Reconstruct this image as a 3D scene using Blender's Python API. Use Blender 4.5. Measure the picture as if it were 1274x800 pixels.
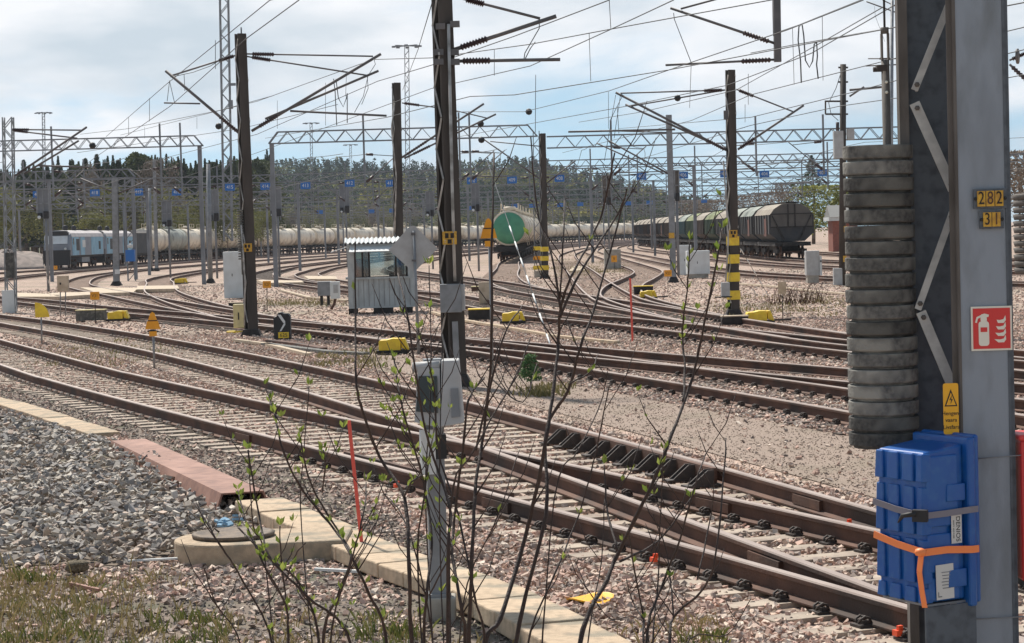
import bpy, math, random
import numpy as np
from mathutils import Vector, Matrix
random.seed(7); RNG = np.random.default_rng(7)
SC = bpy.context.scene
for o in list(bpy.data.objects): bpy.data.objects.remove(o)
COL = SC.collection
PI = math.pi

# ------------------------------------------------------------ camera (photo frame 1274 x 800)
FPX, PW, PH, CAMZ = 2700.0, 1274.0, 800.0, 2.52
PITCH, ROLL = math.atan(109/2700), math.radians(1.6)
_F = Vector((0, math.cos(PITCH), -math.sin(PITCH)))
_U0 = Vector((0, math.sin(PITCH), math.cos(PITCH))); _R0 = Vector((1, 0, 0))
_U = _U0*math.cos(ROLL) + _R0*math.sin(ROLL); _R = _R0*math.cos(ROLL) - _U0*math.sin(ROLL)
CP = Vector((0, 0, CAMZ))
cam = bpy.data.cameras.new('camera'); camo = bpy.data.objects.new('camera', cam); COL.objects.link(camo)
cam.sensor_fit = 'HORIZONTAL'; cam.sensor_width = 36; cam.lens = 36*FPX/PW
cam.clip_start = 0.3; cam.clip_end = 12000
camo.matrix_world = Matrix(((_R.x, _U.x, -_F.x, 0), (_R.y, _U.y, -_F.y, 0), (_R.z, _U.z, -_F.z, CAMZ), (0, 0, 0, 1)))
SC.camera = camo
def ray(px, py): return _F + _R*((px-637)/FPX) + _U*((400-py)/FPX)
def ground(px, py, z=0.0):            # where a sight line meets the level z
    d = ray(px, py); return CP + d*((z-CAMZ)/d.z)
def at(px, py, Y):                    # the point of a sight line at distance Y
    d = ray(px, py); return CP + d*(Y/d.y)
def gz(px, py): return ground(px, py).y

# ------------------------------------------------------------ world, sun, exposure
SUN_AZ, SUN_EL = math.radians(-26), math.radians(53)
sun_dir = Vector((math.sin(SUN_AZ)*math.cos(SUN_EL), math.cos(SUN_AZ)*math.cos(SUN_EL), math.sin(SUN_EL)))
W = bpy.data.worlds.new('World'); SC.world = W; W.use_nodes = True
nt = W.node_tree; nt.nodes.clear()
def N(tree, t, **kw):
    n = tree.nodes.new(t)
    for k, v in kw.items(): setattr(n, k, v)
    return n
out = N(nt, 'ShaderNodeOutputWorld'); bg = N(nt, 'ShaderNodeBackground'); bg.inputs['Strength'].default_value = 0.097
sky = N(nt, 'ShaderNodeTexSky', sky_type='NISHITA'); sky.sun_disc = False
sky.sun_elevation = SUN_EL; sky.sun_rotation = SUN_AZ; sky.air_density = 1.0; sky.dust_density = 0.6; sky.ozone_density = 1.4
tc = N(nt, 'ShaderNodeTexCoord')
ml = N(nt, 'ShaderNodeVectorMath', operation='ADD'); ml.inputs[1].default_value = (0, 0, 0.16)
nt.links.new(tc.outputs['Generated'], ml.inputs[0]); nt.links.new(ml.outputs[0], sky.inputs['Vector'])
tint = N(nt, 'ShaderNodeMix', data_type='RGBA', blend_type='MULTIPLY'); tint.inputs['Factor'].default_value = 1; tint.inputs['B'].default_value = (.93, .99, .88, 1)
nt.links.new(sky.outputs[0], tint.inputs['A'])
mp = N(nt, 'ShaderNodeMapping'); mp.inputs['Scale'].default_value = (7, 7, 20); mp.inputs['Location'].default_value = (3.3, 1.2, .55)
nt.links.new(tc.outputs['Generated'], mp.inputs['Vector'])
ns = N(nt, 'ShaderNodeTexNoise'); ns.inputs['Scale'].default_value = 1.0; ns.inputs['Detail'].default_value = 7; ns.inputs['Roughness'].default_value = .56
ns.inputs['Distortion'].default_value = .35
nt.links.new(mp.outputs[0], ns.inputs['Vector'])
sep = N(nt, 'ShaderNodeSeparateXYZ'); nt.links.new(tc.outputs['Generated'], sep.inputs[0])
mr = N(nt, 'ShaderNodeMapRange'); mr.inputs['From Min'].default_value = .015; mr.inputs['From Max'].default_value = .10
mr.inputs['To Min'].default_value = -.14; mr.inputs['To Max'].default_value = .17
nt.links.new(sep.outputs['Z'], mr.inputs['Value'])
ad = N(nt, 'ShaderNodeMath', operation='ADD'); mr2 = N(nt, 'ShaderNodeMapRange'); mr2.inputs['From Min'].default_value = .14; mr2.inputs['From Max'].default_value = .42; mr2.inputs['To Min'].default_value = 0; mr2.inputs['To Max'].default_value = -.26
nt.links.new(sep.outputs['Z'], mr2.inputs['Value']); ad0 = N(nt, 'ShaderNodeMath', operation='ADD'); nt.links.new(mr.outputs[0], ad0.inputs[0]); nt.links.new(mr2.outputs[0], ad0.inputs[1])   # clearer overhead
nt.links.new(ns.outputs['Fac'], ad.inputs[0]); nt.links.new(ad0.outputs[0], ad.inputs[1])
rp = N(nt, 'ShaderNodeValToRGB'); rp.color_ramp.elements[0].position = .35; rp.color_ramp.elements[1].position = .63
rp.color_ramp.interpolation = 'EASE'
nt.links.new(ad.outputs[0], rp.inputs['Fac'])
# cloud brightness: its own softer noise, so the cloud deck has white tops and grey-blue bellies
mp2 = N(nt, 'ShaderNodeMapping'); mp2.inputs['Scale'].default_value = (9, 9, 30); mp2.inputs['Location'].default_value = (1.7, 4.2, 2)
nt.links.new(tc.outputs['Generated'], mp2.inputs['Vector'])
ns2 = N(nt, 'ShaderNodeTexNoise'); ns2.inputs['Scale'].default_value = 1.0; ns2.inputs['Detail'].default_value = 6
nt.links.new(mp2.outputs[0], ns2.inputs['Vector'])
rc = N(nt, 'ShaderNodeValToRGB'); rc.color_ramp.elements[0].position = .35; rc.color_ramp.elements[1].position = .62
rc.color_ramp.elements[0].color = (4.7, 5.4, 6.0, 1); rc.color_ramp.elements[1].color = (7.4, 7.55, 7.8, 1)
nt.links.new(ns2.outputs['Fac'], rc.inputs['Fac'])
mx = N(nt, 'ShaderNodeMix', data_type='RGBA')
nt.links.new(rp.outputs['Color'], mx.inputs['Factor']); nt.links.new(tint.outputs['Result'], mx.inputs['A']); nt.links.new(rc.outputs['Color'], mx.inputs['B'])
nt.links.new(mx.outputs['Result'], bg.inputs['Color']); nt.links.new(bg.outputs[0], out.inputs[0])

sl = bpy.data.lights.new('sun', 'SUN'); sl.energy = 4.6; sl.angle = math.radians(2.5); sl.color = (1, .93, .84)
so = bpy.data.objects.new('sun', sl); COL.objects.link(so); so.rotation_euler = (-sun_dir).to_track_quat('-Z', 'Y').to_euler()
SC.view_settings.view_transform = 'Standard'; SC.view_settings.look = 'None'
SC.view_settings.exposure = 0.42; SC.view_settings.gamma = 1; SC.view_settings.use_curve_mapping = False
SC.render.engine = 'CYCLES'
try:
    SC.cycles.use_denoising = True; SC.cycles.max_bounces = 5; SC.cycles.transparent_max_bounces = 12
except Exception: pass

# ------------------------------------------------------------ materials
def new_mat(name):
    m = bpy.data.materials.new(name); m.use_nodes = True
    return m, m.node_tree, m.node_tree.nodes['Principled BSDF']
def mat(name, c, rough=.7, metal=0.0, c2=None, scale=6.0, bump=0.0, bscale=40.0, c3=None, scale3=1.3, lo=.40, hi=.62, coords='Object', rand=0.0, spec=None, stretch=(1, 1, 1)):
    m, t, b = new_mat(name)
    b.inputs['Roughness'].default_value = rough; b.inputs['Metallic'].default_value = metal
    if spec is not None: b.inputs['Specular IOR Level'].default_value = spec
    b.inputs['Base Color'].default_value = (*c, 1)
    m.diffuse_color = (*c, 1)
    tcn = N(t, 'ShaderNodeTexCoord'); mpn = N(t, 'ShaderNodeMapping'); mpn.inputs['Scale'].default_value = stretch
    t.links.new(tcn.outputs[coords], mpn.inputs[0])
    cur = None
    def layer(cur, ca, cb, sc, lo, hi, det=6):
        nn = N(t, 'ShaderNodeTexNoise'); nn.inputs['Scale'].default_value = sc; nn.inputs['Detail'].default_value = det
        t.links.new(mpn.outputs[0], nn.inputs['Vector'])
        r = N(t, 'ShaderNodeMapRange'); r.inputs['From Min'].default_value = lo; r.inputs['From Max'].default_value = hi
        t.links.new(nn.outputs['Fac'], r.inputs['Value'])
        x = N(t, 'ShaderNodeMix', data_type='RGBA'); t.links.new(r.outputs[0], x.inputs['Factor'])
        if cur is None: x.inputs['A'].default_value = (*ca, 1)
        else: t.links.new(cur, x.inputs['A'])
        x.inputs['B'].default_value = (*cb, 1)
        return x.outputs['Result']
    if c2: cur = layer(cur, c, c2, scale, lo, hi)
    if c3: cur = layer(cur, c, c3, scale3, .5, .66)
    if rand:
        oi = N(t, 'ShaderNodeObjectInfo'); hs = N(t, 'ShaderNodeHueSaturation')
        mm = N(t, 'ShaderNodeMapRange'); mm.inputs['To Min'].default_value = 1-rand; mm.inputs['To Max'].default_value = 1+rand
        t.links.new(oi.outputs['Random'], mm.inputs['Value']); t.links.new(mm.outputs[0], hs.inputs['Value'])
        if cur is None: hs.inputs['Color'].default_value = (*c, 1)
        else: t.links.new(cur, hs.inputs['Color'])
        cur = hs.outputs[0]
    if cur is not None: t.links.new(cur, b.inputs['Base Color'])
    if bump:
        nn = N(t, 'ShaderNodeTexNoise'); nn.inputs['Scale'].default_value = bscale; nn.inputs['Detail'].default_value = 5
        t.links.new(mpn.outputs[0], nn.inputs['Vector'])
        bn = N(t, 'ShaderNodeBump'); bn.inputs['Strength'].default_value = bump; bn.inputs['Distance'].default_value = .02
        t.links.new(nn.outputs['Fac'], bn.inputs['Height']); t.links.new(bn.outputs[0], b.inputs['Normal'])
    return m
def stone_mat(name, cols, bump=.4, rough=.9):
    m, t, b = new_mat(name); b.inputs['Roughness'].default_value = rough
    g = N(t, 'ShaderNodeNewGeometry'); r = N(t, 'ShaderNodeValToRGB'); r.color_ramp.interpolation = 'CONSTANT'
    el = r.color_ramp.elements
    while len(el) < len(cols): el.new(1)
    for i, c in enumerate(cols): el[i].position = i/len(cols); el[i].color = (*c, 1)
    t.links.new(g.outputs['Random Per Island'], r.inputs['Fac'])
    nn = N(t, 'ShaderNodeTexNoise'); nn.inputs['Scale'].default_value = 60; nn.inputs['Detail'].default_value = 3
    tcn = N(t, 'ShaderNodeTexCoord'); t.links.new(tcn.outputs['Object'], nn.inputs['Vector'])
    mm = N(t, 'ShaderNodeMapRange'); mm.inputs['To Min'].default_value = .72; mm.inputs['To Max'].default_value = 1.25
    t.links.new(nn.outputs['Fac'], mm.inputs['Value'])
    hs = N(t, 'ShaderNodeHueSaturation'); t.links.new(r.outputs[0], hs.inputs['Color']); t.links.new(mm.outputs[0], hs.inputs['Value'])
    # rust dust and dirt lie on the stones in large ragged patches
    n2 = N(t, 'ShaderNodeTexNoise'); n2.inputs['Scale'].default_value = .55; n2.inputs['Detail'].default_value = 7; n2.inputs['Roughness'].default_value = .7; t.links.new(tcn.outputs['Object'], n2.inputs['Vector'])
    r2 = N(t, 'ShaderNodeMapRange'); r2.inputs['From Min'].default_value = .47; r2.inputs['From Max'].default_value = .66; r2.inputs['To Max'].default_value = .50; t.links.new(n2.outputs['Fac'], r2.inputs['Value'])
    x2 = N(t, 'ShaderNodeMix', data_type='RGBA'); t.links.new(r2.outputs[0], x2.inputs['Factor']); t.links.new(hs.outputs[0], x2.inputs['A']); x2.inputs['B'].default_value = (.135, .10, .078, 1)
    t.links.new(x2.outputs['Result'], b.inputs['Base Color'])
    return m
def leaf_mat(name, c, c2, trans=.35):
    m, t, b = new_mat(name); b.inputs['Roughness'].default_value = .65; b.inputs['Specular IOR Level'].default_value = .12
    g = N(t, 'ShaderNodeNewGeometry'); x = N(t, 'ShaderNodeMix', data_type='RGBA')
    x.inputs['A'].default_value = (*c, 1); x.inputs['B'].default_value = (*c2, 1)
    t.links.new(g.outputs['Random Per Island'], x.inputs['Factor']); t.links.new(x.outputs['Result'], b.inputs['Base Color'])
    tr = N(t, 'ShaderNodeBsdfTranslucent'); t.links.new(x.outputs['Result'], tr.inputs['Color'])
    ms = N(t, 'ShaderNodeMixShader'); ms.inputs[0].default_value = trans
    t.links.new(b.outputs[0], ms.inputs[1]); t.links.new(tr.outputs[0], ms.inputs[2])
    t.links.new(ms.outputs[0], t.nodes['Material Output'].inputs['Surface'])
    return m
M = {}
M['rust'] = mat('rust', (.082, .042, .029), .85, c2=(.130, .064, .041), scale=3, bump=.2, c3=(.05, .034, .027), scale3=1.1)
M['rail_top'] = mat('rail_top', (.30, .235, .20), .5, .15, c2=(.36, .29, .25), scale=2)
M['clip'] = mat('clip', (.040, .033, .030), .75, c2=(.06, .045, .038), scale=20)
M['clip_pale'] = mat('clip_pale', (.22, .19, .165), .6, c2=(.3, .27, .24), scale=20)
M['sleeper'] = mat('sleeper', (.40, .335, .265), .9, c2=(.29, .235, .19), scale=5, bump=.3, rand=.12)
M['sleeper_dark'] = mat('sleeper_dark', (.085, .066, .053), .9, c2=(.14, .11, .09), scale=4, bump=.3, rand=.2)
M['sleeper_far'] = mat('sleeper_far', (.42, .31, .245), .95, c2=(.27, .21, .17), scale=3)
M['concrete'] = mat('concrete', (.37, .345, .30), .9, c2=(.29, .265, .225), scale=5, bump=.25, bscale=60)
M['slab'] = mat('slab', (.50, .385, .265), .9, c2=(.40, .305, .21), scale=14, bump=.4, bscale=90, c3=(.27, .235, .175), scale3=3.5, rand=.10)
M['oldconc'] = mat('oldconc', (.135, .133, .122), .95, c2=(.062, .062, .060), scale=36, lo=.38, hi=.68, bump=.35, bscale=60, c3=(.21, .207, .185), scale3=9, rand=.5)
M['galv'] = mat('galv', (.25, .265, .28), .55, .35, c2=(.19, .20, .21), scale=4, bump=.05)
M['galv_far'] = mat('galv_far', (.20, .215, .235), .6, .2, c2=(.15, .16, .175), scale=1)
M['colgrey'] = mat('colgrey', (.25, .285, .325), .55, .1, c2=(.17, .19, .205), scale=7, lo=.5, hi=.75, bump=.12, bscale=60, c3=(.15, .17, .19), scale3=2.2, stretch=(1, 1, .35))
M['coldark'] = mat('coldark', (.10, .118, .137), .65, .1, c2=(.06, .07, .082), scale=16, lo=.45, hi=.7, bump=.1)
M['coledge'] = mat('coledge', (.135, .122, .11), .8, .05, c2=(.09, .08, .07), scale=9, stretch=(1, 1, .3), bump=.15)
M['colbar'] = mat('colbar', (.55, .55, .52), .7, .05, c2=(.42, .42, .40), scale=12, bump=.15)
M['mast'] = mat('mast', (.042, .035, .030), .8, c2=(.066, .055, .047), scale=3, stretch=(1, 1, .3))
M['lattice'] = mat('lattice', (.46, .45, .43), .7, .1, c2=(.22, .21, .19), scale=4)
M['tubegrey'] = mat('tubegrey', (.10, .098, .10), .6, .2, c2=(.14, .13, .13), scale=2)
M['insul'] = mat('insul', (.045, .027, .028), .4)
M['wire'] = mat('wire', (.055, .06, .065), .6, .3)
M['white'] = mat('white', (.62, .65, .65), .6, c2=(.55, .57, .56), scale=2)
M['cabgrey'] = mat('cabgrey', (.40, .41, .41), .6, c2=(.35, .35, .345), scale=5)
M['hutgrey'] = mat('hutgrey', (.42, .455, .455), .65, c2=(.33, .355, .355), scale=5, stretch=(1, 1, .4))
M['black'] = mat('black', (.014, .015, .017), .6)
M['tar'] = mat('tar', (.018, .017, .016), .85, c2=(.035, .03, .028), scale=6)
M['yellow'] = mat('yellow', (.78, .56, .03), .5, c2=(.68, .46, .03), scale=8)
M['paleyellow'] = mat('paleyellow', (.62, .54, .27), .6, c2=(.52, .45, .24), scale=6)
M['orange'] = mat('orange', (.78, .34, .012), .5, c2=(.68, .28, .01), scale=6)
M['red'] = mat('red', (.62, .045, .045), .45)
M['stake'] = mat('stake', (.70, .10, .07), .6)
M['signred'] = mat('signred', (.62, .035, .030), .45)
M['signwhite'] = mat('signwhite', (.75, .73, .62), .5)
M['signyellow'] = mat('signyellow', (.85, .43, .015), .45)
M['platey'] = mat('platey', (.62, .36, .03), .5, c2=(.45, .24, .03), scale=30)
M['blue'] = mat('blue', (.004, .082, .33), .36, c2=(.008, .095, .33), scale=6, c3=(.018, .11, .34), scale3=18, bump=.05, bscale=200)
M['plateblue'] = mat('plateblue', (.015, .13, .42), .5)
M['tape'] = mat('tape', (.90, .25, .07), .5)
M['strap'] = mat('strap', (.20, .19, .22), .7)
M['paper'] = mat('paper', (.60, .60, .57), .7)
M['glass'] = mat('glass', (.018, .026, .026), .22, spec=.45)
M['wood_pale'] = mat('wood_pale', (.52, .43, .32), .85, c2=(.40, .32, .23), scale=4, stretch=(1, 6, 1), bump=.2)
M['redbeam'] = mat('redbeam', (.27, .14, .10), .75, c2=(.19, .095, .07), scale=7, c3=(.33, .18, .135), scale3=2, bump=.12)
M['cream'] = mat('cream', (.74, .67, .54), .5, c2=(.66, .58, .45), scale=1.2, c3=(.42, .35, .27), scale3=.5, rand=.12)
M['tankgrey'] = mat('tankgrey', (.36, .38, .33), .6, c2=(.30, .31, .27), scale=1, c3=(.2, .19, .16), scale3=.6)
M['tankgreen'] = mat('tankgreen', (.075, .30, .17), .5, c2=(.06, .25, .145), scale=1.5)
M['loco_blue'] = mat('loco_blue', (.20, .42, .56), .5, c2=(.15, .34, .48), scale=1)
M['loco_grey'] = mat('loco_grey', (.20, .23, .27), .55, c2=(.16, .18, .21), scale=1)
M['loco_roof'] = mat('loco_roof', (.58, .54, .52), .6, c2=(.48, .45, .44), scale=1)
M['hop'] = [mat('hop_dark', (.028, .032, .038), .75, c2=(.05, .05, .05), scale=.8), mat('hop_brown', (.062, .042, .033), .8, c2=(.04, .03, .026), scale=.8),
            mat('hop_green', (.02, .052, .032), .75, c2=(.032, .055, .034), scale=.8), mat('hop_teal', (.02, .075, .085), .75, c2=(.03, .06, .07), scale=.8)]
M['hoproof'] = [mat('hoproof_a', (.30, .265, .21), .8, c2=(.2, .17, .14), scale=.7), mat('hoproof_b', (.19, .22, .09), .8, c2=(.12, .14, .07), scale=.7),
                mat('hoproof_c', (.27, .30, .26), .8, c2=(.18, .2, .18), scale=.7)]
M['hopend'] = mat('hopend', (.11, .102, .092), .8, c2=(.075, .07, .065), scale=1.2, lo=.4, hi=.7)
M['hopred'] = mat('hopred', (.15, .05, .036), .8, c2=(.09, .04, .03), scale=1.5)
M['bark'] = mat('bark', (.024, .016, .014), .75, c2=(.042, .026, .021), scale=30, bump=.3, bscale=90)
M['bud'] = leaf_mat('bud', (.15, .22, .04), (.29, .34, .08), .4)
M['needle'] = leaf_mat('needle', (.026, .052, .022), (.055, .085, .030), .25)
M['needle2'] = leaf_mat('needle2', (.05, .075, .028), (.10, .115, .04), .25)
M['birch'] = leaf_mat('birch', (.10, .115, .038), (.19, .185, .06), .3)
M['bare'] = leaf_mat('bare', (.16, .13, .105), (.23, .19, .15), .1)
M['willow'] = leaf_mat('willow', (.15, .17, .04), (.24, .25, .065), .3)
M['farwood'] = leaf_mat('farwood', (.038, .052, .036), (.092, .098, .052), .1)
M['trunk'] = mat('trunk', (.14, .10, .075), .9, c2=(.22, .19, .16), scale=2)
M['grass_dry'] = leaf_mat('grass_dry', (.20, .16, .07), (.34, .27, .13), .25)
M['grass_green'] = leaf_mat('grass_green', (.08, .11, .03), (.20, .20, .06), .3)
M['brick'] = mat('brick', (.28, .10, .07), .85, c2=(.22, .08, .06), scale=5)
M['roofgrey'] = mat('roofgrey', (.23, .23, .22), .8)
M['fluor'] = mat('fluor', (.85, .10, .03), .5)
M['gullysteel'] = mat('gullysteel', (.155, .115, .08), .7, .2, c2=(.09, .07, .055), scale=14, bump=.3)
M['bluecloth'] = mat('bluecloth', (.11, .25, .38), .8, c2=(.2, .34, .45), scale=10)

# ------------------------------------------------------------ mesh builder and scene helpers
class MB:
    def __init__(s): s.v = []; s.f = []; s.mi = []; s.sm = []
    def add(s, vs, fs, mi=0, sm=False):
        b = len(s.v); s.v += [tuple(v) for v in vs]
        for f in fs: s.f.append([b+i for i in f]); s.mi.append(mi); s.sm.append(sm)
        return s
    def box(s, c, d, rz=0.0, mi=0, taper=1.0, R=None):
        x, y, z = d[0]/2, d[1]/2, d[2]/2; t = taper
        vs = [(-x, -y, -z), (x, -y, -z), (x, y, -z), (-x, y, -z), (-x*t, -y*t, z), (x*t, -y*t, z), (x*t, y*t, z), (-x*t, y*t, z)]
        Rm = R if R is not None else Matrix.Rotation(rz, 3, 'Z')
        c = Vector(c)
        return s.add([Rm @ Vector(v) + c for v in vs], [(0, 3, 2, 1), (4, 5, 6, 7), (0, 1, 5, 4), (1, 2, 6, 5), (2, 3, 7, 6), (3, 0, 4, 7)], mi)
    def bar(s, p, q, w, h=None, mi=0, up=(0, 0, 1)):
        p = Vector(p); q = Vector(q); h = h or w; d = (q-p)
        if d.length < 1e-6: return s
        d.normalize(); u = Vector(up)
        if abs(d.dot(u)) > .98: u = Vector((0, 1, 0))
        r = d.cross(u).normalized(); u = r.cross(d).normalized()
        vs = []
        for e in (p, q):
            for a, b in ((-1, -1), (1, -1), (1, 1), (-1, 1)): vs.append(e + r*(a*w/2) + u*(b*h/2))
        return s.add(vs, [(0, 1, 2, 3), (7, 6, 5, 4), (0, 4, 5, 1), (1, 5, 6, 2), (2, 6, 7, 3), (3, 7, 4, 0)], mi)
    def tube(s, pts, r, n=6, mi=0, sm=True, cap=True):
        pts = [Vector(p) for p in pts]; k = len(pts)
        rs = r if isinstance(r, (list, tuple)) else [r]*k
        vs = []; fs = []; ref = None
        for i, p in enumerate(pts):
            d = (pts[min(i+1, k-1)]-pts[max(i-1, 0)]).normalized()
            if ref is None:
                ref = Vector((0, 0, 1)) if abs(d.z) < .9 else Vector((1, 0, 0))
            a = d.cross(ref).normalized(); b = a.cross(d).normalized(); ref = b
            for j in range(n):
                t = 2*PI*j/n; vs.append(p + (a*math.cos(t)+b*math.sin(t))*rs[i])
        for i in range(k-1):
            for j in range(n):
                fs.append((i*n+j, i*n+(j+1) % n, (i+1)*n+(j+1) % n, (i+1)*n+j))
        if cap: fs.append(tuple(range(n-1, -1, -1))); fs.append(tuple((k-1)*n+j for j in range(n)))
        return s.add(vs, fs, mi, sm)
    def lathe(s, prof, c=(0, 0, 0), n=16, mi=0, axis=None, sm=True):   # prof [(r,z)], axis matrix
        vs = []; fs = []; c = Vector(c); k = len(prof)
        for r, z in prof:
            for j in range(n):
                t = 2*PI*j/n; v = Vector((r*math.cos(t), r*math.sin(t), z))
                vs.append((axis @ v if axis is not None else v) + c)
        for i in range(k-1):
            for j in range(n): fs.append((i*n+j, i*n+(j+1) % n, (i+1)*n+(j+1) % n, (i+1)*n+j))
        fs.append(tuple(range(n-1, -1, -1))); fs.append(tuple((k-1)*n+j for j in range(n)))
        return s.add(vs, fs, mi, sm)
    def prism(s, poly, h, T=None, mi=0):     # poly in local xy, extruded along +z by h, transformed by 4x4 T
        n = len(poly); T = T or Matrix.Identity(4)
        vs = [T @ Vector((x, y, 0)) for x, y in poly] + [T @ Vector((x, y, h)) for x, y in poly]
        fs = [tuple(range(n-1, -1, -1)), tuple(range(n, 2*n))] + [(i, (i+1) % n, n+(i+1) % n, n+i) for i in range(n)]
        return s.add(vs, fs, mi)
    def build(s, name, m, parent=None, o=(0, 0, 0), bevel=0.0):
        me = bpy.data.meshes.new(name)
        off = Vector(o)
        me.from_pydata([tuple(Vector(v)-off) for v in s.v], [], s.f)
        for mm in (m if isinstance(m, (list, tuple)) else [m]): me.materials.append(mm)
        me.polygons.foreach_set('material_index', s.mi); me.polygons.foreach_set('use_smooth', s.sm)
        me.update()
        ob = bpy.data.objects.new(name, me); COL.objects.link(ob)
        if parent is not None: ob.parent = parent
        else: ob.location = off
        if bevel:
            bv = ob.modifiers.new('bevel', 'BEVEL'); bv.width = bevel; bv.segments = 2; bv.limit_method = 'ANGLE'
        return ob
def np_mesh(name, V, F, m, parent=None, smooth=False):
    me = bpy.data.meshes.new(name); V = np.asarray(V, np.float32); F = np.asarray(F, np.int32); k = F.shape[1]
    me.vertices.add(len(V)); me.vertices.foreach_set('co', V.ravel())
    me.loops.add(F.size); me.loops.foreach_set('vertex_index', F.ravel())
    me.polygons.add(len(F)); me.polygons.foreach_set('loop_start', np.arange(0, F.size, k, dtype=np.int32))
    try: me.polygons.foreach_set('loop_total', np.full(len(F), k, np.int32))
    except Exception: pass
    me.update(calc_edges=True)
    me.polygons.foreach_set('use_smooth', np.full(len(F), bool(smooth)))
    me.materials.append(m)
    ob = bpy.data.objects.new(name, me); COL.objects.link(ob)
    if parent is not None: ob.parent = parent
    return ob
def tag(o, label=None, cat=None, group=None, kind=None):
    if label: o['label'] = label
    if cat: o['category'] = cat
    if group: o['group'] = group
    if kind: o['kind'] = kind
    return o
def thing(name, loc, label, cat, group=None, rz=0.0):
    o = bpy.data.objects.new(name, None); COL.objects.link(o); o.location = loc; o.rotation_euler = (0, 0, rz)
    o.empty_display_size = .2
    return tag(o, label, cat, group)
KIDS = {}
def copy_tree(o, parent=None):
    c = o.copy(); COL.objects.link(c)
    if parent is not None: c.parent = parent
    for ch in [k for k in bpy.data.objects if k.parent == o]: copy_tree(ch, c)
    return c
def ordinal(i):
    w = ['first', 'second', 'third', 'fourth', 'fifth', 'sixth', 'seventh', 'eighth', 'ninth', 'tenth', 'eleventh', 'twelfth', 'thirteenth', 'fourteenth', 'fifteenth', 'sixteenth', 'seventeenth', 'eighteenth', 'nineteenth']
    if i < 19: return w[i]
    tens = {1: 'twentieth', 2: 'thirtieth', 3: 'fortieth'}; t = (i+1)//10; r = (i+1) % 10
    if r == 0: return {2: 'twentieth', 3: 'thirtieth', 4: 'fortieth'}[t]
    return {2: 'twenty', 3: 'thirty', 4: 'forty'}[t] + '-' + w[r-1]
def text_mb(txt, size, T, mb=None, depth=.002, mi=0, sx=1.0):
    cu = bpy.data.curves.new('t', 'FONT'); cu.body = txt; cu.size = size; cu.align_x = 'CENTER'; cu.align_y = 'CENTER'; cu.extrude = depth/2
    ob = bpy.data.objects.new('t', cu); COL.objects.link(ob)
    dg = bpy.context.evaluated_depsgraph_get(); me = bpy.data.meshes.new_from_object(ob.evaluated_get(dg))
    mb = mb or MB()
    mb.add([T @ Vector((v.co.x*sx, v.co.y, v.co.z)) for v in me.vertices], [tuple(p.vertices) for p in me.polygons], mi)
    bpy.data.objects.remove(ob); bpy.data.curves.remove(cu); bpy.data.meshes.remove(me)
    return mb
def facing(c, rz=0.0, tilt=0.0):   # 4x4: local xy is a plate facing the viewer side (-Y), z outwards
    B = Matrix(((1, 0, 0), (0, 0, -1), (0, 1, 0))).to_4x4()
    return Matrix.Translation(Vector(c)) @ Matrix.Rotation(rz, 4, 'Z') @ Matrix.Rotation(tilt, 4, 'Y') @ B
def rect(w, h): return [(-w/2, -h/2), (w/2, -h/2), (w/2, h/2), (-w/2, h/2)]
def rrect(w, h, r, n=4):
    out = []
    for cx, cy, a0 in ((w/2-r, -h/2+r, -PI/2), (w/2-r, h/2-r, 0), (-w/2+r, h/2-r, PI/2), (-w/2+r, -h/2+r, PI)):
        for i in range(n+1):
            a = a0+i*PI/2/n; out.append((cx+r*math.cos(a), cy+r*math.sin(a)))
    return out
def insulator(mb, p, q, r=.055, n=9):
    p = Vector(p); q = Vector(q); k = n*2+1
    mb.tube([p.lerp(q, i/(k-1)) for i in range(k)], [(r if i % 2 else r*.55) for i in range(k)], 8, sm=False)

# ------------------------------------------------------------ ground
gm, gt, gb = new_mat('ground'); gb.inputs['Roughness'].default_value = .95
tcn = N(gt, 'ShaderNodeTexCoord')
def gnoise(sc, det=5):
    n = N(gt, 'ShaderNodeTexNoise'); n.inputs['Scale'].default_value = sc; n.inputs['Detail'].default_value = det
    gt.links.new(tcn.outputs['Object'], n.inputs['Vector']); return n.outputs['Fac']
def gmix(fac, a, b, lo, hi):
    r = N(gt, 'ShaderNodeMapRange'); r.inputs['From Min'].default_value = lo; r.inputs['From Max'].default_value = hi; gt.links.new(fac, r.inputs['Value'])
    x = N(gt, 'ShaderNodeMix', data_type='RGBA'); gt.links.new(r.outputs[0], x.inputs['Factor'])
    for k, s in (('A', a), ('B', b)):
        if isinstance(s, tuple): x.inputs[k].default_value = (*s, 1)
        else: gt.links.new(s, x.inputs[k])
    return x.outputs['Result']
c = gmix(gnoise(.35), (.40, .30, .235), (.43, .31, .25), .35, .65)
c = gmix(gnoise(.16), c, (.27, .22, .165), .50, .66)
c = gmix(gnoise(.6, 7), c, (.19, .175, .105), .57, .70)
c = gmix(gnoise(9, 6), c, (.24, .185, .15), .45, .75)
vo = N(gt, 'ShaderNodeTexVoronoi'); vo.inputs['Scale'].default_value = 16; gt.links.new(tcn.outputs['Object'], vo.inputs['Vector'])
hsv = N(gt, 'ShaderNodeHueSaturation'); sp = N(gt, 'ShaderNodeSeparateColor'); gt.links.new(vo.outputs['Color'], sp.inputs[0])
mm = N(gt, 'ShaderNodeMapRange'); mm.inputs['To Min'].default_value = .6; mm.inputs['To Max'].default_value = 1.35; gt.links.new(sp.outputs[0], mm.inputs['Value'])
gt.links.new(mm.outputs[0], hsv.inputs['Value']); gt.links.new(c, hsv.inputs['Color']); gt.links.new(hsv.outputs[0], gb.inputs['Base Color'])
bn = N(gt, 'ShaderNodeBump'); bn.inputs['Strength'].default_value = .9; bn.inputs['Distance'].default_value = .03; bn.invert = True
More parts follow.
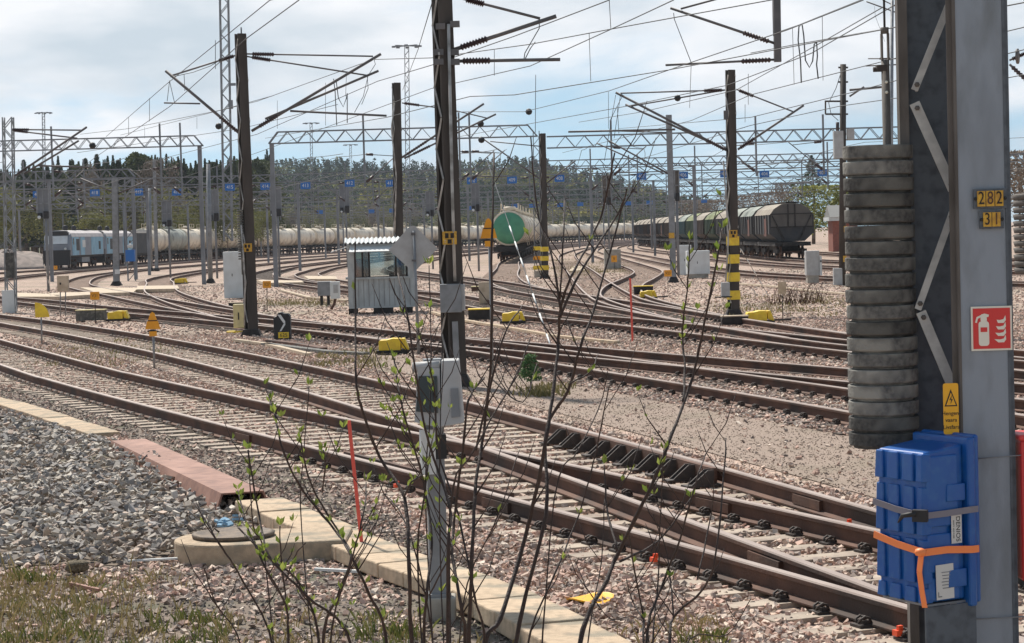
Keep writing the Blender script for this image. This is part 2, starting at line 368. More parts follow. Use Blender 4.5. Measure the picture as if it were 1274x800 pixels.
gt.links.new(vo.outputs['Distance'], bn.inputs['Height']); gt.links.new(bn.outputs[0], gb.inputs['Normal'])
gmb = MB()
gmb.add([(-1500, -40, -.04), (1500, -40, -.04), (1500, 2600, -.04), (-1500, 2600, -.04)], [(0, 1, 2, 3)])
tag(gmb.build('ground', gm), kind='structure')

def sheet(name, pxpoly, z, m):     # a flat patch of ground seen between pixels
    P = [ground(x, y, z) for x, y in pxpoly]
    mb = MB().add(P, [tuple(range(len(P)))]); ob = mb.build(name, m); return tag(ob, kind='structure')
M['earth'] = mat('earth', (.125, .098, .078), .95, c2=(.20, .155, .12), scale=7, bump=.8, bscale=30, c3=(.10, .095, .06), scale3=1.5)
M['sand'] = mat('sand', (.32, .245, .195), .95, c2=(.24, .185, .15), scale=40, lo=.35, hi=.7, bump=.9, bscale=45, c3=(.24, .19, .145), scale3=.9)
sheet('earth_verge', [(-420, 364), (-60, 470), (130, 492), (250, 528), (470, 630), (760, 800), (900, 900), (640, 900), (420, 660), (300, 600), (120, 530), (-60, 488), (-420, 390)], -.028, M['earth'])
sheet('earth_bank', [(-500, 716), (-80, 712), (230, 690), (470, 690), (640, 790), (760, 960), (-500, 960)], -.020, M['earth'])
sheet('sand_strip', [(430, 428), (640, 465), (760, 486), (1080, 545), (1500, 640), (1500, 760), (1110, 625), (985, 590), (880, 562), (740, 525), (600, 490), (470, 455)], -.030, M['sand'])

# ------------------------------------------------------------ railway tracks
G = 1.524
def spline(pts, step):
    P = [np.array(p, float) for p in pts]; P = [2*P[0]-P[1]] + P + [2*P[-1]-P[-2]]; out = []
    for i in range(1, len(P)-2):
        a, b, c, d = P[i-1:i+3]; L = np.linalg.norm(c-b); n = max(2, int(L/step))
        for k in range(n):
            t = k/n; out.append(.5*((2*b)+(c-a)*t+(2*a-5*b+4*c-d)*t*t+(3*b-a-3*c+d)*t**3))
    out.append(P[-2]); return np.array(out)
def frames(P):
    T = np.gradient(P, axis=0); T /= np.linalg.norm(T, axis=1)[:, None]
    return T, np.stack([T[:, 1], -T[:, 0]], 1)          # tangent, right normal
def resample(P, step):
    L = np.r_[0, np.cumsum(np.linalg.norm(np.diff(P, axis=0), axis=1))]
    s = np.arange(0, L[-1], step); return np.stack([np.interp(s, L, P[:, i]) for i in range(2)], 1)
PROF = [(-.072, 0), (.072, 0), (.072, .012), (.012, .032), (.012, .118), (.037, .128), (.037, .155), (.030, .166), (-.030, .166), (-.037, .155), (-.037, .128), (-.012, .118), (-.012, .032), (-.072, .012)]
def rail_mb(P, off, dz=0.0, prof=PROF):
    T, R = frames(P); Q = P + R*off; n = len(prof); mb = MB(); vs = []; fs = []; mi = []
    for (x, y), r in zip(Q, R):
        for a, z in prof: vs.append((x+r[0]*a, y+r[1]*a, z+dz))
    for i in range(len(Q)-1):
        for j in range(n):
            jj = (j+1) % n; fs.append((i*n+j, i*n+jj, (i+1)*n+jj, (i+1)*n+j)); mi.append(1 if j in (6, 7, 8) else 0)
    mb.v = vs; mb.f = [list(f) for f in fs]; mb.mi = mi; mb.sm = [False]*len(fs)
    mb.f.append(list(range(n-1, -1, -1))); mb.f.append([(len(Q)-1)*n+j for j in range(n)]); mb.mi += [0, 0]; mb.sm += [False]*2
    return mb
def rot2(a): return np.array([[math.cos(a), -math.sin(a)], [math.sin(a), math.cos(a)]])
# shared sleeper meshes: local x across the track
def sleeper_mesh(w, L, h, m):
    mb = MB()
    prof = [(-w/2, -h), (w/2, -h), (w/2*.8, 0), (-w/2*.8, 0)]
    vs = []
    for x in (-L/2, L/2): vs += [(x, y, z) for y, z in prof]
    mb.add(vs, [(3, 2, 1, 0), (4, 5, 6, 7)] + [(i, (i+1) % 4, 4+(i+1) % 4, 4+i) for i in range(4)])
    ob = mb.build('sleeper', m); me = ob.data; bpy.data.objects.remove(ob); return me
def clip_mesh(m, m2):
    mb = MB(); mb.box((0, 0, .008), (.34, .15, .022), mi=0)
    for s in (-1, 1):
        mb.box((s*.105, 0, .03), (.05, .11, .035), mi=0)
        for dy in (-.035, .035):
            mb.tube([(s*.06, dy, .025), (s*.075, dy, .062), (s*.11, dy, .075), (s*.145, dy, .055), (s*.15, dy*.4, .03)], .011, 5, mi=1)
        mb.lathe([(.018, 0), (.018, .05)], (s*.105, 0, .03), 6, mi=0, sm=False)
    ob = mb.build('rail_fastening', [m, m2]); me = ob.data; bpy.data.objects.remove(ob); return me
SL_C = sleeper_mesh(.27, 2.6, .2, M['sleeper']); SL_W = sleeper_mesh(.25, 2.7, .2, M['sleeper_dark'])
CL_D = clip_mesh(M['clip'], M['clip'])
def loop_mesh():
    mb = MB(); mb.box((0, 0, .004), (.30, .12, .012), mi=0)
    for dy in (-.04, .04): mb.tube([(-.055, dy*.6, .02), (-.075, dy, .042), (-.105, dy, .046), (-.125, dy*.5, .018)], .010, 5, mi=1)
    ob = mb.build('rail_fastening', [M['clip'], M['clip_pale']]); me = ob.data; bpy.data.objects.remove(ob); return me
CL_P = loop_mesh()
TRACKS = {}
def track(key, pts, label, step=1.0, near=False, conc=False, spacing=.55, dz=0.0, other=None, stuff_only=False, skip=None):
    P = spline(pts, step); TRACKS[key] = P
    i0 = int(np.argmin(np.hypot(P[:, 0], P[:, 1])))
    loc = Vector((P[i0][0], P[i0][1], 0))
    t = thing('railway_track', loc, label, 'railway track', 'railway tracks of the yard')
    for s in (-1, 1): rail_mb(P, s*(G/2+.036), dz).build('rail', [M['rust'], M['rail_top']], t, o=loc)
    S = resample(P, spacing); T, R = frames(S)
    order = np.argsort(np.hypot(S[:, 0], S[:, 1]))
    px = 637 + FPX*S[:, 0]/np.maximum(S[:, 1], 1)
    idx = [i for i in order if -80 < px[i] < 1330 and S[i, 1] > 9]
    if skip is not None: idx = [i for i in idx if not skip(S[i])]
    ind = idx[:100] if near else []
    rest = idx[len(ind):] if near else idx
    rest = [i for i in rest if S[i, 1] < 190]
    for i in ind:
        a = math.atan2(R[i, 1], R[i, 0]); L = 1.0; cx = 0.0
        if other is not None:
            d = np.linalg.norm(other-S[i], axis=1); k = int(np.argmin(d)); lat = float((other[k]-S[i]) @ R[i])
            if abs(lat) < 2.9: cx = lat/2; L = (2.6+abs(lat))/2.6
        ob = bpy.data.objects.new('sleeper', SL_C if conc else SL_W); COL.objects.link(ob); ob.parent = t
        p = S[i] + R[i]*cx
        jit = random.uniform(-.02, .02)
        ob.location = (p[0]-loc.x, p[1]-loc.y, random.uniform(-.008, 0.002)+dz-.004); ob.rotation_euler = (0, 0, a+jit); ob.scale = (L, 1, 1)
        if S[i, 1] < 60:
            for s in (-1, 1):
                cobj = bpy.data.objects.new('rail_fastening', CL_P if (S[i, 1] > 25.5 and conc) else CL_D); COL.objects.link(cobj); cobj.parent = ob
                cobj.location = ((s*(G/2+.036)-cx)/L, 0, .003); cobj.scale = (.92/L, .85, .85)
    if rest:
        mb = MB()
        for i in rest:
            mb.box((S[i, 0], S[i, 1], (-.075 if (near and conc) else -.108)+dz), (2.6, .25, .15), rz=math.atan2(R[i, 1], R[i, 0]))
        tag(mb.build('sleeper', M['sleeper'] if conc else (M['sleeper_dark'] if near else M['sleeper_far']), t, o=loc), kind='stuff')
    return t
def near_rail(pxs, side, deg, y0, y1, n=30):
    P = np.array([ground(x, y, .16)[:2] for x, y in pxs]); k = np.polyfit(P[:, 1], P[:, 0], deg)
    Y = np.linspace(P[:, 1].min(), P[:, 1].max(), n); X = np.polyval(k, Y); Q = np.stack([X, Y], 1)
    T, R = frames(Q); C = Q + R*side*(G/2+.036)
    a, b = C[0]-C[1], C[-1]-C[-2]
    return [tuple(C[0]+a/abs(a[1])*(C[0][1]-y0))] + [tuple(c) for c in C[::3]] + [tuple(C[-1]+b/abs(b[1])*max(1, y1-C[-1][1]))]
A_PX = [(0, 453), (102, 484), (193, 508), (275, 527), (340, 543), (452, 573), (540, 595), (640, 621), (750, 654), (980, 711), (1143, 759)]
D_PX = [(0, 391), (192, 420), (340, 443), (512, 482), (640, 517), (731, 542), (888, 578), (934, 592), (1091, 632)]
t1 = near_rail(A_PX, 1, 3, 6, 62); t2 = near_rail(D_PX, -1, 3, 9, 110)
T1P = spline(t1, 1.0); T2P = spline(t2, 1.0)
def near_other(P, lim): return lambda s: float(np.min(np.linalg.norm(P-s, axis=1))) < lim
TR1 = track('T1', t1, 'nearest rusty track with pale concrete sleepers in the foreground', .8, True, True, .53, other=T2P)
TR2 = track('T2', t2, 'second track from the front, joining the nearest one from behind', .8, True, True, .53, dz=.003, skip=near_other(T1P, 2.7))
ma = [(8.6, 15), (5.9, 24), (4.97, 27.6), (3.94, 31.3), (2.04, 37.6), (-.39, 45.4), (-1.85, 49.4), (-5.1, 58), (-11, 71.8), (-15.2, 81), (-21.6, 97), (-30, 116), (-42, 145)]
mb_ = [(11, 21), (8.0, 27.4), (6.2, 31.8), (4.8, 35.1), (3.3, 38.4), (1.5, 42.5), (-.3, 46.5), (-1.80, 49.8), (-5.1, 58.02)]
MAP = spline(ma, 1.0)
track('Ma', ma, 'dark track just beyond the sandy strip, nearer of its pair', 1, True, False, .55)
track('Mb', mb_, 'dark track splitting off behind the sandy strip beside the dwarf signal line', 1, True, False, .55, dz=.003, skip=near_other(MAP, 2.2))
kk = [(13, 22), (9.4, 32), (7.0, 40.6), (6.2, 43.8), (4.5, 50.6), (2.7, 57.6), (1.2, 62.5), (-.9, 74), (-3.2, 88), (-7.2, 101), (-9.9, 112), (-13.4, 128), (-16.7, 146), (-19.0, 172), (-19.3, 210), (-14, 290), (3, 400), (40, 560)]
pp = [(14.5, 24), (10.6, 33), (7.9, 40.6), (6.6, 46), (5.1, 56.5), (4.2, 64), (3.2, 72.2), (2.1, 80.6), (.7, 91.5), (-.6, 104), (-2.8, 120), (-6, 140), (-8.6, 165), (-9, 200), (-5, 270), (13, 400), (48, 560)]
KP = spline(kk, 1.0); PPs = spline(pp, 1.0)
track('K', kk, 'long track running behind the grey hut and on towards the tank train', 1, True, False, .55)
track('P', pp, 'track passing in front of the striped mast by the green tank wagon', 1, True, False, .55, dz=.003, skip=near_other(KP, 2.2))
track('V', [(6.6, 46.02), (5.1, 56.5), (4.35, 64), (3.8, 72), (3.65, 80), (3.8, 100), (4.2, 130), (5, 188), (7, 250), (13, 330), (28, 430)], 'straight track running away just right of the green tank wagon', 1, False, dz=.006, skip=near_other(PPs, 2.2))
track('S', [(6.62, 46.0), (5.15, 56.5), (4.5, 66), (4.1, 76), (4.25, 84), (5, 95), (6.2, 106), (7.5, 119), (8.1, 130), (8.4, 150), (8.9, 190), (10.5, 280), (18, 380), (34, 480)], 'track with the tight double bend left of the white cabinets', 1, False, dz=.009, skip=near_other(PPs, 2.2))
track('Q', [(-3.2, 88.02), (-5.7, 100), (-9.6, 119), (-13.0, 140), (-14.6, 160), (-15, 200), (-10.5, 280), (8, 400), (44, 560)], 'track bending away behind the left end of the grey hut', 2, dz=.003, skip=near_other(KP, 2.2))
track('G', [(.7, 91.52), (-.1, 105), (-.4, 125), (-.2, 150), (0, 188), (1.5, 240), (5, 310), (17, 410), (48, 540)], 'track the green ended tank wagon stands on', 2, dz=.006, skip=near_other(PPs, 2.2))
track('W1', [(30, 60), (23, 74), (18.3, 84.5), (14.8, 97), (12.8, 110), (11.9, 125), (11.7, 150), (12, 200), (13, 280), (20, 370), (38, 490)], 'track passing behind the pair of white cabinets', 2)
track('W2', [(34, 76), (27, 91), (20.9, 110), (17.6, 130), (16.5, 160), (16.5, 205), (17.2, 300), (24, 390), (42, 500)], 'track alongside the dark hopper wagons', 2)
track('W3', [(44, 80), (35, 97), (27, 116), (22.3, 137), (20.6, 158), (20.9, 200), (22.2, 360), (28, 430), (46, 520)], 'track under the row of dark hopper wagons', 2)
track('W4', [(50, 92), (38, 112), (31, 132), (27.5, 158), (27, 200), (28, 360), (33, 440)], 'track beyond the hopper wagons by the red brick hut', 2)
UP = spline([(-5.1, 58.04), (-8.4, 68.4), (-14.3, 88.4), (-19.5, 106)], 1)
track('U', [(-5.1, 58.04), (-8.6, 68.8), (-14.3, 88.4), (-19.5, 107), (-23, 119), (-27.4, 137), (-32.4, 167), (-34.2, 192), (-34, 218), (-29, 290), (-15, 400), (20, 560)], 'curving track in front of the blue locomotives over the plank crossing', 1, dz=.006, skip=near_other(MAP, 2.2))
track('X', [(-8.6, 68.82), (-13.2, 88), (-17.4, 108), (-21, 130), (-24.1, 150), (-25.7, 178), (-25.6, 205), (-21.5, 285), (-6, 400), (30, 560)], 'track with a sharp bend beside the single plank crossing board', 1, dz=.009, skip=near_other(UP, 2.0))
track('Z', [(-21.6, 97.02), (-26.8, 109), (-33, 127), (-38, 152), (-41, 187), (-41.5, 235), (-38.5, 300), (-24, 405), (12, 545)], 'track nearest to the front of the blue locomotives', 2, dz=.003)
LPTS = [(-66, 140), (-56, 175), (-50, 210), (-48.2, 235), (-47.6, 280), (-43, 345), (-31, 410), (-14, 462), (6, 512), (28, 566), (60, 640)]
track('L', LPTS, 'track under the blue locomotives and the long cream tank train', 2)

# check rails with their ribbed chairs, guard rail, joint bars: parts of the turnouts
def guard(trk, px0, px1, name='check_rail', inward=.075, side=1, P=None, a=.0):
    pass
def subcurve(P, y0, y1): return P[(P[:, 1] >= y0) & (P[:, 1] <= y1)]
GPROF = [(-.05, .03), (.03, .03), (.03, .17), (-.02, .185), (-.05, .185)]
l1 = Vector(TR1.location); l2 = Vector(TR2.location)
seg = subcurve(T2P, 20.2, 26.0); mbg = rail_mb(seg, G/2+.036-.115, .0, [(-.028, .02), (.028, .02), (.028, .175), (-.028, .175)])
ck = mbg.build('check_rail', [M['rust'], M['rust']], TR2, o=l2)
T_, R_ = frames(resample(seg, .55)); S_ = resample(seg, .55)
for i in range(len(S_)):
    a = math.atan2(R_[i, 1], R_[i, 0]); q = S_[i]+R_[i]*(G/2-.20); mb = MB()
    for s in (-.055, .055):
        T4 = Matrix.Translation((q[0], q[1], .0)) @ Matrix.Rotation(a, 4, 'Z') @ Matrix.Translation((0, s, 0)) @ Matrix.Rotation(PI/2, 4, 'X')
        mb.prism([(-.17, 0), (.09, 0), (.09, .165), (.03, .165)], .02, T4)
    mb.box((q[0], q[1], .012), (.40, .17, .02), a)
    mb.build('check_rail_chair', M['clip'], TR2, o=l2)
seg = subcurve(T1P, 19.6, 24.4); rail_mb(seg, -(G/2+.036)+.12, .0, [(-.028, .03), (.028, .03), (.028, .172), (-.028, .172)]).build('check_rail', [M['rust'], M['rail_top']], TR1, o=l1)
def fishplate(P, y, off, tr, lo, sd):
    i = int(np.argmin(abs(P[:, 1]-y))); T, R = frames(P); q = P[i]+R[i]*(off+sd*.03); a = math.atan2(T[i, 1], T[i, 0]); mb = MB()
    mb.box((q[0], q[1], .075), (.62, .035, .085), a)
    for k in (-.24, -.08, .08, .24):
        mb.lathe([(.022, 0), (.022, .03)], (q[0]+T[i][0]*k+R[i][0]*sd*.018, q[1]+T[i][1]*k+R[i][1]*sd*.018, .075), 6, axis=Matrix.Rotation(a, 3, 'Z') @ Matrix.Rotation(PI/2 if sd < 0 else -PI/2, 3, 'X'), sm=False)
    mb.build('joint_bar', M['rust'], tr, o=lo)
fishplate(T1P, 26.9, -(G/2+.036), TR1, l1, -1); fishplate(T1P, 20.0, -(G/2+.036), TR1, l1, -1)
fishplate(T1P, 19.0, (G/2+.036), TR1, l1, -1); fishplate(T2P, 18.9, (G/2+.036), TR2, l2, -1); fishplate(T2P, 16.0, -(G/2+.036), TR2, l2, -1)
for P_, y, off, lab in ((T1P, 16.9, -.95, 'behind the yellow patch'), (T1P, 13.8, -.95, 'nearest the blue box'), (T2P, 17.9, .62, 'on the far rail'), (T1P, 22.4, -.95, 'near the leaning red stake')):
    i = int(np.argmin(abs(P_[:, 1]-y))); T, R = frames(P_); q = P_[i]+R[i]*off
    mb = MB(); a = math.atan2(T[i, 1], T[i, 0])
    mb.box((q[0], q[1], .035), (.055, .04, .035), a); mb.box((q[0]+.015, q[1], .062), (.022, .035, .035), a+.2)
    tag(mb.build('fastening_marker', M['fluor'], None, o=(q[0], q[1], .02)), 'small bright red marker cap on a rail clip ' + lab, 'marker', 'red markers on the rail clips')

# ------------------------------------------------------------ stones (ballast, heap, gravel)
def to_pix(X, Y, Z):
    v = np.stack([X, Y, Z-CAMZ], 1); w = v @ np.array(_F)
    return 637+FPX*(v @ np.array(_R))/w, 400-FPX*(v @ np.array(_U))/w
def inpoly(x, y, poly):
    r = np.zeros(len(x), bool); n = len(poly)
    for i in range(n):
        x0, y0 = poly[i]; x1, y1 = poly[(i+1) % n]
        c_ = (y0 > y) != (y1 > y)
        with np.errstate(divide='ignore', invalid='ignore'): xi = (x1-x0)*(y-y0)/(y1-y0)+x0
        r ^= c_ & (x < xi)
    return r
CUBE = np.array([[-1, -1, -1], [1, -1, -1], [1, 1, -1], [-1, 1, -1], [-1, -1, 1], [1, -1, 1], [1, 1, 1], [-1, 1, 1]], float)*.62
CF = np.array([[0, 3, 2, 1], [4, 5, 6, 7], [0, 1, 5, 4], [1, 2, 6, 5], [2, 3, 7, 6], [3, 0, 4, 7]])
def stones(name, XYZ, r, m, label=None, cat=None, flat=.62):
    n = len(XYZ); V = CUBE[None]*(1+RNG.uniform(-.75, .55, (n, 8, 3)))
    V *= np.stack([RNG.uniform(.7, 1.45, n), RNG.uniform(.7, 1.2, n), RNG.uniform(flat*.7, flat*1.3, n)], 1)[:, None, :]*r[:, None, None]
    tx, ty, tz = RNG.normal(0, .45, n), RNG.normal(0, .45, n), RNG.uniform(0, 2*PI, n)
    def Rm(a, ax):
        c_, s_ = np.cos(a), np.sin(a); z, o = np.zeros(n), np.ones(n)
        return np.moveaxis(np.array({'x': [[o, z, z], [z, c_, -s_], [z, s_, c_]], 'y': [[c_, z, s_], [z, o, z], [-s_, z, c_]], 'z': [[c_, -s_, z], [s_, c_, z], [z, z, o]]}[ax]), 2, 0)
    Rt = Rm(tz, 'z') @ Rm(tx, 'x') @ Rm(ty, 'y')
    V = np.einsum('nij,nkj->nki', Rt, V) + XYZ[:, None, :]
    F = (CF[None] + (np.arange(n)*8)[:, None, None]).reshape(-1, 4)
    ob = np_mesh(name, V.reshape(-1, 3), F, m)
    return tag(ob, label, cat, kind='stuff')
def scatter(n, y0, y1, pw=1.0, margin=.06):
    Y = y0 + (y1-y0)*RNG.random(n)**pw
    X = (RNG.random(n)*2-1)*(.5*PW/FPX*Y*1.02*(1+2*margin)+1.4)
    return X, Y
# distance of points to a track, and sleeper phase
def lateral(P, X, Y):
    o_ = np.argsort(P[:, 1]); px = np.interp(Y, P[o_, 1], P[o_, 0]); T, _ = frames(P); sl = np.interp(Y, P[o_, 1], (T[:, 0]/T[:, 1])[o_])
    return (X-px)/np.sqrt(1+sl*sl), sl
BALCOL = [(.52, .36, .29), (.60, .46, .37), (.43, .30, .24), (.66, .53, .43), (.32, .245, .205), (.50, .34, .275), (.40, .33, .285), (.58, .39, .31), (.22, .175, .15), (.68, .58, .48)]
M['ballast'] = stone_mat('ballast', BALCOL)
M['heapstone'] = stone_mat('heapstone', [(.36, .325, .285), (.47, .43, .375), (.25, .23, .21), (.56, .51, .44), (.40, .35, .295), (.17, .16, .155), (.48, .38, .31), (.32, .30, .285)])
M['gravel'] = stone_mat('gravel', [(.38, .29, .225), (.28, .21, .165), (.46, .36, .28), (.20, .16, .13), (.34, .255, .2)])
M['darkstone'] = stone_mat('darkstone', [(.17, .145, .125), (.26, .22, .19), (.11, .10, .09), (.33, .27, .23), (.22, .17, .14)])
HEAP = [(-420, 405), (-60, 497), (0, 512), (128, 550), (305, 622), (322, 640), (330, 652), (240, 664), (222, 690), (150, 704), (90, 700), (-60, 712), (-420, 712)]
VERGE = [(-420, 368), (-60, 474), (130, 496), (250, 532), (470, 632), (760, 802), (900, 900), (640, 900), (420, 660), (300, 600), (120, 530), (-60, 492), (-420, 392)]
BANK = [(-500, 716), (-80, 716), (230, 700), (470, 700), (640, 800), (760, 960), (-500, 960)]
SAND = [(430, 428), (640, 465), (760, 486), (1080, 545), (1500, 640), (1500, 760), (1110, 628), (985, 596), (880, 568), (740, 531), (600, 496), (470, 460)]
def sleepers_of(P, sp): return resample(P, sp)
def near_sleeper(P, sp, X, Y):
    S = resample(P, sp); T, R = frames(S); d = np.full(len(X), 9.0)
    o_ = np.argsort(S[:, 1]); k = np.clip(np.searchsorted(S[o_, 1], Y), 1, len(S)-1)
    for kk_ in (k-1, k):
        i = o_[kk_]; d = np.minimum(d, abs((X-S[i, 0])*T[i, 0]+(Y-S[i, 1])*T[i, 1]))
    return d
X, Y = scatter(300000, 11.0, 60, 1.45)
lat1, _ = lateral(T1P, X, Y); lat2, _ = lateral(T2P, X, Y)
px, py = to_pix(X, Y, np.zeros(len(X)))
inh, inv, inb, ins = inpoly(px, py, HEAP), inpoly(px, py, VERGE), inpoly(px, py, BANK), inpoly(px, py, SAND)
rr = RNG.uniform(.017, .036, len(X)) * np.where(Y > 32, 1.15, 1)
inT = (abs(lat1) < 1.36) | (abs(lat2) < 1.36)
onrail = np.zeros(len(X), bool)
for l_ in (lat1, lat2):
    for s in (-1, 1): onrail |= abs(l_-s*(G/2+.036)) < .10
ds = np.minimum(np.where(abs(lat1) < 1.36, near_sleeper(T1P, .53, X, Y), 9), np.where(abs(lat2) < 1.36, near_sleeper(T2P, .53, X, Y), 9))
keep = ~onrail & ~inh & ~((ds < .13) & (RNG.random(len(X)) < np.where(Y < 29, .80, np.where(Y < 37, .42, .15))))
keep &= ~(inv & (RNG.random(len(X)) < .80)) & ~(inb & (RNG.random(len(X)) < np.where(py < 745, .55, .85))) & ~(ins & (RNG.random(len(X)) < .975))
# the far pairs of tracks keep their rails clear too
for P_ in (MAP, spline(mb_, 1.0), KP, PPs):
    l_, _ = lateral(P_, X, Y)
    ok_ = (Y > P_[:, 1].min()) & (Y < P_[:, 1].max())
    for s in (-1, 1): keep &= ~((abs(l_-s*(G/2+.036)) < .09) & ok_)
Z = np.where(inT, RNG.uniform(-.045, -.008, len(X)), RNG.uniform(-.035, .0, len(X))) + np.where(inT | inv | inb, 0, .0)
stones('ballast', np.stack([X, Y, Z], 1)[keep], rr[keep], M['ballast'])
# grey heap
X, Y = scatter(80000, 11.5, 40, 1.3, .1); px, py = to_pix(X, Y, np.zeros(len(X))); k = inpoly(px, py, HEAP)
X, Y = X[k], Y[k]; n = len(X)
mound = .045 + .05*np.sin(X*1.3+Y*.4)*np.sin(Y*.7)
stones('stone_heap', np.stack([X, Y, RNG.uniform(-.03, .05, n)+mound], 1), RNG.uniform(.024, .055, n), M['heapstone'], flat=.45)
sheet('heap_bed', HEAP, -.014, M['earth'])
# small gravel on sand, verge and bank
X, Y = scatter(330000, 11.0, 62, 1.3, .1); px, py = to_pix(X, Y, np.zeros(len(X)))
inv, inb, ins = inpoly(px, py, VERGE), inpoly(px, py, BANK), inpoly(px, py, SAND)
k = ins & (RNG.random(len(X)) < .8)
stones('gravel', np.stack([X, Y, RNG.uniform(-.035, -.022, len(X))], 1)[k], RNG.uniform(.005, .013, k.sum()), M['gravel'])
k = (inv | inb) & (RNG.random(len(X)) < .65)
stones('dark_gravel', np.stack([X, Y, RNG.uniform(-.03, -.012, len(X))], 1)[k], RNG.uniform(.006, .022, k.sum()), M['darkstone'])
# coarse ballast farther back
X, Y = scatter(42000, 55, 130, 1.2)
stones('far_ballast', np.stack([X, Y, RNG.uniform(-.05, -.02, len(X))], 1), RNG.uniform(.03, .06, len(X)), M['ballast'])

# ------------------------------------------------------------ foreground kerb, beam, manhole
def slab_between(a, b, w, h, name, m, label, cat, group, z=0.0, gap=.012):
    a = Vector(a); b = Vector(b); d = (b-a); L = d.length-gap; c = (a+b)/2; rz = math.atan2(d.y, d.x)
    mb = MB().box((c.x, c.y, z+h/2), (L, w, h), rz)
    ob = mb.build(name, m, None, o=(c.x, c.y, z)); tag(ob, label, cat, group); ob.data.update()
    bv = ob.modifiers.new('bevel', 'BEVEL'); bv.width = .012; bv.segments = 2
    return ob
# left run, half buried (pale covers), then the run beyond the beam down to the right
la = [(-14, 497), (14, 503), (42, 512), (70, 521), (100, 531), (130, 541)]
for i in range(len(la)-1):
    a, b = ground(*la[i], .02), ground(*la[i+1], .02)
    slab_between(a, b, .42, .07, 'trough_cover', M['slab'], 'pale concrete trough cover left of the red brown beam, %s from the left edge' % ordinal(i), 'trough cover', 'concrete trough covers left of the beam', -.03+.012*random.random())
run = [ground(x, y, .12) for x, y in ((322, 620), (400, 654), (470, 684), (519, 701), (587, 724), (665, 762), (733, 799), (800, 840))]
pts = resample(spline([(p.x, p.y) for p in run], .2), .49)
for i in range(len(pts)-1):
    slab_between((*pts[i], 0), (*pts[i+1], 0), .46, .12+random.uniform(-.008, .008), 'trough_cover', M['slab'], 'sandy concrete cover slab of the trough, %s along from the lower end of the beam' % ordinal(i), 'trough cover', 'concrete trough covers beyond the beam')
bt = thing('steel_cover', ground(225, 580, 0), 'red brown steel trough cover beam lying in the gravel heap', 'cover beam')
p0, p1 = ground(160, 547, .15), ground(302, 612, .15); d = Vector((p1.x-p0.x, p1.y-p0.y, 0)); Lb = d.length; rz = math.atan2(d.y, d.x); cb = (p0+p1)/2
T4 = Matrix.Translation((p0.x, p0.y, -.03)) @ Matrix.Rotation(rz, 4, 'Z') @ Matrix(((0, 0, 1, 0), (1, 0, 0, 0), (0, 1, 0, 0), (0, 0, 0, 1)))
MB().prism([(-.27, 0), (-.255, 0), (-.19, .165), (.19, .165), (.255, 0), (.27, 0), (.205, .18), (-.205, .18)], Lb, T4).build('folded_sheet', M['redbeam'], bt, o=bt.location)
# manhole: round slab with a flat apron, steel lid
mc = ground(290, 668, .15); mt = thing('manhole', (mc.x, mc.y, 0), 'round concrete manhole with a brown steel lid and a flat apron', 'manhole')
ap = ground(434, 664, .15)
R0 = .47; n = 28; poly = []
ax = Vector((ap.x-mc.x, ap.y-mc.y, 0)); ang = math.atan2(ax.y, ax.x)
for i in range(n+1):
    t = ang+PI*.56+i*(2*PI-PI*1.12)/n; poly.append((R0*math.cos(t), R0*math.sin(t)))
pr = Vector((-ax.y, ax.x, 0)).normalized()
e0 = ax - pr*.33; e1 = ax + pr*.42
poly += [(e0.x, e0.y), (e1.x, e1.y)]
ob = MB().prism(poly, .18, Matrix.Translation((mc.x, mc.y, -.03))).build('ring_slab', M['concrete'], mt, o=mt.location, bevel=.02)
ob.data.materials[0] = M['slab']
lid = MB().lathe([(.305, 0), (.328, .005), (.335, .034), (.30, .040), (.285, .034), (.0, .034)], (mc.x-.0, mc.y+.03, .148), 32)
lo_ = lid.build('lid', M['gullysteel'], mt, o=mt.location)
MB().tube([(mc.x-.17, mc.y-.02, .19), (mc.x-.15, mc.y, .225), (mc.x-.11, mc.y, .19)], .008, 6).build('lifting_ring', M['gullysteel'], lo_, o=mt.location)
# scraps lying about
def lump(name, px, py, s, m, label, cat, flat=.7, z=0, n=9):
    c = ground(px, py, 0); mb = MB(); vs = []; fs = []
    mb.lathe([(s*.1, -s*flat*.5)]+[(s*math.sin(PI*i/n)*(1+.12*math.sin(i*2.3)), -s*flat*.5*math.cos(PI*i/n)) for i in range(1, n)]+[(s*.1, s*flat*.5)], (c.x, c.y, s*flat*.45), 14)
    mb.v = [(x+random.uniform(-.08, .08)*s, y+random.uniform(-.08, .08)*s, z_+random.uniform(-.06, .06)*s) for x, y, z_ in mb.v]
    return tag(mb.build(name, m, None, o=(c.x, c.y, 0)), label, cat)
M['tuft'] = mat('tuft', (.20, .165, .11), .95, c2=(.11, .09, .06), scale=60, bump=1.0, bscale=90)
lump('grass_clump', 96, 712, .095, M['tuft'], 'round brown clod of dead grass between the heap and the weeds', 'grass clod', 1.1)
lump('loose_stone', 457, 705, .05, M['slab'], 'smooth sandy stone lying by the kerb left of the post', 'stone')
lump('loose_stone', 620, 690, .035, M['heapstone'], 'small dark stone near the kerb right of the grey post', 'stone')
def scrap(name, pxs, w, h, m, label, cat, z=.01):
    P = [ground(x, y, z) for x, y in pxs]; mb = MB()
    for a, b in zip(P, P[1:]): mb.bar(a, b, w, h)
    c = P[0]; return tag(mb.build(name, m, None, o=(c.x, c.y, 0)), label, cat)
scrap('wooden_lath', [(158, 698), (232, 694)], .025, .015, M['white'], 'thin white lath lying on stones left of the manhole', 'lath', .02)
scrap('wooden_lath', [(392, 708), (446, 711)], .03, .02, M['white'], 'thin white lath lying in front of the manhole apron', 'lath', .02)
scrap('wooden_lath', [(88, 726), (124, 734)], .03, .02, M['redbeam'], 'reddish stick lying in the dry weeds', 'stick', .03)
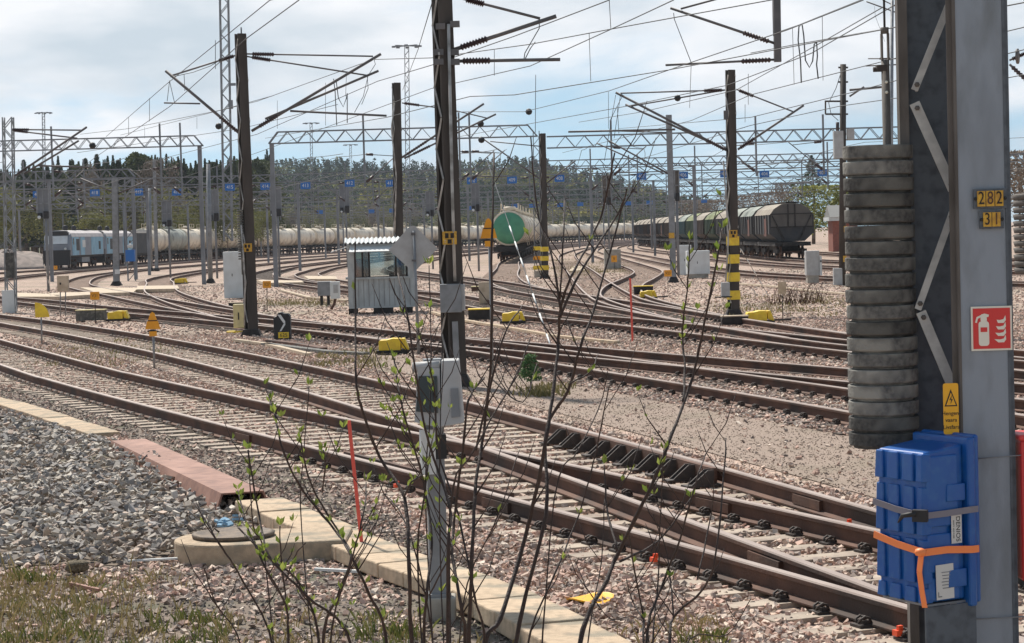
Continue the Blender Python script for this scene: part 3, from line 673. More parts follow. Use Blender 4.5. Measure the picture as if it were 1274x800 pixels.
yp = ground(733, 746, 0); mb = MB()
vs = [(yp.x+.165*math.cos(t)*(1+.15*math.sin(3*t)), yp.y+.17*math.sin(t), .012+.018*math.sin(2*t)) for t in [2*PI*i/18 for i in range(18)]]
mb.add(vs+[(x, y, z-.01) for x, y, z in vs], [tuple(range(18))]+[(i, (i+1) % 18, 18+(i+1) % 18, 18+i) for i in range(18)])
tag(mb.build('plastic_sheet', M['signyellow'], None, o=(yp.x, yp.y, 0)), 'flat yellow plastic scrap on the dark gravel beside the kerb', 'plastic scrap')
cl = MB(); cc = ground(282, 648, .1)
for i in range(14):
    a = random.random()*2*PI; rr_ = random.uniform(.0, .16); q = Vector((cc.x+rr_*math.cos(a), cc.y+rr_*2.2*math.sin(a), .085+random.uniform(-.01, .03)))
    s_ = random.uniform(.025, .055)
    cl.box(q, (s_, s_*1.6, .02), random.random()*3, R=Matrix.Rotation(random.uniform(-.6, .6), 3, 'X') @ Matrix.Rotation(random.random()*3, 3, 'Z'))
tag(cl.build('painted_stones', M['bluecloth'], None, o=(cc.x, cc.y, .1)), 'patch of stones sprayed with blue paint behind the manhole', 'painted stones')

# ------------------------------------------------------------ right column with its box and signs
CY = 10.4; cb = at(1222, 400, CY); cx = cb.x
ct = thing('lattice_column', (cx, CY, -.04), 'tall grey steel lattice column at the right carrying a blue box', 'steel column')
ctl = Vector((cx, CY, -.04))
k = CY/FPX
def cX(px): return at(px, 330, CY).x
H0, H1 = -.04, 6.2
# the column stands plumb; the camera's roll leans it in the picture
zc = (H0+H1)/2; hh = H1-H0
xm = at(1224, 400, CY).x; fw = .222
mb = MB(); mb.box((xm, CY, zc), (fw, .012, hh)); mb.build('face_channel', M['colgrey'], ct, o=ctl)
mb = MB(); mb.box((xm-fw/2-.006+.0, CY+.05, zc), (.012, .12, hh)); mb.box((xm-fw/2-.024, CY+.03, zc), (.026, .014, hh)); mb.build('left_flange', M['coledge'], ct, o=ctl)
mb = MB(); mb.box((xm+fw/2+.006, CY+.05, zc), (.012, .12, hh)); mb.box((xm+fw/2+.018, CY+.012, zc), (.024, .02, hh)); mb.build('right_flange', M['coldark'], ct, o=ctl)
CB = CY+.34; xl = at(1131, 400, CB-.05).x
xr_ = at(1193, 400, CB).x+.10
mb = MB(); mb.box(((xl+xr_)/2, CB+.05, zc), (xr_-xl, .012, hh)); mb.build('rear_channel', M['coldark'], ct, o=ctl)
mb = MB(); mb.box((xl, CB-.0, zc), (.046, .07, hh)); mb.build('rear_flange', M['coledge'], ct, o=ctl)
mb = MB(); zz = [(1183, 0), (1138, 112), None, (1138, 128), (1186, 236), None, (1186, 262), (1142, 385), None, (1146, 388), (1193, 500), None, (1190, 520), (1148, 640), None, (1150, 650), (1196, 770)]
DYB = CB-.10
def bars(lst):
    out_ = []
    for s_ in lst:
        if s_ is None: out_.append(None)
        else: out_.append(at(s_[0], s_[1], DYB))
    return out_
bb = bars(zz)
for i in range(0, len(bb)-1):
    if bb[i] is None or bb[i+1] is None: continue
    wide = .050 if (i//3) % 2 else .034
    m1 = MB().bar(bb[i], bb[i+1], wide, .012, up=(1, 0, .01))
    m1 = MB().bar(bb[i], bb[i+1], .010, wide, up=(1, 0, 0)) if False else m1
    # an angle bar: one leg in the lattice plane, one turned back
    a_, b_ = bb[i], bb[i+1]; dv = (b_-a_).normalized(); nrm = Vector((0, -1, 0)); sd = dv.cross(nrm).normalized()
    q = MB(); vs = []
    for e in (a_, b_):
        for u_, v_ in ((-wide/2, 0), (wide/2, 0), (wide/2, .01), (-wide/2+.008, .01), (-wide/2+.008, .045), (-wide/2, .045)):
            vs.append(e+sd*u_+Vector((0, v_, 0)))
    q.add(vs, [(5, 4, 3, 2, 1, 0), (6, 7, 8, 9, 10, 11)]+[(j, (j+1) % 6, 6+(j+1) % 6, 6+j) for j in range(6)])
    lbar = q.build('lattice_bar', M['colbar'], ct, o=ctl)
    for u_ in (.06, .94): MB().lathe([(.013, 0), (.013, .010), (.006, .014)], a_.lerp(b_, u_)+Vector((0, -.001, 0)), 6, axis=Matrix.Rotation(PI/2, 3, 'X'), sm=False).build('bolt', M['coledge'], lbar, o=ctl)
# diagonals above the frame, same rhythm
# number plates
def number_plate(px, py, w, h, txts, label, gap):
    c = at(px, py, CY-.02); t = thing('number_plate', c, label, 'number plate')
    MB().box(c, (w, .008, h)).build('holder', M['coldark'], t, o=c)
    n = len(txts); cw = (w-.03)/n
    for i, s in enumerate(txts):
        q = c + Vector((-w/2+.015+cw*(i+.5), -.008, 0)); MB().box(q, (cw-.004, .006, h-.02)).build('digit_tile', M['platey'], t, o=c)
        if s:
            ti = text_mb(s, h*.92, facing(q+Vector((0, -.0045, 0))), sx=.72)
            ti.build('digit', M['tar'] if s != '8' and not (s == '1') else M['rust'], t, o=c)
    for s in (-1, 1):
        MB().lathe([(.008, 0), (.008, .006)], c+Vector((s*(w/2-.008), -.005, 0)), 8, axis=Matrix.Rotation(PI/2, 3, 'X')).build('screw', M['black'], t, o=c)
    return t
number_plate(1231.5, 247, .158, .094, ['2', '8', '2'], 'yellow tile number plate reading 282 on the grey column', 0)
number_plate(1233.5, 273, .116, .088, ['3', '1'], 'yellow tile number plate reading 31 under the larger one on the column', 0)
# fire extinguisher sign
c = at(1233.5, 408.5, CY-.014); t = thing('fire_sign', c, 'square red fire extinguisher sign with cream border on the column', 'sign')
MB().prism(rect(.196, .212), .004, facing(c)).build('border_plate', M['signwhite'], t, o=c)
MB().prism(rect(.178, .194), .002, facing(c+Vector((0, -.0042, 0)))).build('red_field', M['signred'], t, o=c)
P_ = facing(c+Vector((-.038, -.0065, 0))); e = MB()
e.prism(rrect(.050, .118, .014), .001, P_ @ Matrix.Translation((0, -.024, 0))); e.prism(rrect(.03, .03, .01), .001, P_ @ Matrix.Translation((0, .045, .0003)))
e.prism([(-.012, .055), (.022, .055), (.026, .066), (.004, .072), (-.012, .068)], .001, P_ @ Matrix.Translation((0, 0, .0006)))
e.prism([(-.012, .066), (-.034, .056), (-.042, .030), (-.033, .028), (-.028, .048), (-.010, .056)], .001, P_ @ Matrix.Translation((0, 0, .0009)))
e.build('extinguisher_mark', M['signwhite'], t, o=c)
MB().prism(rect(.032, .022), .001, P_ @ Matrix.Translation((0, -.005, .0013))).build('label_mark', M['signred'], t, o=c)
fl = MB(); FT = facing(c+Vector((.042, -.0065, 0)))
for i in range(4):
    y0 = -.064+i*.031
    fl.prism([(-.030+.004*i, y0+.012), (-.012, y0-.004), (.016, y0-.004), (.026, y0+.010), (.024, y0+.032), (.014, y0+.014), (-.004, y0+.010)], .001, FT @ Matrix.Translation((0, 0, .0002*i)))
fl.build('flame_mark', M['signwhite'], t, o=c)
# high voltage sign on a lattice bar
c = at(1183, 508.5, CY-.03); t = thing('warning_sign', c, 'tall orange high voltage warning sign with black lightning triangle', 'sign')
MB().prism(rrect(.074, .245, .010), .004, facing(c, .05)).build('sign_plate', M['signyellow'], t, o=c)
FT = facing(c+Vector((0, -.0046, 0)), .05)
MB().prism([(-.031, .012), (.031, .012), (0, .094)], .001, FT).build('triangle_border', M['black'], t, o=c)
MB().prism([(-.023, .0175), (.023, .0175), (0, .078)], .001, FT @ Matrix.Translation((0, 0, .0012))).build('triangle_field', M['signyellow'], t, o=c)
MB().prism([(.004, .066), (-.008, .042), (.001, .044), (-.003, .022), (.009, .048), (.001, .046)], .001, FT @ Matrix.Translation((0, 0, .0025))).build('lightning_mark', M['black'], t, o=c)
tx = MB()
for s, y in (('Hengen-', -.022), ('vaara', -.054), ('Livsfara', -.088)): text_mb(s, .027, FT @ Matrix.Translation((0, y, .001)), tx, .001)
tx.build('lettering', M['black'], t, o=c)

# blue box strapped to the column
bc = at(1149, 652, CY-.30); zb0 = at(1149, 752, CY-.30).z; zb1 = at(1149, 563, CY-.30).z; hb = zb1-zb0
TH = math.radians(-62); bw, bd = .365, .25
t = thing('storage_box', (bc.x, CY-.14, zb0), 'blue ribbed plastic equipment box strapped to the steel column', 'plastic box'); bo = Vector(t.location)
cor = Vector((bc.x, CY-.30, 0))              # the near vertical edge
u = Vector((-math.cos(-TH), math.sin(-TH), 0))  # along the ribbed face, to the left and back
v = Vector((math.sin(-TH), math.cos(-TH), 0))   # along the plain side, to the right and back
def bp(a, b, z): return cor + u*a + v*b + Vector((0, 0, zb0+z))
def boxuv(mb, a0, a1, b0, b1, z0, z1, ins=0.0, top=0.0):
    vs = [bp(a0, b0, z0), bp(a1, b0, z0), bp(a1, b1, z0), bp(a0, b1, z0), bp(a0+ins, b0+ins, z1), bp(a1-ins, b0+ins, z1), bp(a1, b1, z1+top), bp(a0, b1, z1+top)]
    return mb.add(vs, [(0, 1, 2, 3), (7, 6, 5, 4), (4, 5, 1, 0), (5, 6, 2, 1), (6, 7, 3, 2), (7, 4, 0, 3)])
tub = MB(); boxuv(tub, .012, bw-.012, .012, bd, .0, hb-.006, .0, .03); tubo = tub.build('tub', M['blue'], t, o=bo, bevel=.012)
rim = MB(); boxuv(rim, -.028, bw+.025, bd, bd+.045, -.035, hb+.055, 0, 0); rim.build('rim', M['blue'], t, o=bo, bevel=.012)
lidb = MB(); boxuv(lidb, -.018, bw+.015, bd+.046, bd+.075, -.02, hb+.065); lidb.build('lid', M['blue'], t, o=bo, bevel=.012)
for z0, z1 in ((hb*.80, hb*.985), (hb*.45, hb*.765), (hb*.13, hb*.42), (.0, hb*.10)):
    for a0, a1 in ((.0, .048), (.070, .152), (.182, .266), (.297, .358)):
        q = MB(); boxuv(q, a0, a1, -.006, .05, z0, z1, .006); q.build('rib', M['blue'], t, o=bo, bevel=.006)
for z0, z1 in ((hb*.50, hb*.97), (hb*.20, hb*.455), (.01, hb*.165)):
    q = MB(); boxuv(q, -.002, .05, .02, bd-.04, z0, z1, .006); q.build('side_panel', M['blue'], t, o=bo, bevel=.008)
q = MB(); boxuv(q, -.010, .03, bd-.115, bd-.004, hb*.66, hb*.775, .003); q.build('latch', M['blue'], t, o=bo, bevel=.005)
q = MB(); boxuv(q, -.010, .03, bd-.115, bd-.004, hb*.09, hb*.21, .003); q.build('latch', M['blue'], t, o=bo, bevel=.005)
# labels on the plain side: local frame of that face (normal = -u)
B3 = Matrix((( v.x, 0, -u.x), (v.y, 0, -u.y), (0, 1, 0)))
def sideT(b, z, out_=.006): return Matrix.Translation(bp(-out_, b, z)) @ B3.to_4x4()
lb = MB().prism(rect(.062, .135), .001, sideT(.19, hb*.475)).build('label', M['paper'], t, o=bo)
TT = sideT(.19, hb*.475, .0075) @ Matrix.Rotation(-PI/2, 4, 'Z')
tl = text_mb('DENIOS', .034, TT @ Matrix.Translation((0, .008, 0)), depth=.001); text_mb('SAFETY AND CARE', .010, TT @ Matrix.Translation((0, -.018, 0)), tl, .001); tl.build('lettering', M['tar'], lb, o=bo)
lb = MB().prism(rect(.105, .165), .001, sideT(.115, hb*.135) @ Matrix.Rotation(.02, 4, 'Z')).build('label', M['paper'], t, o=bo)
ln = MB()
for i in range(6): ln.prism(rect(.055-.006*(i % 3), .004), .001, sideT(.122, hb*.135+.045-.015*i, .0075))
ln.prism([(-.012, .016), (-.008, .016), (-.008, -.004), (.010, -.004), (.010, -.009), (-.012, -.009)], .001, sideT(.085, hb*.135-.062, .0075)); ln.build('lettering', M['galv'], lb, o=bo)
# straps
def strap(z0, z1, z2, w, m, name, label):
    mb = MB(); e = .008
    pts_ = [bp(bw-.004, -.014, z0), bp(bw*.5, -.016, (z0+z1)/2-.004), bp(-.014, -.014, z1), bp(-.016, bd*.5, z1+.002), bp(-.036, bd+.01, z2), bp(-.034, bd+.05, z2)]
    for a_, b_ in zip(pts_, pts_[1:]): mb.bar(a_, b_, .004, w)
    return mb
g1 = strap(hb*.635, hb*.585, hb*.60, .030, 0, '', ''); o_ = tag(g1.build('ratchet_strap', M['strap'], None, o=bo), 'grey ratchet strap around the blue box', 'strap')
bk = MB(); bk.box(bp(-.014, -.03, hb*.59), (.07, .035, .055), -.4); bk.tube([bp(-.012, -.05, hb*.605), bp(.06, -.075, hb*.585), bp(.10, -.07, hb*.535)], [.014, .012, .004], 6); bk.build('buckle', M['black'], o_, o=bo)
mb = strap(hb*.41, hb*.345, hb*.335, .034, 0, '', '')
o_ = tag(mb.build('orange_strap', M['tape'], None, o=bo), 'bright orange webbing strap tied round the blue box, end hanging down', 'strap')
kn = MB(); kn.lathe([(.005, -.02), (.024, -.014), (.03, 0), (.024, .014), (.005, .02)], bp(-.012, -.03, hb*.35), 10); kn.build('knot', M['tape'], o_, o=bo)
tl_ = MB()
tpts = [bp(-.012, -.026, hb*.34), bp(-.002, -.032, hb*.22), bp(-.006, -.022, hb*.09), bp(-.016, -.015, -.012)]
for a_, b_ in zip(tpts, tpts[1:]): tl_.bar(a_, b_, .036, .004, up=v)
tl_.build('tail', M['tape'], o_, o=bo)
# bracket under the box, tie rods
br = thing('box_bracket', (bc.x, CY-.1, .0), 'dark steel bracket plate under the blue box', 'bracket'); bro = Vector(br.location)
q = MB(); boxuv(q, .01, bw-.02, .02, bd+.05, -.016, -.006); q.build('shelf', M['galv'], br, o=bro)
q = MB(); boxuv(q, -.005, .006, .0, bd+.05, -.62, -.017); q.build('side_plate', M['coldark'], br, o=bro)
q = MB(); q.bar(bp(.03, bd*.6, -.02), bp(.03, bd+.04, -.30), .03, .006); q.build('gusset', M['galv'], br, o=bro)
for py0, py1, lab in ((571, 566, 'upper'), (770.5, 767, 'lower')):
    a_ = at(1209, py0, CY-.025); b_ = at(1275, py1, CY-.03); mb = MB().tube([a_+Vector((-.012, .10, .0)), a_, b_, b_+Vector((.06, .12, 0))], .0035, 6)
    tag(mb.build('tie_rod', M['galv'], None, o=a_), '%s thin steel tie rod wrapped round the column face' % lab, 'tie rod', 'tie rods on the column')
rb = at(1300, 632, CY+.02); t = thing('red_box', (rb.x, rb.y, at(1300, 722, CY).z), 'red plastic box on the far side of the column at the right edge', 'plastic box'); zz0 = at(1300, 722, CY).z; zz1 = at(1300, 546, CY).z
MB().box((rb.x, rb.y+.05, (zz0+zz1)/2), (.25, .22, zz1-zz0)).build('tub', M['red'], t, o=t.location, bevel=.015)
MB().box((rb.x-.0, rb.y+.05, zz1+.012), (.27, .24, .03)).build('lid', M['red'], t, o=t.location, bevel=.01)
MB().box((rb.x, rb.y+.05, zz0-.02), (.22, .2, .03)).build('shelf', M['coldark'], t, o=t.location)
MB().box((rb.x, rb.y+.16, zz0-1.0), (.06, .06, 2.0+zz0)).build('post', M['coldark'], t, o=t.location)

# counterweight column of concrete discs hanging on its rod
wy = 10.75; wx = at(1096, 360, wy).x; ztop = at(1095, 181, wy).z; zbot = at(1100, 556, wy).z; nd = 19; dh = (ztop-zbot)/nd
t = thing('tension_weight', (wx, wy, zbot), 'hanging stack of weathered concrete disc weights beside the column', 'counterweight'); to = Vector(t.location)
disc = MB().lathe([(.02, 0), (.149, .0), (.149, dh*.13), (.168, dh*.17), (.172, dh*.25), (.1728, dh*.93), (.170, dh*.985), (.02, dh*.99)], (0, 0, 0), 64, sm=False).build('weight_disc', M['oldconc'], t)
for i in range(nd):
    o_ = disc if i == 0 else disc.copy()
    if i: COL.objects.link(o_); o_.parent = t
    o_.location = (random.uniform(-.003, .003), random.uniform(-.004, .004), i*dh); o_.rotation_euler = (random.uniform(-.008, .008), random.uniform(-.008, .008), random.random()*6)
rtop = at(1106, 34, wy).z
rod = MB(); rx = wx+.045; r_ = .0205
rod.tube([(rx, wy, zbot-.05), (rx, wy, rtop-.16)], r_, 12); rod.tube([(rx, wy, rtop-.03), (rx, wy, rtop)], r_, 12)
rod.box((rx-.016, wy, rtop-.095), (.009, .03, .13)); rod.box((rx+.016, wy, rtop-.095), (.009, .03, .13))
rod.build('suspension_tube', M['coledge'], t, o=to)
for dz in (.27, .32):
    MB().lathe([(.008, 0), (.008, .004)], (rx, wy-.021, rtop-dz), 8, axis=Matrix.Rotation(PI/2, 3, 'X')).build('bolt_hole', M['signwhite'], t, o=to)
MB().tube([(rx, wy, rtop-.02), (rx, wy, 6.6)], .006, 6).build('hanger_rod', M['wire'], t, o=to)
bq = MB(); bq.box((rx-.02, wy, rtop-.2), (.05, .05, .03)); bq.tube([(rx-.06, wy, rtop-.205), (rx-.02, wy, rtop-.205)], .014, 6); bq.build('clamp', M['clip'], t, o=to)
# a second weight stack beyond, seen past the column's right edge
wy2 = 15.5; wx2 = at(1296, 290, wy2).x; zt2 = at(1290, 240, wy2).z; zb2 = at(1290, 340, wy2).z
t2_ = thing('tension_weight', (wx2, wy2, zb2), 'stack of ribbed brownish weights cut by the right edge behind the column', 'counterweight')
nd2 = 12; dh2 = (zt2-zb2)/nd2
d2 = MB().lathe([(.02, 0), (.19, .002), (.2, dh2*.8), (.18, dh2*.93), (.02, dh2*.93)], (0, 0, 0), 24).build('weight_disc', M['coledge'], t2_)
for i in range(nd2):
    o_ = d2 if i == 0 else d2.copy()
    if i: COL.objects.link(o_); o_.parent = t2_
    o_.location = (0, 0, i*dh2)
MB().tube([(wx2, wy2, zb2), (wx2, wy2, 6.8)], .02, 8).build('hanger_rod', M['wire'], t2_, o=t2_.location)

# ------------------------------------------------------------ control cabinet on its post
pc = ground(547, 766, 0); PY = pc.y
t = thing('control_cabinet', (pc.x, PY, 0), 'grey point control cabinet with a glass window on a square post', 'control cabinet'); to = Vector(t.location)
def pX(px, py=600, Y=None): return at(px, py, Y or PY)
zf = at(547, 741, PY).z
f_ = MB(); f_.box((pc.x+.01, PY, zf/2-.02), (.20, .20, zf+.04)); f_.build('footing', M['concrete'], t, o=to, bevel=.012)
zt = at(550, 446, PY).z
MB().box((pc.x, PY, (zf+zt)/2), (.118, .11, zt-zf), rz=.12).build('post', M['galv'], t, o=to)
MB().box((pc.x, PY-.0, at(546, 555, PY).z), (.145, .13, .16), rz=.12).build('black_band', M['black'], t, o=to)  # black band round the post just below the case
MB().box((pc.x-.005, PY, zf+.012), (.16, .16, .02), rz=.12).build('foot_plate', M['galv'], t, o=to)
z0 = at(550, 528, PY).z; z1 = at(550, 447, PY).z
xr = at(577, 500, PY).x; xl2 = at(516, 500, PY).x; xm2 = at(549, 500, PY).x
cab = MB(); hz = z1-z0
cab.add([(xm2, PY-.20, z0), (xr+.0, PY-.20, z0+.02), (xr+.0, PY+.12, z0+.02), (xm2, PY+.12, z0), (xm2+.012, PY-.15, z1), (xr-.022, PY-.15, z1), (xr-.022, PY+.10, z1), (xm2+.012, PY+.10, z1)], [(3, 2, 1, 0), (4, 5, 6, 7), (0, 1, 5, 4), (1, 2, 6, 5), (2, 3, 7, 6), (3, 0, 4, 7)])
cab.build('main_case', M['cabgrey'], t, o=to, bevel=.008)
cab = MB(); cab.add([(xl2, PY-.12, z0+.03), (xm2, PY-.17, z0-.01), (xm2, PY+.1, z0-.01), (xl2, PY+.1, z0+.03), (xl2+.03, PY-.10, z1-.05), (xm2, PY-.13, z1-.05), (xm2, PY+.1, z1-.05), (xl2+.03, PY+.1, z1-.05)], [(3, 2, 1, 0), (4, 5, 6, 7), (0, 1, 5, 4), (1, 2, 6, 5), (2, 3, 7, 6), (3, 0, 4, 7)])
sc_ = cab.build('side_case', M['cabgrey'], t, o=to)
gl = MB(); ga, gb_ = Vector((xl2+.012, PY-.125, z0+.10)), Vector((xm2-.02, PY-.17, z0+.09))
gl.add([ga, gb_, Vector((xm2-.018, PY-.147, z1-.10)), Vector((xl2+.036, PY-.112, z1-.10))], [(0, 1, 2, 3)]); gl.build('window', M['glass'], sc_, o=to)
ho = MB(); ho.tube([(xl2-.0, PY-.06, z1-.045), (xm2, PY-.09, z1-.035)], .035, 10); ho.build('rounded_hood', M['cabgrey'], t, o=to)
dr = MB(); dr.add([(xm2+.07, PY-.203, z0+.06), (xr-.02, PY-.203, z0+.065), (xr-.03, PY-.181, z0+.25), (xm2+.07, PY-.181, z0+.25)], [(0, 1, 2, 3)]); dr.build('door_panel', M['galv'], t, o=to)
a_ = at(523, 535, PY-.1); b_ = at(541, 590, PY-.1); MB().box(((a_.x+b_.x)/2, PY-.09, (a_.z+b_.z)/2), (abs(b_.x-a_.x)*1.1, .05, abs(a_.z-b_.z)), rz=.3).build('leaflet_box', M['white'], t, o=to)

# ------------------------------------------------------------ catenary masts near the viewer
def mast(base, top_px, w, label, rz=33, lean_px=None, Y=None, stripes=0, plate=None, name='catenary_mast', footing=True, hpx=None):
    b = ground(*base, 0); Y = b.y
    tp = at(top_px[0], top_px[1], Y); H = tp.z
    t = thing(name, (b.x, Y, 0), label, 'catenary mast', 'catenary masts'); to = Vector(t.location)
    L = Matrix.Translation((b.x, Y, 0)) @ Matrix.Rotation(math.radians(rz), 4, 'Z')
    def bx(mb, c, d, mi=0):
        x, y, z = d[0]/2, d[1]/2, d[2]/2; c = Vector(c); sh = (tp.x-b.x)/H
        vs = []
        for dz in (-z, z):
            tw = 1.0 - .16*max(0, (c.z+dz))/H
            for dx, dy in ((-x, -y), (x, -y), (x, y), (-x, y)):
                p = L @ Vector(((c.x+dx)*tw, (c.y+dy)*tw, c.z+dz)); p.x += sh*(c.z+dz); vs.append(p)
        mb.add(vs, [(0, 3, 2, 1), (4, 5, 6, 7), (0, 1, 5, 4), (1, 2, 6, 5), (2, 3, 7, 6), (3, 0, 4, 7)], mi)
    D = w*.78
    for s in (-1, 1):
        mb = MB(); bx(mb, (0, s*D/2, H/2), (w*.86, .012, H)); bx(mb, (w*.40, s*(D/2-.03), H/2), (.012, .06, H)); bx(mb, (-w*.40, s*(D/2-.03), H/2), (.012, .06, H)); mb.build('channel', M['mast'], t, o=to)
    mb = MB(); n = int(H/(.55)); sh = (tp.x-b.x)/H
    for s in (-1, 1):
        for i in range(n):
            z0, z1 = .35+(H-.5)*i/n, .35+(H-.5)*(i+1)/n; e = 1 if i % 2 else -1
            p = L @ Vector((s*w*.455*(1-.16*z0/H), e*D*.40*(1-.16*z0/H), z0)); q = L @ Vector((s*w*.455*(1-.16*z1/H), -e*D*.40*(1-.16*z1/H), z1)); p.x += sh*z0; q.x += sh*z1
            mb.bar(p, q, .03, .075, up=(0, 1, 0))
    mb.build('lacing', M['lattice'], t, o=to)
    if footing:
        f = MB(); f.box((b.x, Y, .06), (w*1.7, w*1.7, .20), taper=.7); f.build('footing', M['tar'], t, o=to)
    if stripes:
        for i in range(stripes):
            z = .58+.52*i; mb = MB(); bx(mb, (0, 0, z), (w*1.02, D*1.10, .26)); mb.build('warning_band', M['yellow'], t, o=to)
    if plate:
        c = at(plate[0], plate[1], Y); c = Vector((b.x+sh*c.z, Y-w*.55, c.z)); pl = MB(); pl.box(c, (.24, .015, .22)); p_ = pl.build('number_plate', M['platey'], t, o=to)
        q = MB(); q.box(c+Vector((-.045, -.01, .04)), (.06, .008, .085)); q.box(c+Vector((.045, -.01, .04)), (.06, .008, .085)); q.box(c+Vector((0, -.01, -.06)), (.07, .008, .075)); q.build('plate_digits', M['tar'], p_, o=to)
    return t, to, Y
def arm(t, to, Y, p, q, r, ins=None, name='cantilever_tube', ri=.062, m='tubegrey', Y2=None):
    a = at(p[0], p[1], Y); b = at(q[0], q[1], Y2 or Y)
    ob = MB().tube([a, b], r, 7).build(name, M[m], t, o=to)
    if ins: 
        ib = MB(); insulator(ib, a.lerp(b, ins[0]), a.lerp(b, ins[1]), ri); ib.build('insulator', M['insul'], ob, o=to)
    return ob
def hang(t, to, Y, pts, r=.008, name='hanger_wire', Y2=None):
    MB().tube([at(x, y, Y) for x, y in pts], r, 4).build(name, M['wire'], t, o=to)

# mast left of centre
t, to, Y = mast((313, 417), (299, 42), .33, 'dark riveted mast with a yellow cabinet and cantilevers to both sides', plate=(311, 308)); YL = Y
arm(t, to, Y, (297, 165), (206, 88), .040, (.03, .26)); arm(t, to, Y, (293, 69), (214, 94), .024, (.03, .26), 'stay_tube'); arm(t, to, Y, (249, 129), (204, 128), .022, None, 'registration_arm')
arm(t, to, Y, (313, 163), (474, 67), .040, (.06, .2)); arm(t, to, Y, (330, 148), (471, 88), .034); arm(t, to, Y, (306, 67), (464, 70), .022, (.05, .22), 'stay_tube'); arm(t, to, Y, (306, 70), (458, 94), .022, (.05, .2), 'stay_tube')
arm(t, to, Y, (361, 138), (481, 144), .03, None, 'registration_arm')
hang(t, to, Y, [(211, 100), (208, 126)]); hang(t, to, Y, [(211, 101), (217, 127)]); hang(t, to, Y, [(229, 92), (230, 113)]); hang(t, to, Y, [(212, 96), (240, 90), (262, 82), (270, 77)], .009)
hang(t, to, Y, [(465, 72), (467, 80), (458, 94), (452, 120), (441, 140)]); hang(t, to, Y, [(457, 96), (458, 110), (450, 130)])
hang(t, to, Y, [(415, 98), (417, 115), (419, 156)], .012); hang(t, to, Y, [(418, 98), (421, 122), (427, 133), (431, 122), (432, 116), (432, 153)], .012)
p = at(300, 34, Y); MB().tube([p+Vector((0, 0, -.25)), p], .02, 6).build('top_pin', M['wire'], t, o=to)
ws = MB(); cw_ = at(299.5, 291, Y-.1); zz_ = [at(299.5, 323-i*3.15, Y-.1).z for i in range(21)]
for z_ in zz_[:-1]: ws.lathe([(.02, 0), (.085, .0), (.085, .042), (.02, .042)], (cw_.x, cw_.y, z_), 12)
ws.tube([(cw_.x, cw_.y, zz_[0]-.4), (cw_.x, cw_.y, zz_[-1]+1.2)], .012, 5)
tag(ws.build('tension_weight', M['oldconc'], None, o=(cw_.x, cw_.y, zz_[0])), 'slim ladder like stack of weights left of the dark riveted mast', 'counterweight')
# white conduit at its side
MB().tube([at(300, 280, Y-.25), at(303, 320, Y-.25), at(305, 352, Y-.25), at(304, 405, Y-.25)], .022, 6).build('cable_conduit', M['lattice'], t, o=to)
# middle mast (its foot hides behind the control cabinet)
t, to, Y = mast((566, 478), (549, -18), .36, 'dark laced mast standing behind the grey control cabinet', plate=(560, 296)); YM = Y
arm(t, to, Y, (564, 62), (692, 20), .036, (.07, .33)); arm(t, to, Y, (565, 76), (697, 74), .03, (.08, .34), 'registration_arm'); arm(t, to, Y, (575, -2), (672, 23), .024, (.05, .28), 'stay_tube')
hang(t, to, Y, [(671, 26), (671, 35), (653, 66), (652, 73)]); hang(t, to, Y, [(666, 52), (660, 60), (653, 74)])
for (px_, py_) in ((548, 33), (546, 65), (546, 77), (566, 30), (565, 65), (566, 77)):
    c = at(px_, py_, Y-.12); MB().box(c, (.16, .12, .10)).build('bracket_clamp', M['tubegrey'], t, o=to)
cbx = at(561, 371, Y-.22); MB().box(cbx, (.36, .16, .48)).build('relay_box', M['galv'], t, o=to, bevel=.01); cbx = at(574, 370, Y-.1); MB().box(cbx, (.12, .3, .44)).build('relay_box', M['cabgrey'], t, o=to, bevel=.01)
MB().tube([at(558, 30, Y-.18), at(563, 250, Y-.18), at(566, 350, Y-.18)], .03, 6).build('cable_conduit', M['lattice'], t, o=to)
MB().bar(at(566, 400, Y-.2), at(568, 448, Y-.2), .10, .03).build('cable_guard', M['galv'], t, o=to)
# wire from the mast head down to the next mast
tag(MB().tube([at(538, 2, YM), at(520, 62, 60), at(501, 112, 83)], .009, 4).build('guy_wire', M['wire'], None, o=at(538, 2, YM)), 'slack wire from the middle mast head down to the shorter mast behind', 'wire')
# right mast with yellow bands
t, to, Y = mast((913, 392), (908.5, 87), .30, 'dark mast on the right with three yellow bands at its foot', rz=22, stripes=4, plate=(912, 291)); YR = Y
arm(t, to, Y, (904, 187), (766, 115), .036, (.02, .18)); arm(t, to, Y, (886, 178), (778, 130), .032); arm(t, to, Y, (902, 112), (772, 116), .022, (.03, .2), 'stay_tube'); arm(t, to, Y, (902, 112), (785, 132), .022, None, 'stay_tube')
arm(t, to, Y, (840, 161), (707, 164), .030, None, 'registration_arm')
arm(t, to, Y, (918, 186), (1000, 131), .034, (.04, .25)); arm(t, to, Y, (916, 111), (987, 139), .022, (.05, .3), 'stay_tube')
for a_, b_ in (((772, 118), (764, 172)), ((774, 120), (759, 150)), ((768, 132), (770, 166)), ((766, 118), (752, 200))): hang(t, to, Y, [a_, b_])
c = at(903, 143, Y-.1); MB().box(c, (.12, .1, .25)).build('bracket_clamp', M['tubegrey'], t, o=to)
c = at(902.5, 360, Y-.3); MB().box(c, (.24, .2, .40)).build('meter_box', M['cabgrey'], t, o=to, bevel=.01); MB().box(at(900, 369.5, Y-.3), (.48, .25, .03)).build('box_shelf', M['tar'], t, o=to)
MB().tube([at(900, 200, Y-.2), at(903, 240, Y-.2), at(906, 300, Y-.2), at(903, 350, Y-.2)], .025, 6).build('cable_conduit', M['lattice'], t, o=to)
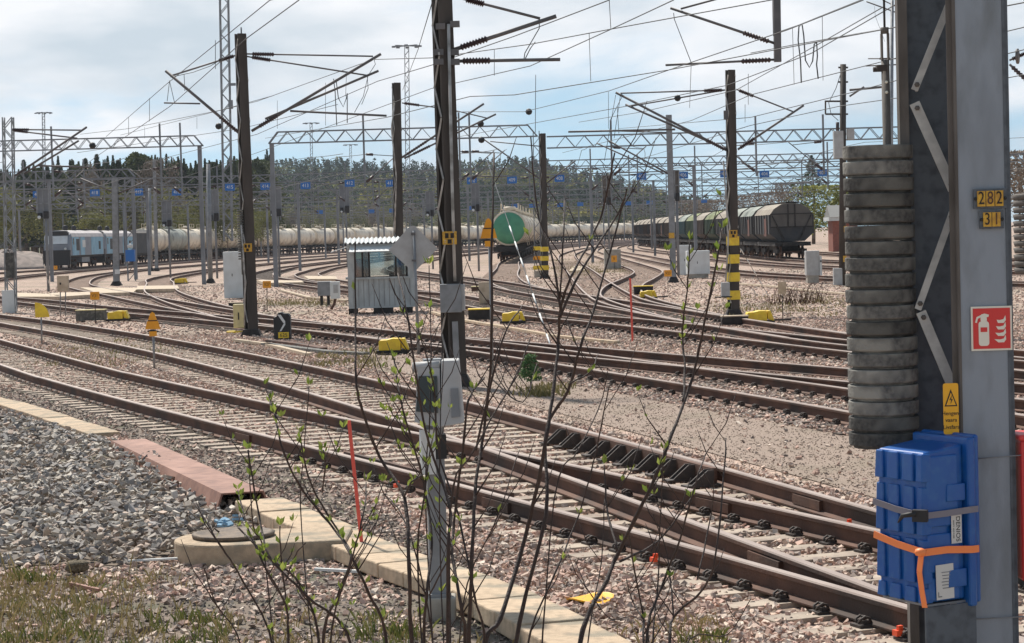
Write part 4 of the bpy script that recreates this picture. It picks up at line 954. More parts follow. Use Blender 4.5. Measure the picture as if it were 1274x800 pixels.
pl = MB(); c = ground(912, 396, .16); pl.box(c+Vector((.0, -.35, -.04)), (.68, .36, .20)); o_ = tag(pl.build('black_box', M['tar'], None, o=(c.x, c.y-.35, 0)), 'dark box with a pale lid in front of the yellow banded mast', 'box'); MB().box(c+Vector((0, -.35, .075)), (.70, .40, .03)).build('lid', M['wood_pale'], o_, o=(c.x, c.y-.35, 0))
# mast behind the hut
b_ = (497, 378); t, to, Y = mast(b_, (493, 103), .36, 'dark mast rising from behind the grey hut', rz=24); Y4 = Y
arm(t, to, Y, (500, 196), (602, 129), .042, (.06, .30)); arm(t, to, Y, (503, 197), (617, 142), .036, (.10, .28)); arm(t, to, Y, (500, 128), (560, 136), .026, (.05, .36), 'stay_tube'); arm(t, to, Y, (560, 136), (606, 147), .022, None, 'stay_tube')
MB().tube([at(491, 128, Y-.3), at(487, 160, Y-.3), at(493, 220, Y-.3), at(491, 290, Y-.3)], .03, 6).build('cable_conduit', M['lattice'], t, o=to)
# mast beside the green tank wagon
t, to, Y = mast((678, 346), (675, 166), .38, 'mast with yellow and black bands right of the green tank wagon', rz=20, stripes=3); Y5 = Y
arm(t, to, Y, (671, 222), (600, 172), .04, (.05, .25)); arm(t, to, Y, (680, 228), (716, 200), .04, (.05, .35)); arm(t, to, Y, (672, 182), (610, 176), .03, None, 'stay_tube')
# slim lattice post next to it
def lattice_post(base_px, top_y, w, label, name='lattice_mast', top_x=None, stripes=False, Yo=None, mt='galv_far'):
    b = ground(*base_px, 0) if Yo is None else at(base_px[0], base_px[1], Yo)
    H = at(top_x if top_x else base_px[0], top_y, b.y).z; zb = 0.0 if Yo is None else b.z; tx_ = at(top_x if top_x else base_px[0], top_y, b.y).x
    t = thing(name, (b.x, b.y, zb), label, 'lattice mast', 'lattice masts'); to = Vector(t.location)
    def P(a, c_, z): return Vector((b.x+(tx_-b.x)*(z-zb)/(H-zb)+a*w/2, b.y+c_*w/2, z))
    mb = MB()
    for a in (-1, 1):
        for c_ in (-1, 1): mb.bar(P(a, c_, zb), P(a, c_, H), max(.04, w*.13))
    mb.build('legs', M[mt], t, o=to)
    n = max(4, int((H-zb)/(w*1.15))); mb = MB()
    for i in range(n):
        z0, z1 = zb+(H-zb)*i/n, zb+(H-zb)*(i+1)/n; s = 1 if i % 2 else -1
        mb.bar(P(-s, -1, z0), P(s, -1, z1), max(.03, w*.09)); mb.bar(P(-s, 1, z0), P(s, 1, z1), max(.03, w*.09)); mb.bar(P(-1, -s, z0), P(-1, s, z1), max(.03, w*.09)); mb.bar(P(1, s, z0), P(1, -s, z1), max(.03, w*.09))
    mb.build('lacing', M[mt], t, o=to)
    return t, to, b.y
t, to, Y = lattice_post((669, 345), 163, .34, 'slim lattice post close to the left of the banded mast by the green tank', top_x=667); 
MB().tube([at(666, 165, Y), at(666.5, 93, Y)], .02, 6).build('aerial_rod', M['wire'], t, o=to)
c = at(669, 322, Y-.3)
for i in range(3): MB().box(at(668, 309+i*12, Y-.3), (.42, .04, .22)).build('warning_band', M['orange'] if i == 1 else M['yellow'], t, o=to)
MB().box(at(670, 341, Y-.2), (.5, .4, .35)).build('footing', M['concrete'], t, o=to)
# lattice mast at the left edge
t, to, Y = lattice_post((14, 388), 146, .36, 'lattice mast at the left edge with cantilevers reaching right', top_x=10, mt='galv'); 
arm(t, to, Y, (18, 219), (108, 158), .045, (.05, .2)); arm(t, to, Y, (30, 216), (98, 175), .04); arm(t, to, Y, (14, 161), (102, 162), .03, (.02, .25), 'stay_tube'); arm(t, to, Y, (14, 162), (96, 172), .03, (.05, .25), 'stay_tube'); arm(t, to, Y, (46, 206), (111, 208), .036, None, 'registration_arm')
MB().box(at(13, 330, Y-.25), (.30, .3, 1.0)).build('weight_stack', M['oldconc'], t, o=to)
MB().box(at(11.5, 376, Y-.1), (.46, .46, .95)).build('footing', M['white'], t, o=to)
for (base, ty, w, tx_, lab) in (((58, 300), 138, .3, 55, 'thin floodlight pole high above the left gantry'),):
    pass
# round and I-section posts
def post(base_px, top, w, label, name='steel_post', m='galv', foot=True, cat='steel post', rd=False, Y=None, group='grey catenary posts'):
    b = ground(*base_px, 0); q = at(top[0], top[1], b.y); H = q.z
    t = thing(name, (b.x, b.y, 0), label, cat, group); to = Vector(t.location)
    if rd: MB().tube([(b.x, b.y, -.03), q], [w/2, w*.42], 12).build('post', M[m], t, o=to)
    else:
        mb = MB(); mb.bar((b.x, b.y-w*.45, -.03), q+Vector((0, -w*.45, 0)), w, .02, up=(0, 1, 0)); mb.bar((b.x, b.y+w*.45, -.03), q+Vector((0, w*.45, 0)), w, .02, up=(0, 1, 0)); mb.bar((b.x, b.y, -.03), q, .03, w*.9, up=(0, 1, 0)); mb.build('post', M[m], t, o=to)
    if foot: MB().box((b.x, b.y, .12), (w*1.9, w*1.9, .26), taper=.6).build('footing', M['tar'], t, o=to)
    return t, to, b.y
t, to, Y = post((838, 351), (832, 143), .27, 'grey steel post with two cantilevers left of the white cabinets')
arm(t, to, Y, (833, 217), (757, 175), .04, (.03, .22)); arm(t, to, Y, (826, 216), (742, 178), .034); arm(t, to, Y, (832, 165), (770, 163), .03, None, 'stay_tube')
MB().box(at(835.5, 293, Y-.2), (.26, .03, .26)).build('number_plate', M['platey'], t, o=to)
t, to, Y = post((145, 355), (143, 222), .36, 'stout grey post in front of the second blue locomotive'); MB().box(at(146, 338, Y-.3), (.3, .1, .28)).build('junction_box', M['white'], t, o=to)
arm(t, to, Y, (146, 241), (100, 222), .05, (.04, .3)); arm(t, to, Y, (146, 241), (190, 222), .05, (.04, .3))
post((188, 337), (186, 234), .32, 'pale round post left of the first cream tank wagon', rd=True); post((195, 337), (192, 198), .30, 'tall grey post touching the first cream tank wagon'); post((262, 352), (259, 204), .30, 'grey post beside the tall white relay cabinet group', rd=True)
t, to, Y = post((1048, 354), (1049, 80), .30, 'dark wooden pole with transformer boxes left of the weight stack', name='wooden_pole', m='mast', rd=True, foot=False, cat='pole', group=None)
MB().box(at(1043, 180, Y), (.40, .35, 1.15)).build('transformer_tank', M['cabgrey'], t, o=to, bevel=.02); MB().tube([at(1042, 165, Y), at(1042, 152, Y)], .07, 8).build('insulator', M['insul'], t, o=to)
MB().box(at(1058, 167, Y), (.30, .3, .45)).build('switch_box', M['cabgrey'], t, o=to, bevel=.02)
for y in (84, 102, 126, 142): MB().bar(at(1027 if y > 110 else 1043, y, Y), at(1055, y, Y), .07, .07).build('cross_arm', M['mast'], t, o=to)
MB().bar(at(1027, 125, Y), at(1027, 142, Y), .06, .06).build('cross_arm', M['mast'], t, o=to)
MB().tube([at(1048, 85, Y), at(1040, 110, Y), at(1031, 128, Y), at(1034, 142, Y), at(1043, 150, Y)], .015, 5).build('cable', M['wire'], t, o=to)
c = at(1052, 285, Y-.2); MB().box(c, (.14, .02, .26)).build('number_plate', M['platey'], t, o=to); c = at(1051, 322, Y-.2); MB().box(c, (.14, .02, .26)).build('number_plate', M['platey'], t, o=to)
arm(t, to, Y, (1057, 112), (1100, 108), .05, None); arm(t, to, Y, (1057, 120), (1075, 108), .04, None)
c = at(1042, 339, Y-.6); tag(MB().box((c.x, c.y, .35), (.36, .3, .7)).build('small_cabinet', M['cabgrey'], None, o=(c.x, c.y, 0), bevel=.02), 'small grey box at the foot of the wooden pole', 'cabinet')

# near gantry whose drop post hangs into the top of the picture
YG = 47.0; gb2 = at(966, 0, YG)
t = thing('catenary_gantry', (9.8, YG, 0), 'near gantry whose drop post and cantilevers hang into the top of the view', 'gantry'); to = Vector(t.location)
zb_ = 9.2
MB().box((9.8, YG, zb_/2), (.3, .3, zb_)).build('leg', M['galv'], t, o=to); MB().box((22, YG, zb_/2), (.3, .3, zb_)).build('leg', M['galv'], t, o=to)
mb = MB()
for dz in (0, .6): mb.bar((4.0, YG, zb_+dz), (22, YG, zb_+dz), .12)
for i in range(30): mb.bar((4+.6*i, YG, zb_+(.6 if i % 2 else 0)), (4.6+.6*i, YG, zb_+(0 if i % 2 else .6)), .06)
mb.build('lattice_beam', M['galv'], t, o=to)
MB().bar((gb2.x+.02, YG, zb_), at(967.5, 77, YG), .15, .15).build('drop_post', M['tubegrey'], t, o=to)
arm(t, to, YG, (967, 55), (834, 10), .03, (.08, .32)); arm(t, to, YG, (967, 74), (828, 81), .026, (.06, .32), 'registration_arm'); arm(t, to, YG, (968, -22), (847, 11), .022, None, 'stay_tube')
hang(t, to, YG, [(838, 16), (839, 24), (860, 78)]); hang(t, to, YG, [(961, 0), (962, 45)], .006)

# far cantilever set beyond the weights
t, to, Y = post((1108, 340), (1110, 0), .2, 'far grey post beyond the hanging weights with cantilevers at its top', foot=False, rd=True)
arm(t, to, Y, (1127, 20), (1078, 2), .035); arm(t, to, Y, (1127, 14), (1098, 0), .03); arm(t, to, Y, (1127, 73), (1080, 73), .03, (.4, .7)); arm(t, to, Y, (1127, 80), (1077, 82), .035)
hang(t, to, Y, [(1088, 8), (1089, 20), (1101, 52)])
t, to, Y = post((1290, 352), (1290, -20), .25, 'post hidden right of the column with insulators showing at the edge', foot=False, rd=True)
arm(t, to, Y, (1290, 112), (1256, 80), .05, (.1, .9), 'cantilever_tube', .1); arm(t, to, Y, (1290, 60), (1256, 75), .04, (.4, .9), 'stay_tube', .09)
MB().lathe([(.05, -.05), (.30, -.04), (.30, .04), (.05, .05)], at(1266, 70, Y-.3), 16, axis=Matrix.Rotation(PI/2, 3, 'Y') @ Matrix.Rotation(.4, 3, 'X')).build('tension_wheel', M['tubegrey'], t, o=to)

# ------------------------------------------------------------ gantries across the yard
def gantry(Y, x0, x1, zc, legs, label, drops=(), depth=.62, zl=None, mw=.06, chamfer=True, seg=1.0, name='catenary_gantry', sl=0.0):
    t = thing(name, (legs[0] if legs else x0, Y, 0), label, 'gantry', 'catenary gantries across the yard'); to = Vector(t.location)
    mb = MB(); dy = .22
    for s in (-1, 1):
        for dz in (0, -depth): mb.bar((x0+(.5 if dz == 0 and chamfer else 0), Y+s*dy, zc+dz), (x1-(.5 if dz == 0 and chamfer else 0), Y+s*dy, zc+dz), mw)
        n = int((x1-x0-1)/seg)
        for i in range(n):
            xa, xb = x0+.5+(x1-x0-1)*i/n, x0+.5+(x1-x0-1)*(i+1)/n; xm_ = (xa+xb)/2
            mb.bar((xa, Y+s*dy, zc-depth), (xm_, Y+s*dy, zc), mw*.6); mb.bar((xm_, Y+s*dy, zc), (xb, Y+s*dy, zc-depth), mw*.6)
        if chamfer: mb.bar((x0, Y+s*dy, zc-depth), (x0+.5, Y+s*dy, zc), mw); mb.bar((x1, Y+s*dy, zc-depth), (x1-.5, Y+s*dy, zc), mw)
    mb.build('lattice_beam', M['galv_far'], t, o=to)
    for x in legs: MB().bar((x, Y, -.03), (x, Y, zc-depth), .23, .26, up=(0, 1, 0)).build('leg', M['galv_far'], t, o=to)
    for (x, side) in drops:
        mb = MB(); mb.bar((x, Y, zc+.8), (x, Y, 5.3), .10); mb.build('drop_post', M['galv_far'], t, o=to)
        mb = MB(); L = 1.9*side
        mb.tube([(x, Y, 5.5), (x+L, Y, 7.1)], .03, 5); mb.tube([(x, Y, 7.1), (x+L*.9, Y, 6.95)], .022, 5); mb.tube([(x+L*.25, Y, 5.75), (x+L*1.05, Y, 5.65)], .022, 5); mb.build('cantilever', M['tubegrey'], t, o=to)
        MB().tube([(x+L*.05, Y, 5.58), (x+L*.25, Y, 5.9)], .085, 6).build('insulator', M['insul'], t, o=to); MB().tube([(x+L*.06, Y, 7.09), (x+L*.26, Y, 7.06)], .08, 6).build('insulator', M['insul'], t, o=to)
    return t
def span(Y, pxa, pya, pxb): return at(pxa, pya, Y).x, at(pxb, pya, Y).x
Y1 = 132; zA = at(125, 172, Y1).z; xa, xb = span(Y1, -120, 172, 252)
gantry(Y1, xa, xb, zA, [xb-.2, xa+.2], 'nearest gantry at the left, its right leg in front of the tank train', drops=[(at(65, 200, Y1).x, 1), (at(200, 200, Y1).x, -1), (at(225, 190, Y1).x, -1)])
Y2 = 119; zB = at(500, 160, Y2).z; xa, xb = span(Y2, 334, 160, 668)
gantry(Y2, xa, xb, zB, [xa+.15], 'front gantry between the dark riveted mast and the green tank wagon', drops=[(at(452, 160, Y2).x, 1), (at(571, 160, Y2).x, 1), (at(584, 160, Y2).x, 1)])
zC = at(900, 164, Y2).z; xa, xb = span(Y2, 680, 165, 1200)
gantry(Y2, xa, xb, zC, [xb-.2], 'gantry running right from the banded mast towards the column', drops=[(at(760, 160, Y2).x, 1), (at(940, 160, Y2).x, -1), (at(1024, 160, Y2).x, -1)], chamfer=False)
Y3 = 158
zD = at(60, 213, Y3).z; xa, xb = span(Y3, -120, 213, 168); gantry(Y3, xa, xb, zD, [xa+.2, xb-.2, at(60, 213, Y3).x], 'second gantry at the left behind the tall signal', drops=[(at(105, 240, Y3).x, -1), (at(30, 240, Y3).x, 1)])
zE = at(900, 194, Y3).z; xa, xb = span(Y3, 660, 194, 1210); gantry(Y3, xa, xb, zE, [at(863, 200, Y3).x, xb-.2], 'second gantry on the right above the white cabinets', drops=[(at(735, 220, Y3).x, 1), (at(865, 220, Y3).x, -1), (at(1030, 220, Y3).x, -1)], chamfer=False)
# the line of gantries that carries the blue track plates, then the rows behind it
YP_ = 178
far = [(YP_, 7.9, -70, 60), (214, 8.0, -62, 60), (252, 8.1, -66, 62), (292, 8.2, -66, 66), (340, 8.3, -70, 70), (395, 8.4, -66, 76), (455, 8.6, -70, 84), (530, 8.8, -70, 96), (610, 9, -60, 100)]
TC = {k: TRACKS[k] for k in ('U', 'X', 'R' if 'R' in TRACKS else 'K', 'Q', 'P', 'G', 'V', 'S', 'W1', 'W2', 'W3', 'W4', 'Z', 'L')}
def tx_at(P, Y): 
    o_ = np.argsort(P[:, 1]); return float(np.interp(Y, P[o_, 1], P[o_, 0]))
for i, (Yf, zf_, x0, x1) in enumerate(far):
    xs = sorted(tx_at(P, Yf) for P in TC.values() if P[:, 1].max() > Yf and P[:, 1].min() < Yf)
    legs = [x0+.2]; last = x0
    for a_, b_ in zip(xs, xs[1:]):
        if b_-a_ > 3.9 and (a_+b_)/2-last > 11: legs.append((a_+b_)/2); last = legs[-1]
    legs.append(x1-.2)
    dr = [(x+(1.9 if j % 2 else -1.9), -1 if j % 2 else 1) for j, x in enumerate(xs)]
    dr = [d_ for d_ in dr if all(abs(d_[0]-l_) > .5 for l_ in legs)]
    gantry(Yf, x0, x1, zf_, legs, '%s full width gantry back from the front row, counted at the blue number plates' % ordinal(i), drops=dr, mw=.075, seg=1.7 if Yf < 300 else 2.4, chamfer=False)
# blue track number plates
def blue_plate(px, py, Y, s, w, h, label, grp):
    c = at(px, py, Y-.5); t = thing('track_number_plate', c, label, 'number plate', grp)
    MB().box(c, (w, .03, h)).build('plate', M['plateblue'], t, o=c)
    MB().bar(c+Vector((0, .03, 0)), Vector((c.x, c.y+.03, 7.3)), .05).build('hanger', M['galv_far'], t, o=c)
    if s: text_mb(s, h*.72, facing(c+Vector((0, -.018, 0))), depth=.004, sx=.9).build('digits', M['white'], t, o=c)
for px_, py_, s in ((47, 242, '419'), (118, 240, '418'), (172, 239, '417'), (220, 239, '416'), (286, 233, '415'), (330, 232, '414'), (380, 231, '413'), (435, 228, '412'), (486, 228, '411'), (587, 225, '410'), (637, 224, '409'), (696, 222, '408'), (798, 219.5, '407'), (850, 218, '406'), (902, 216.5, '405'), (951, 216.5, '404'), (1023, 215, '403')):
    blue_plate(px_, py_, YP_, s, .80, .56, 'blue track number plate reading %s on the front plate row' % s, 'blue plates of the front row')
for j, (px_, py_) in enumerate(((398, 264), (462, 263), (488, 262), (585, 259), (640, 256), (662, 256), (697, 255), (722, 254), (782, 253), (808, 252), (876, 250))):
    blue_plate(px_, py_, 340, '', .95, .6, 'small distant blue plate, %s from the left in the back row' % ordinal(j), 'blue plates of the back row')

# ------------------------------------------------------------ overhead lines
def wires(label, pairs, r=.011, droppers=(), grp='overhead lines'):
    a0 = pairs[0][0]; p0 = at(*a0)
    t = thing('overhead_line', p0, label, 'overhead line', grp)
    for k_, pl_ in enumerate(pairs):
        pts_ = [at(*q) for q in pl_]; nm = 'messenger_wire' if k_ == 0 else 'contact_wire'
        out_ = [pts_[0]]
        for a_, b_ in zip(pts_, pts_[1:]):
            n = 8
            for i in range(1, n+1):
                u_ = i/n; p_ = a_.lerp(b_, u_); out_.append(p_)
        MB().tube(out_, r, 4, cap=False).build(nm, M['wire'], t, o=p0)
    for (xa, ya, Ya, xb, yb, Yb) in droppers: MB().tube([at(xa, ya, Ya), at(xb, yb, Yb)], r*.6, 4).build('dropper', M['wire'], t, o=p0)
    return t
wires('line over the second track, rising to the top left past the dark mast', [[(380, -10, 36), (336, 0, 38), (208, 104, YL), (132, 170, 82)], [(372, 0, 36), (305, 49, 40), (212, 132, YL), (124, 192, 82), (60, 238, 120)]], .011,
      [(186, 122, 60, 186, 151, 60), (160, 146, 68, 160, 168, 68), (268, 50, 46, 268, 86, 46)])
wires('line over the tracks at mid height, from the twin cantilevers up to the right', [[(150, 168, 120), (320, 126, 75), (464, 74, YL), (537, 72, 50), (660, 55, 46), (761, 36, 42), (959, 0, 36), (1010, -12, 34)], [(180, 203, 120), (320, 167, 70), (470, 145-44, YL), (537, 81, 48), (640, 45, 42), (758, 0, 35)]], .010,
      [(405, 103, 62, 405, 135, 62), (431, 92, 60, 430, 120, 60), (615, 62, 47, 615, 94, 47), (758, 0, 37, 760, 36, 41), (733, 41, 43, 735, 101, 47)])
wires('line passing under the twin cantilevers to the upper right corner', [[(200, 230, 140), (320, 190, 90), (537, 110, 60), (660, 82, 48), (761, 36, 40), (838, 0, 35)], [(330, 172, 110), (481, 146, YL), (585, 120, 50), (640, 118, 48), (832, 87, YG), (980, 59, 42), (1124, 32, 36), (1290, 0, 30)]], .010,
      [(345, 125, 70, 345, 160, 70), (405, 120, 65, 405, 156, 65)])
wires('line from the ball insulators left of the banded mast to the top right', [[(560, 139, 90), (652, 139, 75), (758, 113, 60), (838, 85, YG), (980, 37, 38), (1074, 0, 33)], [(560, 172, 100), (780, 132, 60), (905, 106, 52), (1010, 66, 42), (1124, 0, 34)]], .010, [(757, 114, 60, 757, 160, 60), (860, 78, 47, 858, 134, 55)])
wires('line from the right mast towards the weights', [[(720, 152, 90), (800, 139, 70), (916, 112, 58), (1027, 50, 44), (1100, 8, 36)], [(700, 190, 110), (860, 150, 70), (934, 118, 56), (1124, 70, 45), (1290, 30, 38)]], .010, [(931, 92, 52, 931, 130, 56)])
wires('line low on the right between the right mast and the pole', [[(770, 160, 110), (934, 146, 60), (1060, 115, 50), (1127, 97, 46), (1290, 58, 40)], [(740, 215, 150), (934, 156, 60), (1045, 132, 56), (1130, 120, 50), (1290, 90, 45)]], .010, [(927, 130, 58, 927, 152, 60)])
# looped jumper cables hanging right of the drop post
t = wires('line carrying the looped jumper cables right of the drop post', [[(968, 40, 50), (994, 31, 48), (1071, 0, 40)], [(934, 66, 52), (986, 56, 50), (1124, 32, 42)]], .010, [(986, 35, 48, 988, 105, 50), (1023, 20, 45, 1024, 100, 49)])
MB().tube([at(x, y, 49) for x, y in ((997, 103), (996, 75), (993, 50), (994, 33), (998, 31), (1000, 45), (1002, 75), (1007, 84), (1011, 76), (1013, 55), (1016, 52), (1017, 70), (1016, 80), (1018, 98))], .016, 5).build('jumper_cable', M['wire'], t, o=t.location)
wires('thin line over the far left tracks', [[(100, 167, 110), (160, 160, 100), (275, 137, 80), (340, 119, 70)], [(96, 190, 110), (300, 160, 90), (420, 130, 70)]], .011, [(180, 158, 95, 180, 172, 95), (245, 146, 85, 245, 160, 85)])
# two ball insulators and weights on the wires
for px_, py_, Y_, lab in ((658, 139, 75, 'round insulator on the wire left of the aerial rod'), (843, 122, 58, 'round insulator on the wire left of the right mast'), (272, 157, 84, 'round insulator beside the dark left mast'), (115, 181, 100, 'round insulator in front of the nearest left gantry'), (598, 154, 95, 'round insulator left of the banded mast'), (599, 174, 95, 'lower round insulator left of the banded mast')):
    c = at(px_, py_, Y_); rr_ = 4.2*Y_/FPX
    tag(MB().lathe([(.1*rr_, -rr_), (.75*rr_, -.7*rr_), (rr_, 0), (.75*rr_, .7*rr_), (.1*rr_, rr_)], c, 10, axis=Matrix.Rotation(PI/2, 3, 'Y')).build('ball_insulator', M['black'], None, o=c), lab, 'insulator', 'ball insulators on the wires')
# bulk of thin far wiring along each far track
for nm, P in list(TC.items()):
    if nm == 'L' or nm == 'W4': pass
    S_ = resample(P, 4.0); S_ = S_[(S_[:, 1] > 100) & (S_[:, 1] < 600)]
    if len(S_) < 3: continue
    t = thing('overhead_line', (S_[0][0], S_[0][1], 5.6), 'overhead line hung from the gantries above the ' + {'U': 'crossing track at the left', 'X': 'sharply bent track', 'K': 'long track past the hut', 'Q': 'track bending behind the hut', 'P': 'track left of the green tank wagon', 'G': 'green tank wagon', 'V': 'straight track by the green tank', 'S': 'double bend track', 'W1': 'track behind the white cabinets', 'W2': 'track beside the hoppers', 'W3': 'hopper wagons', 'W4': 'outermost right track', 'Z': 'track ahead of the locomotives', 'L': 'locomotives and cream tank train'}[nm], 'overhead line', 'overhead lines'); to = Vector(t.location)
    MB().tube([(x, y, 5.6) for x, y in S_], .014, 4, cap=False).build('contact_wire', M['wire'], t, o=to)
    MB().tube([(x, y, 6.95-.45*math.sin(PI*((y-118) % 40)/40)) for x, y in S_], .014, 4, cap=False).build('messenger_wire', M['wire'], t, o=to)

# ------------------------------------------------------------ towers
t, to, Y = lattice_post((284, 300), -20, .95, 'tall telecom lattice tower rising out of the top left', top_x=278.5, Yo=250, mt='galv_far', name='lattice_tower')
MB().box(at(287, 130, 249), (.5, .3, 1.0)).build('antenna_panel', M['galv_far'], t, o=to); MB().box(at(290, 105, 249), (.6, .3, .3)).build('antenna_panel', M['galv_far'], t, o=to)
def light_tower(px, ytop, Y, w, label, yb=290):
    b = at(px, yb, Y); tp = at(px-2, ytop, Y)
    t, to, _ = lattice_post((px, yb), ytop, w, label, name='light_tower', Yo=Y, top_x=px-2)
    mb = MB(); c = Vector((tp.x, Y, tp.z)); R_ = w*3.2
    for i in range(8):
        a = 2*PI*i/8; p_ = c+Vector((R_*math.cos(a), R_*math.sin(a), 0)); mb.bar(c, p_, w*.18); mb.box(p_+Vector((0, 0, -.1)), (w*.9, w*.7, w*.4))
    mb.build('lamp_crown', M['galv_far'], t, o=to)
    return t
light_tower(508, 57, 330, .62, 'tallest floodlight tower with a round crown of lamps'); light_tower(389, 153, 520, .55, 'small floodlight tower far behind the left portal'); light_tower(438, 180, 640, .6, 'smallest floodlight tower on the skyline')
light_tower(56, 140, 340, .38, 'floodlight tower with a side lamp above the left trees')

# ------------------------------------------------------------ signals
def signal(px, ytop, ybox, ybase, Y, label, w=.95):
    b = at(px, ybase, Y); b.z = 0; t = thing('signal', (b.x, Y, 0), label, 'signal', 'main signals with tall screens'); to = Vector(t.location)
    zt, zb2_ = at(px, ytop, Y).z, at(px, ybox, Y).z
    MB().tube([(b.x+.1, Y+.1, 0), (b.x+.1, Y+.1, zt)], .075, 8).build('post', M['galv_far'], t, o=to)
    mb = MB(); hh_ = zt-zb2_; lw = w*.5
    for s in (-1, 0, 1): mb.bar((b.x+s*lw, Y, zb2_), (b.x+s*lw, Y, zt), .06)
    for z in (zb2_, (zb2_+zt)/2, zt): mb.bar((b.x-lw, Y, z), (b.x+lw, Y, z), .06)
    mb.build('screen_frame', M['galv'], t, o=to)
    mb = MB(); mb.box((b.x, Y+.03, (zb2_+zt)/2), (w*.96, .02, hh_*.97)); mb.build('mesh_screen', M['coledge'] if px > 700 else M['galv_far'], t, o=to)
    hd = MB()
    hd.box((b.x+w*.27, Y-.1, zb2_+hh_*.10), (w*.40, .25, hh_*.26)); hd.build('signal_head', M['black'], t, o=to)
    hd = MB(); hd.box((b.x-w*.30, Y-.1, zb2_+hh_*.07), (w*.34, .25, hh_*.20)); hd.build('signal_head', M['black'], t, o=to)
    MB().lathe([(.0, 0), (.10, .0), (.10, .05), (0, .05)], (b.x-w*.30, Y-.26, zb2_+hh_*.02), 8, axis=Matrix.Rotation(PI/2, 3, 'X')).build('lamp', M['white'], t, o=to)
    return t
signal(57, 235, 271, 345, 122, 'signal with a tall glassy screen in front of the locomotive', .62); signal(210, 250, 281, 338, 160, 'small dark signal above the first cream tank wagon', .7); signal(268, 236, 274, 338, 150, 'signal half hidden left of the dark riveted mast', .75); signal(346, 232, 268, 342, 150, 'signal with white side rail right of the left portal leg', .75)
signal(430, 230, 264, 300, 190, 'signal standing above the left part of the hut roof', .85); signal(537, 238, 268, 330, 165, 'signal between the hut sign and the middle mast', .62); signal(594, 228, 262, 335, 150, 'signal left of the green tank wagon', .55); signal(757, 218, 254, 326, 160, 'signal in the middle distance above the end of the cream tank train', .62); signal(842, 212, 249, 335, 118, 'brown screened signal behind the grey post by the white cabinets', .48)

# ------------------------------------------------------------ rolling stock (local +Y runs along the track, z=0 on the rail top)
def curve_pos(P, s):
    L = np.r_[0, np.cumsum(np.linalg.norm(np.diff(P, axis=0), axis=1))]
    x, y = np.interp(s, L, P[:, 0]), np.interp(s, L, P[:, 1]); x2, y2 = np.interp(s+3, L, P[:, 0]), np.interp(s+3, L, P[:, 1])
    return x, y, math.atan2(-(x2-x), y2-y)
def s_at(P, Y):
    L = np.r_[0, np.cumsum(np.linalg.norm(np.diff(P, axis=0), axis=1))]; return float(np.interp(Y, P[:, 1], L))
def bogie(t, y, axles=(-.92, .92)):
    b = MB()
    for s in (-1, 1): b.box((s*1.0, y, .55), (.16, 2.6, .28)); b.box((s*1.02, y, .40), (.14, .9, .35))
    b.box((0, y, .62), (2.0, .5, .25)); bo_ = b.build('bogie', M['tar'], t)
    for a in axles:
        w = MB()
        for s in (-1, 1): w.lathe([(.1, -.06), (.46, -.06), (.475, .0), (.46, .07), (.1, .07)], (s*.80, y+a, .475), 16, axis=Matrix.Rotation(PI/2, 3, 'Y'))
        w.tube([(-.8, y+a, .475), (.8, y+a, .475)], .08, 6); w.build('wheelset', M['rust'], bo_)
AX_Y = Matrix.Rotation(-PI/2, 3, 'X')      # lathe axis along +Y
